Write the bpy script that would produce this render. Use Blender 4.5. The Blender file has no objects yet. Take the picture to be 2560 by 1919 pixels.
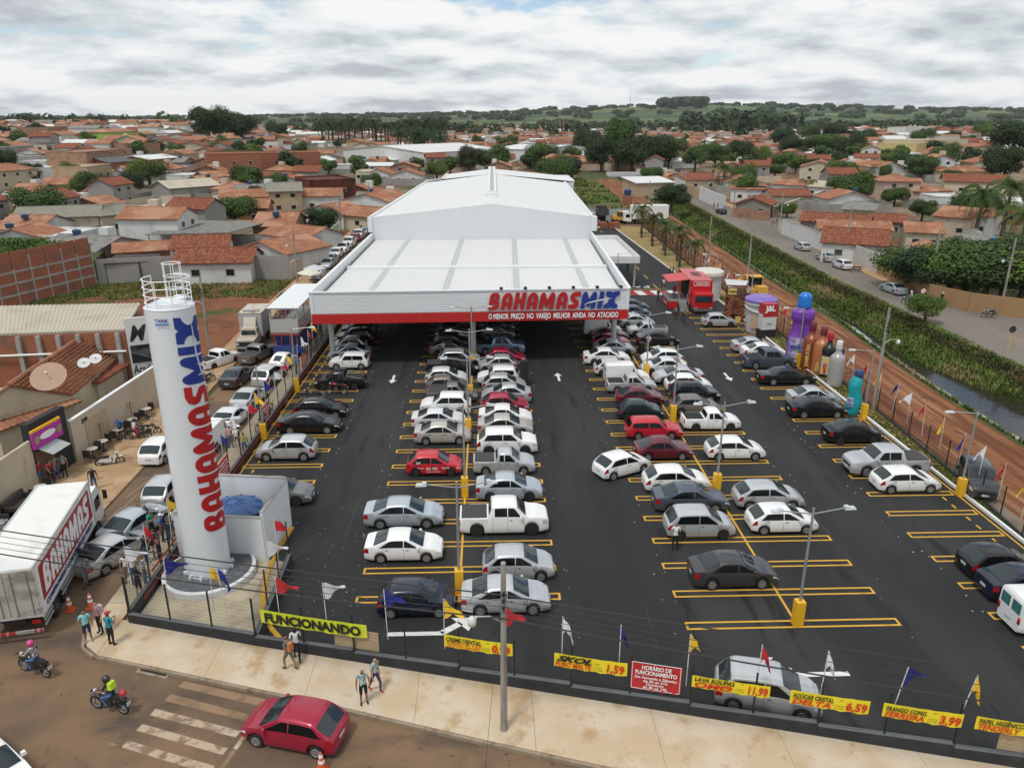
import bpy,bmesh,math,random
from mathutils import Vector,Matrix,noise
R=math.radians
PI=math.pi
rnd=random.Random(11)
scene=bpy.context.scene
COL=scene.collection
CAM_H=22.5
PITCH,YAW=19.3303,1.7921
cam_d=bpy.data.cameras.new('camera')
cam_d.sensor_width=36.0
cam_d.lens=26.72
cam_d.clip_end=20000
cam=bpy.data.objects.new('camera',cam_d)
COL.objects.link(cam)
cam.location=(0,0,CAM_H)
cam.rotation_euler=(R(90-PITCH),0,R(-YAW))
scene.camera=cam
SUN_EL,SUN_AZ=64.0,215.0
world=bpy.data.worlds.new('World')
scene.world=world
world.use_nodes=True
wn,wl=world.node_tree.nodes,world.node_tree.links
wn.clear()
def W(t,**k):
 n=wn.new(t)
 for a,b in k.items():
  setattr(n,a,b)
 return n
def wmath(op,a,b=None,clamp=False):
 n=W('ShaderNodeMath',operation=op,use_clamp=clamp)
 for i,v in enumerate((a,b)):
  if v is None:continue
  if isinstance(v,(int,float)):n.inputs[i].default_value=v
  else:wl.new(v,n.inputs[i])
 return n.outputs[0]
tc=W('ShaderNodeTexCoord')
sep=W('ShaderNodeSeparateXYZ')
wl.new(tc.outputs['Generated'],sep.inputs[0])
zpos=wmath('ADD',wmath('MAXIMUM',sep.outputs[2],0.0),0.19)
def cloudfield(lift,scale,detail,rough,off):
 zz=wmath('ADD',zpos,lift)
 cmb=W('ShaderNodeCombineXYZ')
 wl.new(wmath('DIVIDE',sep.outputs[0],zz),cmb.inputs[0])
 wl.new(wmath('DIVIDE',sep.outputs[1],zz),cmb.inputs[1])
 cmb.inputs[2].default_value=off
 nz=W('ShaderNodeTexNoise',noise_dimensions='3D')
 nz.inputs['Scale'].default_value=scale
 nz.inputs['Detail'].default_value=detail
 nz.inputs['Roughness'].default_value=rough
 wl.new(cmb.outputs[0],nz.inputs['Vector'])
 return nz.outputs['Fac']
def wramp(v,stops):
 r=W('ShaderNodeValToRGB')
 e=r.color_ramp.elements
 e[0].position,e[0].color=stops[0][0],(*stops[0][1],1)
 e[1].position,e[1].color=stops[1][0],(*stops[1][1],1)
 for p,c in stops[2:]:
  x=e.new(p);x.color=(*c,1)
 wl.new(v,r.inputs[0])
 return r.outputs[0]
d0=cloudfield(0.0,1.75,12,0.57,3.1)
d1=cloudfield(0.019,1.75,6,0.5,3.1)
d2=cloudfield(0.0,0.65,3,0.5,9.4)
d3=cloudfield(0.0,4.2,8,0.6,1.7)
lit=wmath('MULTIPLY',wmath('SUBTRACT',d0,d1),2.6)
thick=wmath('MULTIPLY',wmath('SUBTRACT',d2,0.5),0.9)
fine=wmath('MULTIPLY',wmath('SUBTRACT',d3,0.5),0.5)
shade=wmath('ADD',wmath('SUBTRACT',wmath('ADD',lit,0.565),thick),fine,True)
cloud_col=wramp(shade,[(0.10,(0.52,0.56,0.60)),(0.36,(0.70,0.755,0.79)),(0.56,(0.86,0.905,0.92)),(0.78,(1.0,1.0,1.0))])
low=wmath('MULTIPLY',wmath('MAXIMUM',wmath('SUBTRACT',0.13,sep.outputs[2]),0.0),1.2)
mask=wramp(wmath('ADD',wmath('ADD',d0,wmath('MULTIPLY',d2,0.30)),low),[(0.535,(0,0,0)),(0.61,(1,1,1))])
sky=W('ShaderNodeTexSky',sky_type='NISHITA',sun_disc=False)
sky.sun_elevation=R(SUN_EL)
sky.sun_rotation=R(SUN_AZ)
sky.altitude=700
sky.air_density=1.0
sky.dust_density=0.6
bg1=W('ShaderNodeBackground');bg1.inputs[1].default_value=0.13
wl.new(sky.outputs[0],bg1.inputs[0])
bg2=W('ShaderNodeBackground');bg2.inputs[1].default_value=0.95
wl.new(cloud_col,bg2.inputs[0])
mix=W('ShaderNodeMixShader')
wl.new(mask,mix.inputs[0]);wl.new(bg1.outputs[0],mix.inputs[1]);wl.new(bg2.outputs[0],mix.inputs[2])
wo=W('ShaderNodeOutputWorld')
wl.new(mix.outputs[0],wo.inputs[0])
sun_d=bpy.data.lights.new('sun','SUN')
sun_d.energy=2.0
sun_d.angle=R(11)
sun_d.color=(1.0,0.965,0.91)
sun=bpy.data.objects.new('sun',sun_d)
COL.objects.link(sun)
sv=Vector((math.sin(R(SUN_AZ))*math.cos(R(SUN_EL)),math.cos(R(SUN_AZ))*math.cos(R(SUN_EL)),math.sin(R(SUN_EL))))
sun.rotation_euler=sv.to_track_quat('Z','Y').to_euler()
sun.location=(0,0,120)
scene.cycles.max_bounces=5
scene.cycles.diffuse_bounces=3
scene.cycles.glossy_bounces=3
scene.cycles.transmission_bounces=4
scene.cycles.transparent_max_bounces=8
scene.cycles.caustics_reflective=False
scene.cycles.caustics_refractive=False
world.cycles.sampling_method='MANUAL'
world.cycles.sample_map_resolution=512
vs=scene.view_settings
vs.view_transform='Standard'
vs.look='None'
vs.exposure=0.0
vs.gamma=1.0
vs.use_curve_mapping=False
_f,_S=1900.0,2560/2212
_cp,_sp,_cw,_sw=math.cos(R(PITCH)),math.sin(R(PITCH)),math.cos(R(YAW)),math.sin(R(YAW))
def _ray(dx,dy):
 a=(dx*_S-1280)/_f;b=-(dy*_S-959.5)/_f
 fw=(_sw*_cp,_cw*_cp,-_sp);up=(_sw*_sp,_cw*_sp,_cp)
 return (fw[0]+a*_cw+b*up[0],fw[1]-a*_sw+b*up[1],fw[2]+b*up[2])
def G(dx,dy,z=0.0):
 d=_ray(dx,dy);t=(z-CAM_H)/d[2]
 return (d[0]*t,d[1]*t)
def ss(t):
 t=max(0.0,min(1.0,t));return t*t*(3-2*t)
def hill(k):
 pts=[(-2,30),(-0.45,16),(-0.28,24),(-0.12,30),(0.0,38),(0.1,56),(0.2,68),(0.3,76),(0.42,68),(0.6,54),(2,40)]
 for (a,ha),(b,hb) in zip(pts,pts[1:]):
  if a<=k<=b:
   return ha+(hb-ha)*ss((k-a)/(b-a))
 return 30
def terrain(x,y):
 if y<150:return 0.0
 k=x/y
 z=12.5*ss((y-190)/330)*ss((-k-0.16)/0.24)*(1-ss((y-900)/900))
 z+=5.0*ss((y-170)/250)*ss((k-0.36)/0.2)*(1-ss((y-900)/900))
 if y>1500:
  z+=hill(k)*ss((y-1500)/2300)
 return z
def GT(dx,dy):
 z=0.0
 for _ in range(12):
  x,y=G(dx,dy,z)
  z=0.5*z+0.5*terrain(x,y)
 return (x,y,terrain(x,y))
MATS={}
def mat(name,col=(0.5,0.5,0.5),rough=0.6,metal=0.0,var=0.10,scale=2.0,bump=0.0,bscale=40.0,coat=0.0,spec=0.5,emit=0.0,trans=0.0,alpha=1.0,col2=None,sharp=0.25,coord='Object',bdist=0.01):
 if name in MATS:return MATS[name]
 m=bpy.data.materials.new(name);m.use_nodes=True
 nt=m.node_tree;N,L=nt.nodes,nt.links
 b=N['Principled BSDF']
 b.inputs['Roughness'].default_value=rough
 b.inputs['Metallic'].default_value=metal
 b.inputs['Coat Weight'].default_value=coat
 b.inputs['Coat Roughness'].default_value=0.06
 b.inputs['Specular IOR Level'].default_value=spec
 b.inputs['Transmission Weight'].default_value=trans
 b.inputs['Alpha'].default_value=alpha
 t=N.new('ShaderNodeTexCoord')
 nz=N.new('ShaderNodeTexNoise')
 nz.inputs['Scale'].default_value=scale;nz.inputs['Detail'].default_value=6;nz.inputs['Roughness'].default_value=0.62
 L.new(t.outputs[coord],nz.inputs['Vector'])
 rp=N.new('ShaderNodeValToRGB')
 c2=col2 or tuple(min(1,c*(1+var)) for c in col)
 c1=col if col2 else tuple(c*(1-var) for c in col)
 rp.color_ramp.elements[0].position=0.5-sharp;rp.color_ramp.elements[0].color=(*c1,1)
 rp.color_ramp.elements[1].position=0.5+sharp;rp.color_ramp.elements[1].color=(*c2,1)
 L.new(nz.outputs['Fac'],rp.inputs[0])
 L.new(rp.outputs[0],b.inputs['Base Color'])
 if emit:
  L.new(rp.outputs[0],b.inputs['Emission Color']);b.inputs['Emission Strength'].default_value=emit
 if bump:
  n2=N.new('ShaderNodeTexNoise');n2.inputs['Scale'].default_value=bscale;n2.inputs['Detail'].default_value=4
  L.new(t.outputs[coord],n2.inputs['Vector'])
  bp=N.new('ShaderNodeBump');bp.inputs['Strength'].default_value=bump;bp.inputs['Distance'].default_value=bdist
  L.new(n2.outputs['Fac'],bp.inputs['Height']);L.new(bp.outputs[0],b.inputs['Normal'])
 MATS[name]=m
 return m
def mat_layers(name,layers,rough=0.9,bump=0.3,bscale=12.0,bdist=0.03,coord='Object',spec=0.3):
 """base colour + layers: (colour, noise scale, stretch(x,y,z), low, high)"""
 if name in MATS:return MATS[name]
 m=bpy.data.materials.new(name);m.use_nodes=True
 nt=m.node_tree;N,L=nt.nodes,nt.links
 b=N['Principled BSDF'];b.inputs['Roughness'].default_value=rough;b.inputs['Specular IOR Level'].default_value=spec
 t=N.new('ShaderNodeTexCoord')
 cur=N.new('ShaderNodeRGB');cur.outputs[0].default_value=(*layers[0][0],1);cur=cur.outputs[0]
 for col,sc,st,lo,hi in layers[1:]:
  mp=N.new('ShaderNodeMapping');mp.inputs['Scale'].default_value=st
  mp.inputs['Location'].default_value=(sc*3.7,col[0]*91,0)
  L.new(t.outputs[coord],mp.inputs['Vector'])
  nz=N.new('ShaderNodeTexNoise');nz.inputs['Scale'].default_value=sc;nz.inputs['Detail'].default_value=7;nz.inputs['Roughness'].default_value=0.62
  L.new(mp.outputs[0],nz.inputs['Vector'])
  mr=N.new('ShaderNodeMapRange');mr.inputs['From Min'].default_value=lo;mr.inputs['From Max'].default_value=hi;mr.interpolation_type='SMOOTHSTEP'
  L.new(nz.outputs['Fac'],mr.inputs['Value'])
  mx=N.new('ShaderNodeMix');mx.data_type='RGBA'
  L.new(mr.outputs[0],mx.inputs['Factor']);L.new(cur,mx.inputs[6]);mx.inputs[7].default_value=(*col,1)
  cur=mx.outputs[2]
 L.new(cur,b.inputs['Base Color'])
 n2=N.new('ShaderNodeTexNoise');n2.inputs['Scale'].default_value=bscale;n2.inputs['Detail'].default_value=5
 L.new(t.outputs[coord],n2.inputs['Vector'])
 bp=N.new('ShaderNodeBump');bp.inputs['Strength'].default_value=bump;bp.inputs['Distance'].default_value=bdist
 L.new(n2.outputs['Fac'],bp.inputs['Height']);L.new(bp.outputs[0],b.inputs['Normal'])
 MATS[name]=m
 return m
def mat_brick(name,c1,c2,mortar,scale=1.0,bw=0.39,bh=0.19,dirt=(0.12,0.1,0.08),rough=0.9):
 """hollow-brick masonry laid in the object's own x/y across and z up"""
 if name in MATS:return MATS[name]
 m=bpy.data.materials.new(name);m.use_nodes=True
 nt=m.node_tree;N,L=nt.nodes,nt.links
 b=N['Principled BSDF'];b.inputs['Roughness'].default_value=rough
 t=N.new('ShaderNodeTexCoord');s=N.new('ShaderNodeSeparateXYZ');L.new(t.outputs['Object'],s.inputs[0])
 ad=N.new('ShaderNodeMath');L.new(s.outputs[0],ad.inputs[0]);L.new(s.outputs[1],ad.inputs[1])
 c=N.new('ShaderNodeCombineXYZ');L.new(ad.outputs[0],c.inputs[0]);L.new(s.outputs[2],c.inputs[1])
 br=N.new('ShaderNodeTexBrick');L.new(c.outputs[0],br.inputs['Vector'])
 br.inputs['Scale'].default_value=scale;br.inputs['Brick Width'].default_value=bw;br.inputs['Row Height'].default_value=bh
 br.inputs['Mortar Size'].default_value=0.012
 br.inputs['Color1'].default_value=(*c1,1);br.inputs['Color2'].default_value=(*c2,1);br.inputs['Mortar'].default_value=(*mortar,1)
 nz=N.new('ShaderNodeTexNoise');nz.inputs['Scale'].default_value=0.7;nz.inputs['Detail'].default_value=7
 L.new(t.outputs['Object'],nz.inputs['Vector'])
 mr=N.new('ShaderNodeMapRange');mr.inputs['From Min'].default_value=0.48;mr.inputs['From Max'].default_value=0.78
 L.new(nz.outputs['Fac'],mr.inputs['Value'])
 mx=N.new('ShaderNodeMix');mx.data_type='RGBA'
 L.new(mr.outputs[0],mx.inputs['Factor']);L.new(br.outputs['Color'],mx.inputs[6]);mx.inputs[7].default_value=(*dirt,1)
 L.new(mx.outputs[2],b.inputs['Base Color'])
 bp=N.new('ShaderNodeBump');bp.inputs['Strength'].default_value=0.5;bp.inputs['Distance'].default_value=0.012
 inv=N.new('ShaderNodeMath');inv.operation='SUBTRACT';inv.inputs[0].default_value=1.0;L.new(br.outputs['Fac'],inv.inputs[1])
 L.new(inv.outputs[0],bp.inputs['Height']);L.new(bp.outputs[0],b.inputs['Normal'])
 MATS[name]=m
 return m
class MB:
 def __init__(s):
  s.v,s.f,s.m=[],[],[]
 def add(s,vs,fs,mi=0):
  n=len(s.v);s.v+=[tuple(p) for p in vs]
  for q in fs:
   s.f.append(tuple(i+n for i in q));s.m.append(mi)
  return s
 def box(s,c,d,rz=0.0,mi=0,taper=1.0,M4=None):
  x,y,z=d[0]/2,d[1]/2,d[2]/2
  vs=[]
  for k,t in ((-1,1.0),(1,taper)):
   for a,b in ((-1,-1),(1,-1),(1,1),(-1,1)):
    vs.append(Vector((a*x*t,b*y*t,k*z)))
  m=Matrix.Translation(Vector(c))@Matrix.Rotation(rz,4,'Z')
  if M4 is not None:m=M4@m
  s.add([m@p for p in vs],[(3,2,1,0),(4,5,6,7),(0,1,5,4),(1,2,6,5),(2,3,7,6),(3,0,4,7)],mi)
  return s
 def bar(s,p,q,w,h=None,mi=0):
  h=h or w
  p,q=Vector(p),Vector(q);d=q-p;L=d.length
  if L<1e-6:return s
  qd=d.to_track_quat('X','Z')
  m=Matrix.Translation((p+q)/2)@qd.to_matrix().to_4x4()
  return s.box((0,0,0),(L,w,h),0,mi,1.0,m)
 def tube(s,pts,r,n=8,mi=0,caps=True):
  pts=[Vector(p) for p in pts]
  rs=r if isinstance(r,(list,tuple)) else [r]*len(pts)
  base=len(s.v);ref=None
  for i,p in enumerate(pts):
   a=pts[max(i-1,0)];b=pts[min(i+1,len(pts)-1)]
   d=(b-a).normalized()
   if ref is None or abs(d.dot(ref))>0.98:
    ref=Vector((0,0,1)) if abs(d.z)<0.9 else Vector((1,0,0))
   u=d.cross(ref).normalized();w=u.cross(d).normalized();ref=w
   for k in range(n):
    t=2*PI*k/n
    s.v.append(tuple(p+(u*math.cos(t)+w*math.sin(t))*rs[i]))
  for i in range(len(pts)-1):
   for k in range(n):
    a=base+i*n+k;b=base+i*n+(k+1)%n
    s.f.append((a,b,b+n,a+n));s.m.append(mi)
  if caps:
   s.f.append(tuple(base+k for k in range(n-1,-1,-1)));s.m.append(mi)
   e=base+(len(pts)-1)*n
   s.f.append(tuple(e+k for k in range(n)));s.m.append(mi)
  return s
 def lathe(s,prof,n=16,c=(0,0,0),mi=0,M4=None,sx=1.0,sy=1.0):
  base=len(s.v)
  for r,z in prof:
   for k in range(n):
    t=2*PI*k/n
    p=Vector((c[0]+r*math.cos(t)*sx,c[1]+r*math.sin(t)*sy,c[2]+z))
    s.v.append(tuple(M4@p if M4 is not None else p))
  for i in range(len(prof)-1):
   for k in range(n):
    a=base+i*n+k;b=base+i*n+(k+1)%n
    s.f.append((a,b,b+n,a+n));s.m.append(mi)
  s.f.append(tuple(base+k for k in range(n-1,-1,-1)));s.m.append(mi)
  e=base+(len(prof)-1)*n
  s.f.append(tuple(e+k for k in range(n)));s.m.append(mi)
  return s
 def prism(s,poly,z0,z1,mi=0,top=True):
  n=len(poly)
  vs=[(p[0],p[1],z0) for p in poly]+[(p[0],p[1],z1) for p in poly]
  fs=[tuple(range(n,2*n)),tuple(range(n-1,-1,-1))]
  fs+=[(i,(i+1)%n,(i+1)%n+n,i+n) for i in range(n)]
  return s.add(vs,fs,mi)
 def slab(s,pts,th,mi=0):
  """flat or sloping panel with thickness th along its normal (below the given face)"""
  pts=[Vector(p) for p in pts];n=len(pts)
  nr=(pts[1]-pts[0]).cross(pts[2]-pts[0]).normalized()
  vs=[p for p in pts]+[p-nr*th for p in pts]
  fs=[tuple(range(n)),tuple(range(2*n-1,n-1,-1))]
  fs+=[((i+1)%n,i,i+n,(i+1)%n+n) for i in range(n)]
  return s.add(vs,fs,mi)
 def quad(s,a,b,c,d,mi=0):
  return s.add([a,b,c,d],[(0,1,2,3)],mi)
 def mesh(s,name,mats,smooth=None):
  me=bpy.data.meshes.new(name)
  me.from_pydata(s.v,[],s.f)
  for m in (mats if isinstance(mats,(list,tuple)) else [mats]):me.materials.append(m)
  me.polygons.foreach_set('material_index',s.m)
  if smooth is not None:
   me.polygons.foreach_set('use_smooth',[True]*len(me.polygons))
   if smooth<179:me.set_sharp_from_angle(angle=R(smooth))
  me.update()
  return me
 def build(s,name,mats,parent=None,smooth=None,loc=None,rz=0.0):
  return link(name,s.mesh(name,mats,smooth),parent,loc,rz)
def link(name,me,parent=None,loc=None,rz=0.0):
 o=bpy.data.objects.new(name,me);COL.objects.link(o)
 if parent is not None:o.parent=parent
 if loc is not None:o.location=loc
 if rz:o.rotation_euler=(0,0,rz)
 return o
def tag(o,label=None,cat=None,group=None,kind=None):
 if label:o['label']=label
 if cat:o['category']=cat
 if group:o['group']=group
 if kind:o['kind']=kind
 return o
def thing(name,label,cat,loc=(0,0,0),rz=0.0,group=None):
 o=link(name,None,None,loc,rz)
 return tag(o,label,cat,group)
def struct(name,mb,mats,loc=None,smooth=None):
 return tag(mb.build(name,mats,None,smooth,loc),kind='structure')
def dup(root,loc,rz=0.0,label=None,group=None,scale=None):
 r=root.copy();COL.objects.link(r);r.location=loc;r.rotation_euler=(0,0,rz)
 if scale is not None:r.scale=scale if isinstance(scale,tuple) else (scale,)*3
 if label:r['label']=label
 if group:r['group']=group
 for ch in root.children:
  c=ch.copy();COL.objects.link(c);c.parent=r
  for gch in ch.children:
   d=gch.copy();COL.objects.link(d);d.parent=c
 return r
def omat(o,m,slot=0):
 o.material_slots[slot].link='OBJECT';o.material_slots[slot].material=m
ORD=['first','second','third','fourth','fifth','sixth','seventh','eighth','ninth','tenth','eleventh','twelfth','thirteenth','fourteenth','fifteenth','sixteenth','seventeenth','eighteenth','nineteenth','twentieth','twenty-first','twenty-second','twenty-third','twenty-fourth','twenty-fifth','twenty-sixth','twenty-seventh','twenty-eighth','twenty-ninth','thirtieth','thirty-first','thirty-second','thirty-third','thirty-fourth','thirty-fifth','thirty-sixth']
_txt={}
_tmp=bpy.data.scenes.new('drafting')
def tmp_dg(o):
 _tmp.collection.objects.link(o);_tmp.view_layers[0].update()
 return _tmp.view_layers[0].depsgraph
def text_mesh(body,size=1.0,bold=0.0,shear=0.0,extrude=0.003,align='LEFT',spacing=1.0,wscale=1.0,m=None):
 key=(body,size,bold,shear,extrude,align,spacing,wscale,m.name if m else '')
 if key in _txt:return _txt[key]
 cu=bpy.data.curves.new('lettering','FONT')
 cu.body=body;cu.size=size;cu.offset=bold;cu.shear=shear;cu.extrude=extrude
 cu.align_x=align;cu.space_character=spacing;cu.resolution_u=3
 o=bpy.data.objects.new('lettering',cu);dg=tmp_dg(o)
 me=bpy.data.meshes.new_from_object(o.evaluated_get(dg))
 me.transform(Matrix.Rotation(PI/2,4,'X')@Matrix.Diagonal((wscale,1,1,1)))
 me.materials.clear()
 if m:me.materials.append(m)
 bpy.data.objects.remove(o)
 _txt[key]=me
 return me
M_white=mat('white_paint',(0.80,0.81,0.81),0.45,var=0.03,scale=0.6)
M_black=mat('black_plastic',(0.015,0.015,0.016),0.5,var=0.2)
M_steel=mat('galvanised_steel',(0.42,0.43,0.44),0.42,metal=0.6,var=0.12,scale=5)
M_yellow=mat('yellow_paint',(0.80,0.43,0.02),0.5,var=0.08,scale=3)
M_red=mat('red_paint',(0.50,0.018,0.016),0.42,var=0.07)
M_blue=mat('blue_paint',(0.012,0.03,0.22),0.42,var=0.07)
M_conc=mat_layers('concrete',[((0.36,0.34,0.31),),((0.24,0.22,0.20),1.5,(1,1,1),0.45,0.7)],0.9,0.25,20)
M_wood=mat_layers('pole_concrete',[((0.33,0.31,0.28),),((0.17,0.14,0.11),1.2,(3,3,0.5),0.45,0.75)],0.9,0.3,25)
M_dark_wall=mat_layers('charcoal_wall_paint',[((0.030,0.032,0.036),),((0.052,0.054,0.058),1.0,(1,1,1),0.45,0.7)],0.75,0.1,30)
M_post=mat('dark_green_post',(0.008,0.017,0.013),0.5)
M_glassd=mat('dark_glass',(0.012,0.015,0.018),0.06,var=0.2,scale=0.5,spec=0.8)
# GROUND
def lerpk(pts,t):
 if t<=pts[0][0]:return pts[0][1]
 for (a,x),(b,y) in zip(pts,pts[1:]):
  if t<=b:return x+(y-x)*(t-a)/(b-a)
 return pts[-1][1]
WL=[(10,40.5),(52,41.0),(60,41.0),(75,41.9),(86,43.0),(100,43.2),(115,43.6),(200,47.6),(300,52.6),(340,54.5)]
WR=[(10,51.0),(52,49.8),(60,48.6),(64,46.6),(75,43.9),(86,44.7),(100,44.9),(115,45.3),(200,49.2),(300,54.2),(340,56)]
RN=[(10,54.0),(45,52.5),(64,50.6),(110,50.6),(160,52.9),(240,56.9),(300,60.0),(400,66)]
RF=[(10,64),(80,61.5),(94,57.2),(110,57.0),(140,59.4),(165,61.5),(212,64.5),(300,67.5),(400,74)]
def creek_z(x,y):
 if y>345 or x<34 or x>70:return 0.0
 l,r,t=lerpk(WL,y),lerpk(WR,y),lerpk(RN,y)-0.9
 wob=0.35*noise.noise((x*0.3,y*0.25,1.3))+0.15*noise.noise((x,y,4.0))
 if x<l-2.2 or x>t:return 0.0
 if x<l:return -1.9*ss((x-l+2.2)/2.2)+wob*0.3
 if x<=r:return -2.2
 k=(x-r)/max(0.6,t-r)
 if k<0.62:return -1.9+1.25*(k/0.62)**0.8+wob*0.6
 return -0.65+0.75*ss((k-0.62)/0.3)+wob*0.25
def lin(a,b,s):
 n=max(1,int(round((b-a)/s)));return [a+(b-a)*i/n for i in range(n)]
xs=lin(-4200,-600,300)+lin(-600,-120,40)+lin(-120,34,11)+lin(34,62,0.55)+lin(62,140,13)+lin(140,700,40)+lin(700,5000,300)+[5000]
ys=lin(-60,14,15)+lin(14,140,1.8)+lin(140,345,4)+lin(345,800,30)+lin(800,1500,70)+lin(1500,6600,170)+[6600]
gm=MB()
for y in ys:
 for x in xs:
  gm.v.append((x,y,terrain(x,y)+creek_z(x,y)-(0.0 if y<6000 else 60.0)))
nx=len(xs)
for j in range(len(ys)-1):
 for i in range(nx-1):
  a=j*nx+i
  gm.f.append((a,a+1,a+1+nx,a+nx))
  ym,xm=ys[j],(xs[i]+xs[i+1])/2
  gm.m.append(2 if ym>1450 else (1 if (36<xm<53 and ym<345) else 0))
M_town=mat_layers('town_soil',[((0.17,0.075,0.038),),((0.24,0.19,0.14),0.05,(1,1,1),0.42,0.6),((0.055,0.085,0.022),0.09,(1,1,1),0.5,0.62),((0.10,0.045,0.025),0.6,(1,1,1),0.5,0.75)],0.95,0.4,3)
M_bank=mat_layers('creek_bank_soil',[((0.045,0.058,0.017),),((0.075,0.085,0.022),0.35,(1,1,1),0.42,0.62),((0.15,0.115,0.05),0.22,(1,0.5,1),0.55,0.72),((0.05,0.03,0.018),0.7,(1,1,1),0.58,0.75)],0.95,0.8,5,0.1)
M_field=mat_layers('far_fields',[((0.075,0.115,0.035),),((0.035,0.062,0.026),0.0016,(1,3,1),0.45,0.5),((0.125,0.150,0.048),0.0011,(1,4,1),0.53,0.56),((0.14,0.075,0.045),0.0014,(1,5,1),0.60,0.63),((0.022,0.042,0.020),0.006,(1,3,1),0.58,0.66)],1.0,0.0)
ground=struct('ground',gm,[M_town,M_bank,M_field],smooth=180)
M_water=mat('creek_water',(0.030,0.029,0.020),0.10,var=0.35,scale=0.4,bump=0.2,bscale=1.6,spec=0.4,bdist=0.05)
M_foam=mat_layers('creek_shallows',[((0.20,0.21,0.21),),((0.48,0.50,0.50),1.2,(1,0.4,1),0.42,0.6),((0.07,0.065,0.05),0.6,(1,0.3,1),0.6,0.7)],0.25,0.3,5)
wm=MB()
yy=lin(12,70,3)+lin(70,340,5)+[340]
for a,b in zip(yy,yy[1:]):
 wm.quad((lerpk(WL,a)-0.5,a,-1.62),(lerpk(WR,a)+0.8,a,-1.62),(lerpk(WR,b)+0.8,b,-1.62),(lerpk(WL,b)-0.5,b,-1.62))
struct('creek_water',wm,M_water)
wm=MB();prev=None
for k in range(260):
 y=64+k*1.05;w_=(0.9+0.45*noise.noise((y*0.35,2,0))+0.3*noise.noise((y*1.3,5,0)))*ss((y-64)/14)
 c_=lerpk(WL,y)+0.15+0.5*max(0.1,w_)+0.2*noise.noise((y*0.2,9,0));p=((c_-w_*0.62,y,-1.605),(c_+w_*0.62,y,-1.605))
 if prev:wm.quad(prev[0],prev[1],p[1],p[0])
 prev=p
struct('creek_shallows',wm,M_foam)
lip=MB()
yl=lin(30,70,1.7)
for k,a in enumerate(yl[:-1]):
 b=yl[k+1]
 x0,x1=lerpk(WL,a)-0.55,lerpk(WL,b)-0.55
 o1=0.08*math.sin(k*2.1)
 lip.box(((x0+x1)/2+o1,(a+b)/2,-1.25+0.05*math.sin(k*1.7)),(0.5,b-a-0.05,1.0),math.atan2(x0-x1,b-a))
tag(lip.build('channel_lip',M_conc),'low pale concrete lip along the creek beside the dirt track','channel lip')
def sheet(name,poly,m,z=0.01,parent=None):
 q=MB();q.add([(p[0],p[1],z) for p in poly],[tuple(range(len(poly)))])
 o=q.build(name,m,parent)
 if parent is None:tag(o,kind='structure')
 return o
def ribbon(name,left,right,m,z):
 q=MB()
 for (a,b),(c,d) in zip(zip(left,right),list(zip(left,right))[1:]):
  q.quad((*a,z),(*b,z),(*d,z),(*c,z))
 return tag(q.build(name,m),kind='structure')
M_asph=mat_layers('fresh_asphalt',[((0.0195,0.0195,0.0205),),((0.034,0.0335,0.033),0.16,(1,0.22,1),0.42,0.64),((0.012,0.012,0.013),0.9,(1,0.12,1),0.54,0.68),((0.045,0.043,0.041),1.4,(1,0.05,1),0.62,0.74),((0.008,0.008,0.009),1.1,(1,1,1),0.66,0.72),((0.085,0.062,0.045),0.12,(1,1,1),0.66,0.8)],0.82,0.35,90,0.012,spec=0.35)
M_street=mat_layers('dusty_street',[((0.135,0.092,0.062),),((0.205,0.128,0.073),0.16,(1,1,1),0.42,0.62),((0.090,0.066,0.050),0.3,(0.5,1,1),0.52,0.68),((0.26,0.155,0.085),0.5,(1,1,1),0.62,0.78),((0.07,0.055,0.043),2.5,(1,1,1),0.62,0.7)],0.9,0.3,60,0.01)
M_road=mat_layers('worn_road',[((0.19,0.165,0.14),),((0.15,0.13,0.112),0.12,(1,0.25,1),0.42,0.62),((0.23,0.18,0.135),0.2,(1,0.4,1),0.58,0.72)],0.92,0.3,50,0.01)
M_dirt=mat_layers('red_dirt_track',[((0.235,0.094,0.040),),((0.135,0.048,0.022),1.1,(1,0.05,1),0.44,0.58),((0.33,0.165,0.080),1.6,(1,0.035,1),0.52,0.64),((0.10,0.043,0.024),0.6,(1,0.5,1),0.55,0.68)],0.97,0.9,6,0.12)
M_lawn=mat_layers('dry_lawn',[((0.30,0.205,0.085),),((0.20,0.17,0.055),0.3,(1,0.6,1),0.45,0.62),((0.095,0.125,0.03),0.2,(1,0.5,1),0.58,0.7)],0.97,0.6,25,0.03)
M_pave=mat_layers('dusty_concrete_pavement',[((0.50,0.385,0.255),),((0.565,0.47,0.36),0.35,(1,1,1),0.40,0.6),((0.42,0.29,0.165),0.7,(1,1,1),0.52,0.68),((0.36,0.27,0.175),3.0,(1,1,1),0.6,0.78)],0.92,0.15,50,0.006)
M_soil=mat_layers('red_soil_lot',[((0.20,0.078,0.036),),((0.13,0.050,0.026),0.3,(1,1,1),0.45,0.65),((0.055,0.075,0.02),0.16,(1,1,1),0.52,0.64),((0.25,0.17,0.10),0.6,(1,1,1),0.62,0.75)],0.97,0.8,8,0.08)
FW=[(-17.0,30.6),(-10.6,28.75),(44.0,14.55)]
def fw_y(x):
 return FW[0][1]+(x-FW[0][0])*(FW[1][1]-FW[0][1])/(FW[1][0]-FW[0][0]) if x<FW[1][0] else FW[1][1]+(x-FW[1][0])*(FW[2][1]-FW[1][1])/(FW[2][0]-FW[1][0])
KB=[(-18.75,110),(-18.75,31.2),(-18.62,29.7),(-18.25,28.85),(-17.5,28.25),(-14.7,27.42),(-10.1,26.0),(-7.2,25.12),(-0.3,22.85),(4.0,21.5),(44,9.4)]
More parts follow.
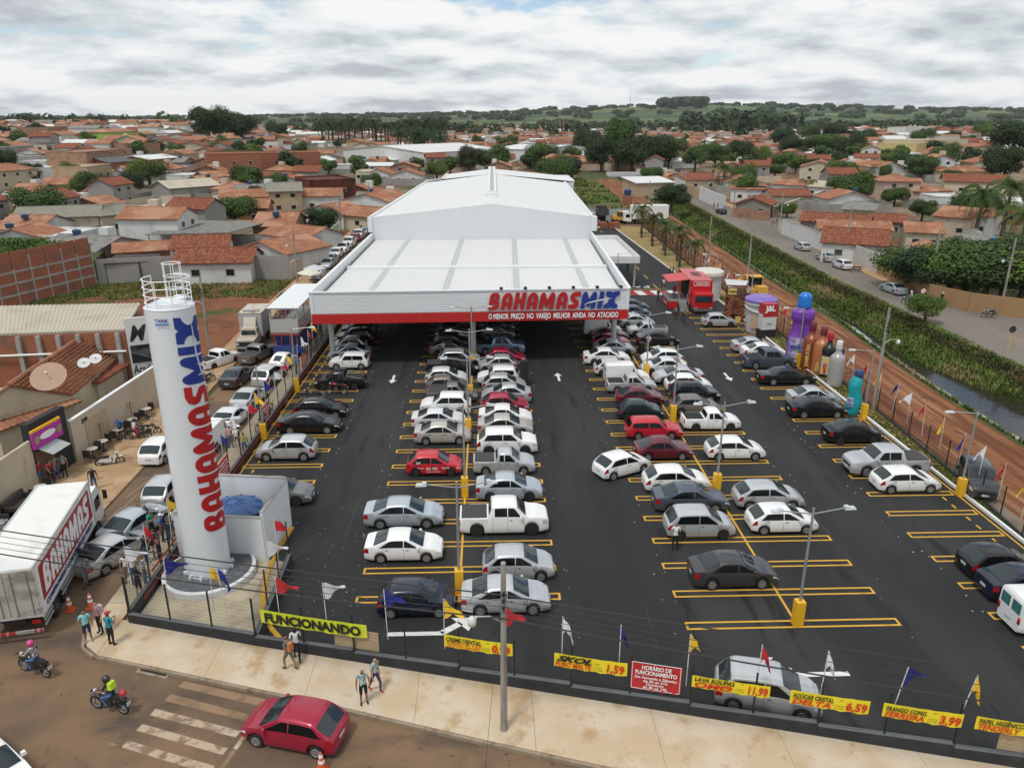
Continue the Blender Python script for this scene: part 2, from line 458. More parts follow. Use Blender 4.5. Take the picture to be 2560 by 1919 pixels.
lot=sheet('parking_lot',[(-17.0,30.5),(-10.6,28.65),(29.7,18.2),(29.75,100),(28.5,112),(27,166),(14.4,166),(14.4,112),(-17.2,112)],M_asph,0.0)
lot.location.z=0.010
sheet('street',[(-60,-30),(60,-30),(60,4),(44,9.6),(4,21.7),(-7.2,25.3),(-14.7,27.6),(-17.5,28.4),(-18.7,30.2),(-18.7,112),(-20.6,175),(-26.3,175),(-24.9,118),(-24.2,75),(-23.7,55),(-23.4,38),(-24.5,33),(-60,38)],M_street,0.006)
sheet('dirt_track',[(31.2,14),(40.2,14),(38.4,50),(38.7,62),(40.3,85),(40.9,108),(45.2,200),(49.6,300),(41.5,300),(38.0,205),(34.0,166),(32.2,110),(31.6,60)],M_dirt,0.006)
sheet('lawn',[(29.75,14),(30.3,36),(31.1,46),(31.6,60),(32.3,100),(33.8,166),(27.2,169),(28.75,112),(30.0,98)],M_lawn,0.012)
ribbon('road',[(lerpk(RN,y),y) for y in (20,45,64,90,110,135,160,200,240,300,330)],[(lerpk(RF,y),y) for y in (20,45,80,94,110,135,160,200,240,300,330)],M_road,0.010)
sheet('side_road',[(60.2,153),(66,156),(122,226),(128,250),(116,243),(74.5,186),(61.5,178)],M_road,0.014)
sheet('front_junction',[(52.5,45),(70,30),(95,66),(64,86),(57.3,93.5),(52,80)],M_road,0.014)
sheet('vacant_lot',[(-27.5,62),(-27.2,74),(-28.2,100),(-27.6,112),(-62,113),(-64,66)],M_soil,0.012)
sheet('brushland',[(17,186),(36,172),(42,300),(18,302)],mat_layers('brush_soil',[((0.10,0.085,0.028),),((0.06,0.08,0.02),0.15,(1,1,1),0.45,0.6),((0.20,0.10,0.05),0.2,(1,1,1),0.55,0.7)],0.97,0.8,5,0.1),0.012)
fz=terrain(-60,500)+0.05
sheet('football_field',[(-97,440),(-18,438),(-24,560),(-112,562)],mat_layers('pitch_grass',[((0.085,0.165,0.022),),((0.125,0.20,0.03),0.06,(1,1,1),0.45,0.6)],0.95,0.3,10),fz)
def pavement(name,inner,outer,cuts,m,h=0.15):
 """raised walk between two polylines; every poured slab is a part"""
 root=tag(link(name,None),kind='structure')
 for a,b in zip(cuts,cuts[1:]):
  pl=inner(a,b);pr=outer(a,b)
  q=MB();q.prism(pl+pr[::-1],0.0,h)
  q.build('slab',m,root)
 return root
def cut_line(pts,x0,x1):
 out=[]
 def yat(x):
  for (a,ya),(b,yb) in zip(pts,pts[1:]):
   if a<=x<=b:return ya+(yb-ya)*(x-a)/(b-a)
 g=0.006
 out.append((x0+g,yat(x0+g)))
 out+=[p for p in pts if x0+g<p[0]<x1-g]
 out.append((x1-g,yat(x1-g)))
 return out
kbx=[p for p in KB[4:]]
fwx=[(-17.5,30.75)]+FW
front_pave=pavement('pavement',lambda a,b:cut_line(kbx,a,b),lambda a,b:cut_line(fwx,a,b),[-17.45,-12.2,-7.7,-3.1,1.6,6.3,11.0,15.8,20.6,25.4,30.2,36,43.9],M_pave)
q=MB();q.prism([(-18.72,30.6),(-18.6,29.75),(-18.22,28.9),(-17.47,28.3),(-17.46,30.8),(-17.0,30.7),(-17.0,34)][:5]+[(-17.4,32.0),(-18.72,32.0)],0,0.15);q.build('slab',M_pave,front_pave)
M_ptile=mat_layers('beige_tile_walk',[((0.42,0.36,0.26),),((0.33,0.27,0.19),0.7,(1,1,1),0.45,0.65)],0.9,0.2,30)
lp=tag(link('side_pavement',None),kind='structure')
for k in range(26):
 a=32.02+k*3.0
 q=MB();q.prism([(-18.72,a),(-17.3,a),(-17.3,a+2.98),(-18.72,a+2.98)],0,0.15);q.build('slab',M_ptile,lp)
M_pave2=mat_layers('ochre_pavement',[((0.36,0.23,0.125),),((0.43,0.30,0.18),0.5,(1,1,1),0.42,0.62),((0.26,0.155,0.085),0.9,(1,1,1),0.52,0.68)],0.93,0.2,30)
hp=tag(link('house_pavement',None),kind='structure')
HK=[(31,-23.9),(38,-23.3),(50,-23.6),(60,-24.2),(75,-24.6),(100,-25.2),(118,-25.2),(148,-26.4),(175,-27)]
HW=[(31,-29.5),(38,-29.3),(50,-28.4),(60,-27.7),(75,-27.3),(100,-28.3),(118,-28.0),(148,-28.6),(175,-29)]
for k in range(36):
 a=31+k*4.0;b=a+3.97
 q=MB();q.prism([(lerpk(HW,a),a),(lerpk(HK,a),a),(lerpk(HK,b),b),(lerpk(HW,b),b)],0,0.14);q.build('slab',M_pave2,hp)
rp_=tag(link('road_pavement',None),kind='structure')
for k in range(46):
 a=94+k*4.4;b=a+4.37
 if 153<a<178:continue
 q=MB();q.prism([(lerpk(RF,a),a),(lerpk(RF,a)+2.0,a),(lerpk(RF,b)+2.0,b),(lerpk(RF,b),b)],0,0.13);q.build('slab',M_pave2,rp_)
M_kerb=mat_layers('weathered_kerb',[((0.30,0.24,0.17),),((0.16,0.115,0.075),1.2,(1,1,1),0.42,0.65)],0.92,0.3,30)
def kerb(name,pts,w,h,m,label,ln=1.0):
 root=thing(name,label,'kerb')
 for (x0,y0),(x1,y1) in zip(pts,pts[1:]):
  L=math.hypot(x1-x0,y1-y0);n=max(1,int(round(L/ln)))
  an=math.atan2(y1-y0,x1-x0)
  key='kerb_stone_%.2f_%.2f_%.2f'%(L/n,w,h)
  me=bpy.data.meshes.get(key)
  if me is None:
   me=MB().box((0,0,h/2),(L/n-0.012,w,h)).mesh(key,m)
  for i in range(n):
   t=(i+0.5)/n
   link('kerb_stone',me,root,(x0+(x1-x0)*t,y0+(y1-y0)*t,0.0),an)
 return root
off=lambda P,d:[(x,y) for x,y in P]
kerb('kerb',[(x-0.10,y) if y>31 else (x-0.06,y-0.09) for x,y in KB[1:]],0.13,0.156,M_kerb,'dusty concrete kerb along the pavement in front of the car park',2.4)
M_wk=mat('white_kerb_paint',(0.74,0.74,0.72),0.6,var=0.08,scale=3)
kerb('white_kerb',[(29.85,18),(29.9,98),(28.65,112),(27.1,168)],0.16,0.15,M_wk,'white painted kerb between the car park and the lawn strip',2.4)
M_yk=mat_layers('yellow_kerb_paint',[((0.62,0.34,0.03),),((0.45,0.24,0.04),2,(1,1,1),0.5,0.7)],0.7,0.2,30)
cur=[G(*p) for p in ((632,1140),(600,1190),(578,1240),(568,1290),(571,1330),(585,1358),(607,1383))]
kerb('yellow_kerb',cur,0.22,0.10,M_yk,'curved yellow kerb beside the water tower plot',0.5)
M_ylw=mat_layers('yellow_road_paint',[((0.62,0.345,0.045),),((0.44,0.235,0.04),1.6,(1,1,1),0.52,0.72),((0.10,0.07,0.04),7.0,(1,1,1),0.66,0.74)],0.75,0.0)
M_wht=mat_layers('white_road_paint',[((0.66,0.66,0.64),),((0.45,0.44,0.42),2,(1,1,1),0.52,0.75)],0.75,0.0)
def mark(name,mb,m,z=0.016):
 o=mb.build(name,m,lot);o.location.z=z-0.0;return o
def strip(p,q,w):
 (x0,y0),(x1,y1)=p,q
 L=math.hypot(x1-x0,y1-y0);ux,uy=(x1-x0)/L,(y1-y0)/L
 nxx,nyy=-uy*w/2,ux*w/2
 return [(x0+nxx,y0+nyy,0),(x0-nxx,y0-nyy,0),(x1-nxx,y1-nyy,0),(x1+nxx,y1+nyy,0)]
def loop_mesh(L,D=0.58,w=0.115):
 q=MB()
 x0,x1=-L/2,L/2
 q.add([(x0,-D/2,0),(x1,-D/2,0),(x1,-D/2+w,0),(x0,-D/2+w,0)],[(0,1,2,3)])
 q.add([(x0,D/2-w,0),(x1,D/2-w,0),(x1,D/2,0),(x0,D/2,0)],[(0,1,2,3)])
 for a in (x0,x1-w):
  q.add([(a,-D/2+w,0),(a+w,-D/2+w,0),(a+w,D/2-w,0),(a,D/2-w,0)],[(0,1,2,3)])
 return q.mesh('stall_loop',M_ylw)
lm10,lm55=loop_mesh(10.15),loop_mesh(5.45)
for k in range(27):
 y=29.6+2.53*k
 link('stall_line',lm10,lot,(14.15,y,0.0052))
 if k>0:link('stall_line',lm10,lot,(-1.65,y,0.0052))
 if y>41.8:link('stall_line',lm55,lot,(-14.2,y+0.35,0.0052))
for k in range(-3,25):
 link('stall_line',lm55,lot,(26.55,29.9+2.485*k,0.0052))
q=MB()
for x in (-1.62,14.32):q.add(strip((x,29.6 if x>0 else 31.8),(x,96),0.12),[(0,1,2,3)])
q.add(strip((-16.75,41),(-16.75,95),0.11),[(0,1,2,3)])
q.add(strip((29.45,22),(29.45,92),0.11),[(0,1,2,3)])
o=q.build('centre_line',M_ylw,lot);o.location.z=0.0094
q=MB()
for k in range(-2,24):
 for d in (0.75,1.75):q.add(strip((28.35,29.9+2.485*k+d-0.22),(28.35,29.9+2.485*k+d+0.22),0.12),[(0,1,2,3)])
for k in range(5,24):
 for d in (0.75,1.75):q.add(strip((-16.0,29.95+2.53*k+d-0.22),(-16.0,29.95+2.53*k+d+0.22),0.12),[(0,1,2,3)])
o=q.build('wheel_mark',M_ylw,lot);o.location.z=0.0094
q=MB()
for k in range(240):
 e=rnd.choice((-11.2,-7.0,3.6,8.7,19.6,23.4));y=rnd.uniform(28,84)
 s=rnd.uniform(0.025,0.06)
 q.box((e+rnd.choice((-0.25,0.3))+rnd.gauss(0,0.05),y+rnd.gauss(0,0.1),0.005),(s*rnd.uniform(0.8,1.8),s,0.014),rnd.uniform(0,3))
for k in range(110):
 x,y=rnd.uniform(-12,-6.5)+rnd.gauss(0,1.5),rnd.uniform(30,44)
 s=rnd.uniform(0.015,0.05)
 q.box((x,y,0.004),(s,s*0.7,0.01),rnd.uniform(0,3))
o=q.build('white_studs',mat('stud_white',(0.50,0.50,0.50),0.8),lot);o['kind']='stuff';o.location.z=0.012
def arrow(x,y,rz,L=2.3,w=0.22,hw=0.75,hl=0.85):
 q=MB()
 q.add([(-w/2,-L/2,0),(w/2,-L/2,0),(w/2,L/2-hl,0),(-w/2,L/2-hl,0)],[(0,1,2,3)])
 q.add([(-hw/2,L/2-hl,0),(hw/2,L/2-hl,0),(0,L/2,0)],[(0,1,2)])
 o=q.build('road_arrow',M_wht,lot,loc=(x,y,0.006),rz=rz);return o
for px,py,rz in ((849,819,PI),(1206,814,0),(1572,814,PI),):
 x,y=G(px,py);arrow(x,y,rz)
def turn_arrow(x,y,sgn):
 q=MB()
 q.add([(0,-0.12,0),(-2.6*sgn,-0.12,0),(-2.6*sgn,0.16,0),(0,0.16,0)],[(0,1,2,3) if sgn<0 else (3,2,1,0)])
 q.add([(0.02*sgn,-0.12,0),(0.9*sgn,0.62,0),(0.66*sgn,0.86,0),(-0.2*sgn,0.17,0)],[(0,1,2,3)])
 q.add([(0.3*sgn,1.15,0),(1.55*sgn,1.15,0),(1.15*sgn,0.15,0)],[(0,1,2)])
 return q.build('turn_arrow',M_wht,lot,loc=(x,y,0.006))
x,y=G(958,1368);turn_arrow(x,y,1)
x,y=G(1705,1458);turn_arrow(x,y,-1)
zr=MB();zw=MB()
for k in range(12):
 x0=14.6+k*1.12
 (zw if k%2 else zr).add([(x0,99.5,0),(x0+1.1,99.5,0),(x0+0.75,102.2,0),(x0-0.35,102.2,0)],[(0,1,2,3)])
o=zr.build('red_zebra_bars',mat('red_road_paint',(0.33,0.03,0.03),0.8),lot);o.location.z=0.005
o=zw.build('white_zebra_bars',M_wht,lot);o.location.z=0.005
me=text_mesh('PARE',1.7,0.05,0,0.0,'CENTER',1.25,1.1,M_wht)
o=link('stop_lettering',me,lot,(20.2,105.3,0.006));o.rotation_euler=(R(-90),0,PI)
q=MB()
for k in range(9):q.add(strip((23.5+0.02*k,103.6+6.8*k),(23.5+0.02*k,106.4+6.8*k),0.14),[(0,1,2,3)])
q.add(strip((16.4,103),(24.2,103),0.25),[(0,1,2,3)])
o=q.build('lane_line',M_ylw,lot);o.location.z=0.006
M_fade=mat_layers('worn_zebra_paint',[((0.43,0.33,0.235),),((0.21,0.145,0.095),1.6,(1,1,1),0.46,0.6),((0.54,0.45,0.36),0.8,(1,1,1),0.55,0.7)],0.9,0.1,30)
M_fade2=mat_layers('dusty_zebra_paint',[((0.27,0.175,0.105),),((0.20,0.13,0.08),1.0,(1,1,1),0.45,0.6)],0.9,0.1,30)
zb=tag(link('zebra_crossing',None),kind='structure')
def dq(pts,name,m,z=0.011,parent=zb):
 q=MB();q.add([(*G(*p),z) for p in pts],[tuple(range(len(pts)))]);return q.build(name,m,parent)
dq([(384,1483),(398,1470),(640,1525),(632,1541)],'zebra_bar',M_fade2)
dq([(355,1513),(369,1498),(547,1545),(536,1558)],'zebra_bar',M_fade2)
dq([(324,1544),(336,1530),(521,1578),(509,1592)],'zebra_bar',M_fade)
dq([(294,1577),(308,1563),(493,1615),(481,1630)],'zebra_bar',M_fade)
dq([(262,1613),(277,1599),(465,1654),(452,1671)],'zebra_bar',M_fade)
dq([(230,1607),(240,1603),(256,1607),(246,1611)],'zebra_bar',M_fade2)
dq([(503,1616),(531,1578),(540,1580),(512,1619)],'stop_bar',M_fade)
dq([(487,1638),(501,1619),(511,1621),(470,1680),(459,1677)],'stop_bar',M_fade2)
dq([(553,1537),(571,1514),(587,1517),(570,1541)],'stop_bar',M_fade2)
for a,b in (((222,1133),(262,1096)),((262,1101),(300,1064)),((272,1075),(320,1038))):
 q=MB();q.add([(*p[:2],0.011) for p in strip(G(*a),G(*b),0.11)],[(0,1,2,3)]);q.build('faded_lane_line',mat('faded_line',(0.24,0.185,0.12),0.9,var=0.3,scale=4),zb)
q=MB();q.add([(*G(*p),0.018) for p in ((1725,503),(1780,500),(1795,508),(1740,512))],[(0,1,2,3)])
tag(q.build('asphalt_patch',M_asph),kind='structure')
# STORE
def glyph(points_list,h,depth,m,shear=0.14,name='letter',w_scale=1.0):
 cu=bpy.data.curves.new('glyph','CURVE');cu.dimensions='2D';cu.fill_mode='BOTH';cu.extrude=depth/2
 for pts in points_list:
  sp=cu.splines.new('POLY');sp.points.add(len(pts)-1);sp.use_cyclic_u=True
  for i,(x,y) in enumerate(pts):
   sp.points[i].co=((x*w_scale+shear*y)*h,y*h,0,1)
 o=bpy.data.objects.new('glyph',cu);dg=tmp_dg(o)
 me=bpy.data.meshes.new_from_object(o.evaluated_get(dg));bpy.data.objects.remove(o)
 me.name=name;me.materials.clear();me.materials.append(m)
 return me
def arc(cx,cy,rx,ry,a0,a1,n=8):
 return [(cx+rx*math.cos(R(a0+(a1-a0)*i/n)),cy+ry*math.sin(R(a0+(a1-a0)*i/n))) for i in range(n+1)]
GL={'A':([[(0,0)]+arc(0.38,0.6,0.38,0.4,180,0,12)+[(0.76,0),(0.49,0),(0.49,0.24),(0.29,0.24),(0.29,0)],[(0.3,0.42),(0.3,0.62)]+arc(0.39,0.66,0.09,0.09,150,30,4)+[(0.48,0.42)]],0.84),'B':([[(0,0),(0,0.72)]+arc(0.26,0.72,0.26,0.28,180,90,5)+arc(0.44,0.76,0.27,0.24,90,-52,8)+arc(0.44,0.29,0.33,0.29,50,-90,9),],0.84),'H':([[(0,0),(0,1),(0.29,1),(0.29,0.62),(0.49,0.62),(0.49,1),(0.78,1),(0.78,0),(0.49,0),(0.49,0.38),(0.29,0.38),(0.29,0)]],0.86),'M':([[(0,0),(0,0.72)]+arc(0.19,0.75,0.19,0.25,180,40,6)+[(0.53,0.55)]+arc(0.87,0.75,0.19,0.25,140,0,6)+[(1.06,0),(0.76,0),(0.76,0.46),(0.57,0.08),(0.49,0.08),(0.3,0.46),(0.3,0)]],1.15),'S':([[(0,0),(0.45,0),(0.66,0.09),(0.74,0.29),(0.66,0.49),(0.45,0.59),(0.36,0.63),(0.34,0.69),(0.40,0.74),(0.74,0.74),(0.74,1),(0.32,1),(0.1,0.91),(0.02,0.71),(0.1,0.51),(0.3,0.41),(0.40,0.36),(0.42,0.30),(0.36,0.26),(0,0.26)]],0.83),'I':([[(0,0),(0.31,0),(0.31,1),(0,1)]],0.42),'X':([[(0,0),(0.40,0),(0.5,0.10),(0.60,0),(1,0)]+arc(1.02,0.5,0.32,0.27,265,95,9)+[(1,1),(0.60,1),(0.5,0.90),(0.40,1),(0,1)]+arc(-0.02,0.5,0.32,0.27,85,-85,9)],1.05),}
GL['B'][0].append([(0.29,0.2),(0.29,0.4),(0.42,0.4),(0.46,0.3),(0.42,0.2)])
GL['B'][0].append([(0.29,0.62),(0.29,0.8),(0.4,0.8),(0.43,0.71),(0.4,0.62)])
M_roofw=mat('white_roof_sheet',(0.66,0.66,0.65),0.45,var=0.025,scale=0.25)
M_wallw=mat('white_cladding',(0.63,0.66,0.675),0.5,var=0.035,scale=0.12)
M_sky=mat('skylight_sheet',(0.47,0.48,0.47),0.5,var=0.05,scale=1)
M_fasc=mat('fascia_sheet',(0.70,0.71,0.72),0.42,var=0.03,scale=0.3)
M_soffit_shade=mat('canopy_soffit_shade',(0.07,0.07,0.07),0.8)  # near-black colour stands in for shade under the canopy, not the ceiling's own
store=thing('supermarket','large white supermarket hall with ribbed canopy front and red and blue sign','building')
FA,FB=Vector((-16.42,69.0,0)),Vector((13.24,70.0,0))
fdir=(FB-FA).normalized();flen=(FB-FA).length;fang=math.atan2(fdir.y,fdir.x)
ZB,ZR,ZT=4.38,5.28,7.38
def rib_panel(x0,x1,z0,z1,n,amp=0.045):
 """horizontal trapezoid ribs, facing -y, in local x/z"""
 q=MB();prof=[]
 st=(z1-z0)/n
 for i in range(n):
  z=z0+i*st
  prof+=[(0,z),(-amp,z+st*0.18),(-amp,z+st*0.62),(0,z+st*0.8)]
 prof.append((0,z1))
 for (y0,za),(y1,zb) in zip(prof,prof[1:]):
  q.quad((x0,y0,za),(x1,y0,za),(x1,y1,zb),(x0,y1,zb))
 return q
fz0=FA+Vector((0,0,0))
for k in range(6):
 a,b=0.32+(flen-0.64)*k/6+0.004,0.32+(flen-0.64)*(k+1)/6-0.004
 rib_panel(a,b,ZR+0.05,ZT-0.1,12).build('fascia_panel',M_fasc,store,loc=fz0,rz=fang)
 rib_panel(a,b,ZB+0.04,ZR,5).build('red_fascia_panel',M_red,store,loc=fz0,rz=fang)
q=MB()
q.box((flen/2,0.14,(ZB+ZT)/2),(flen-0.02,0.2,ZT-ZB-0.02))
q.box((flen/2,0.06,ZT-0.04),(flen+0.1,0.36,0.12))
q.box((0.16,-0.005,(ZR+ZT)/2),(0.3,0.12,ZT-ZR-0.1));q.box((flen-0.16,-0.005,(ZR+ZT)/2),(0.3,0.12,ZT-ZR-0.1))
q.build('fascia_frame',M_fasc,store,loc=fz0,rz=fang)
q=MB();q.box((0.16,-0.005,(ZB+ZR)/2),(0.3,0.12,ZR-ZB));q.box((flen-0.16,-0.005,(ZB+ZR)/2),(0.3,0.12,ZR-ZB));q.box((flen/2,0.02,ZB+0.01),(flen-0.7,0.14,0.05))
q.build('red_trim',M_red,store,loc=fz0,rz=fang)
LB,RB=Vector((-15.75,105.2,0)),Vector((14.25,105.2,0))
def corr(p00,p10,p11,p01,n,amp,m,name,th=0.0):
 """sheet with n ribs running from the p00-p10 edge to the p01-p11 edge"""
 q=MB();prev=None
 for i in range(n):
  for t,h in ((0.0,0),(0.16,amp),(0.44,amp),(0.6,0)):
   u=(i+t)/n
   a=Vector(p00).lerp(Vector(p10),u)+Vector((0,0,h));b=Vector(p01).lerp(Vector(p11),u)+Vector((0,0,h))
   if prev is not None:q.quad(prev[0],a,b,prev[1])
   prev=(a,b)
 a,b=Vector(p10),Vector(p11);q.quad(prev[0],a,b,prev[1])
 return q.build(name,m,store)
ZC0,ZC1=6.45,6.25
ym=85.0
def cx(u,y):
 t=(y-69.5)/(105.2-69.5)
 l=FA.lerp(LB,t).x+0.35;r=FB.lerp(RB,t).x-0.35
 return l+(r-l)*u
edges=[0.0,0.14,0.165,0.39,0.415,0.635,0.66,0.875,0.9,1.0]
for ya,yb,za,zb in ((69.6,ym,6.30,6.42),(ym+0.8,105.2,6.44,6.6)):
 for i in range(len(edges)-1):
  u0,u1=edges[i],edges[i+1]
  sky_=i%2==1
  corr((cx(u0,ya),ya+0.9*u0,za),(cx(u1,ya),ya+0.9*u1,za),(cx(u1,yb),yb,zb),(cx(u0,yb),yb,zb),2 if sky_ else max(4,int((u1-u0)*110)),0.05,M_sky if sky_ else M_roofw,'skylight_strip' if sky_ else 'roof_sheet')
q=MB();q.box(((cx(0,ym)+cx(1,ym))/2,ym+0.4,6.5),(cx(1,ym)-cx(0,ym)+0.1,0.95,0.34));q.build('roof_step',M_fasc,store)
for A_,B_,s in ((FA,LB,1),(FB,RB,-1)):
 q=MB();A2=Vector((A_.x,A_.y+0.1,6.7));B2=Vector((B_.x,B_.y+(3 if s>0 else 0),6.85))
 q.bar(A2,B2,0.2,1.25)
 q.bar(A2+Vector((0,0,0.65)),B2+Vector((0,0,0.65)),0.34,0.07)
 q.bar(A2+Vector((0.02*s,0,-1.5)),B2+Vector((0.02*s,0,-1.5)),0.16,1.75);q.build('parapet',M_fasc,store)
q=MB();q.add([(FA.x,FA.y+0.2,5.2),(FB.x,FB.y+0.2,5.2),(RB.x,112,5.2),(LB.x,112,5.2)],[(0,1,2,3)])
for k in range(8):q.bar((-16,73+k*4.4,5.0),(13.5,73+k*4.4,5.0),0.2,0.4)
q.build('soffit',M_soffit_shade,store)
for x,y in ((-15.3,71.9),(-1.55,72.2),(12.65,74.2),(-15.2,88),(-1.5,88),(13.0,88)):
 c_=MB().lathe([(0.27,0.0),(0.27,5.1)],16).build('column',mat('column_paint',(0.50,0.51,0.52),0.5),store,60,(x,y,0.01))
 MB().box((0,0,0.35),(0.62,0.62,0.7)).build('column_base',M_yellow,c_,loc=(0,0,0))
q=MB();q.box((-0.8,106.2,2.6),(31.2,0.3,5.2));q.build('front_wall',M_wallw,store)
for k in range(7):
 q=MB();q.box((-12.6+k*4.0,105.98,1.9),(3.4,0.08,3.0));q.build('shop_window',M_glassd,store)
HZ,AP=9.65,11.4
fl,fr,fa=Vector((-15.75,105.2,0)),Vector((14.25,105.2,0)),Vector((0.55,105.2,0))
bl,br_,ba=Vector((-12.9,163,0)),Vector((16.1,163,0)),Vector((0.95,163,0))
q=MB()
def up(p,z):return Vector((p.x,p.y,z))
for i in range(24):
 u0,u1=i/24,(i+1)/24
 pa,pb=fl.lerp(fr,u0),fl.lerp(fr,u1)
 def zt(p):return HZ+(AP-HZ)*(1-abs(p.x-fa.x)/(fa.x-fl.x if p.x<fa.x else fr.x-fa.x))
 d=0.012*(i%2)
 q.quad((pa.x,pa.y-d,6.2),(pb.x,pb.y-d,6.2),(pb.x,pb.y-d,zt(pb)),(pa.x,pa.y-d,zt(pa)))
q.build('gable_wall',M_wallw,store)
q=MB()
q.quad(up(fl,0),up(fl,HZ),up(bl,HZ),up(bl,0));q.quad(up(fr,0),up(br_,0),up(br_,HZ),up(fr,HZ))
BL2,BR2=Vector((-9.5,165,0)),Vector((18.2,165,0));BL3,BR3=Vector((-9.2,180,0)),Vector((18.4,180,0))
q.quad(up(BL2,0),up(BL2,10.2),up(BL3,10.2),up(BL3,0));q.quad(up(BR2,0),up(BR3,0),up(BR3,9.6),up(BR2,9.6))
q.quad(up(bl,0),up(bl,HZ),up(br_,HZ),up(br_,0));q.quad(up(BL3,0),up(BL3,10),up(BR3,10),up(BR3,0));q.quad(up(BL2,0),up(BR2,0),up(BR2,9.6),up(BL2,9.6))
q.build('side_wall',M_wallw,store)
def roofhalf(a0,a1,b0,b1,name,n):
 return corr(a0,a1,b1,b0,n,0.02,M_roofw,name)
roofhalf(up(fl,HZ),up(fa,AP),up(bl,HZ),up(ba,AP),'roof_sheet',46)
roofhalf(up(fa,AP),up(fr,HZ),up(ba,AP),up(br_,HZ),'roof_sheet',46)
ba2,ba3=Vector((0.95,163,0)),Vector((1.05,180,0))
roofhalf(up(BL2,10.2),up(ba2,AP),up(BL3,10.2),up(ba3,AP),'roof_sheet',30)
roofhalf(up(ba2,AP),up(BR2,9.7),up(ba3,AP),up(BR3,9.7),'roof_sheet',40)
q=MB()
q.bar(up(fl,HZ+0.1)+Vector((-0.1,-0.05,0)),up(bl,HZ+0.1),0.35,0.28);q.bar(up(fr,HZ+0.1),up(br_,HZ+0.1),0.35,0.28)
q.bar(up(BL2,10.3),up(BL3,10.3),0.35,0.28);q.bar(up(BR2,9.75),up(BR3,9.75),0.35,0.28);q.bar(up(BL2,10.3),up(bl,10.0),0.3,0.28)
q.box((-16.0,105.6,8.7),(0.6,1.2,1.9));q.box((14.6,105.9,8.7),(0.7,1.6,1.9))
q.build('eave_flashing',M_fasc,store)
q=MB();q.bar((0.62,119,AP+0.25),(1.05,181,AP+0.25),1.5,0.4);q.box((0.6,117.8,AP+0.16),(1.8,1.6,0.45))
q.build('ridge_ventilator',M_fasc,store)
q=MB();q.bar((0.66,120.5,AP+0.47),(1.05,180.5,AP+0.47),0.6,0.06);q.build('ridge_grille',mat('vent_grille',(0.36,0.37,0.37),0.6,var=0.2,scale=6),store)
q=MB();q.box((17.6,113,3.85),(5.9,19.4,0.2));q.build('side_canopy_roof',M_roofw,store)
for a,b in (((14.5,103.2),(20.75,103.2)),((20.75,103.2),(20.75,122.6)),((14.6,122.6),(20.75,122.6))):
 L=math.hypot(b[0]-a[0],b[1]-a[1])
 p=rib_panel(0,L,3.6,4.6,6);p.box((L/2,0.06,4.1),(L,0.1,1.0))
 p.build('side_canopy_fascia',M_fasc,store,loc=(a[0],a[1],0),rz=math.atan2(b[1]-a[1],b[0]-a[0]))
for x,y in ((20.3,104.3),(20.3,121)):
 MB().box((0,0,1.9),(0.22,0.22,3.8)).build('side_canopy_post',mat('column_paint',(0.5,0.51,0.52),0.5),store,loc=(x,y,0.01))
def place_on_front(me,name,s,z,dy,sx=1.0):
 p=FA+fdir*s+Vector((fdir.y,-fdir.x,0))*dy
 o=link(name,me,store,(p.x,p.y,z));o.rotation_euler=(R(90),0,fang);o.scale=(sx,1,1);return o
M_letR=mat('letter_red',(0.42,0.012,0.014),0.4,var=0.05)
M_letB=mat('letter_blue',(0.010,0.035,0.24),0.4,var=0.05)
def word_len(s,h,sc):return sum(GL[c][1] for c in s)*h*sc
s0=16.35;hL=1.62
scw=12.35/word_len('BAHAMASMIX',hL,1.0)
_gm={}
cur_s=s0
for i,c in enumerate('BAHAMASMIX'):
 m_=M_letR if i<7 else M_letB
 k=(c,i<7)
 if k not in _gm:_gm[k]=glyph(GL[c][0],hL,0.16,m_,0.16,'letter_'+c.lower(),scw*0.92)
 place_on_front(_gm[k],'sign_letter',cur_s,5.47,0.14)
 cur_s+=GL[c][1]*hL*scw
q=MB()
p0=16.35+9.05
for k in range(10):
 a,b=k/10,(k+1)/10
 f=lambda t:(p0+t*2.55,5.85+0.62*t**0.6)
 (x0,z0),(x1,z1)=f(a),f(b);w0,w1=0.05*math.sin(PI*(a*0.9+0.05))+0.012,0.05*math.sin(PI*(b*0.9+0.05))+0.012
 q.quad((x0,-0.235,z0-w0),(x1,-0.235,z1-w1),(x1,-0.235,z1+w1),(x0,-0.235,z0+w0))
q.build('sign_swoosh',M_white,store,loc=fz0,rz=fang)
me=text_mesh('O MENOR  PREÇO  NO  VAREJO  MELHOR  AINDA  NO  ATACADO',0.72,0.018,0.0,0.02,'LEFT',1.0,0.70,M_white)
wl_=max(v.co.x for v in me.vertices)
o=link('slogan_lettering',me,store,FA+fdir*16.4+Vector((0,-0.1,4.60)));o.rotation_euler=(0,0,fang);o.scale=(12.3/wl_,1,1.0)
for k in range(6):
 p=FA+fdir*(17.6+k*2.25)+Vector((0,-0.05,ZT+0.14))
 MB().box((0,0,0),(0.28,0.3,0.2)).build('sign_floodlight',M_black,store,loc=p,rz=fang)
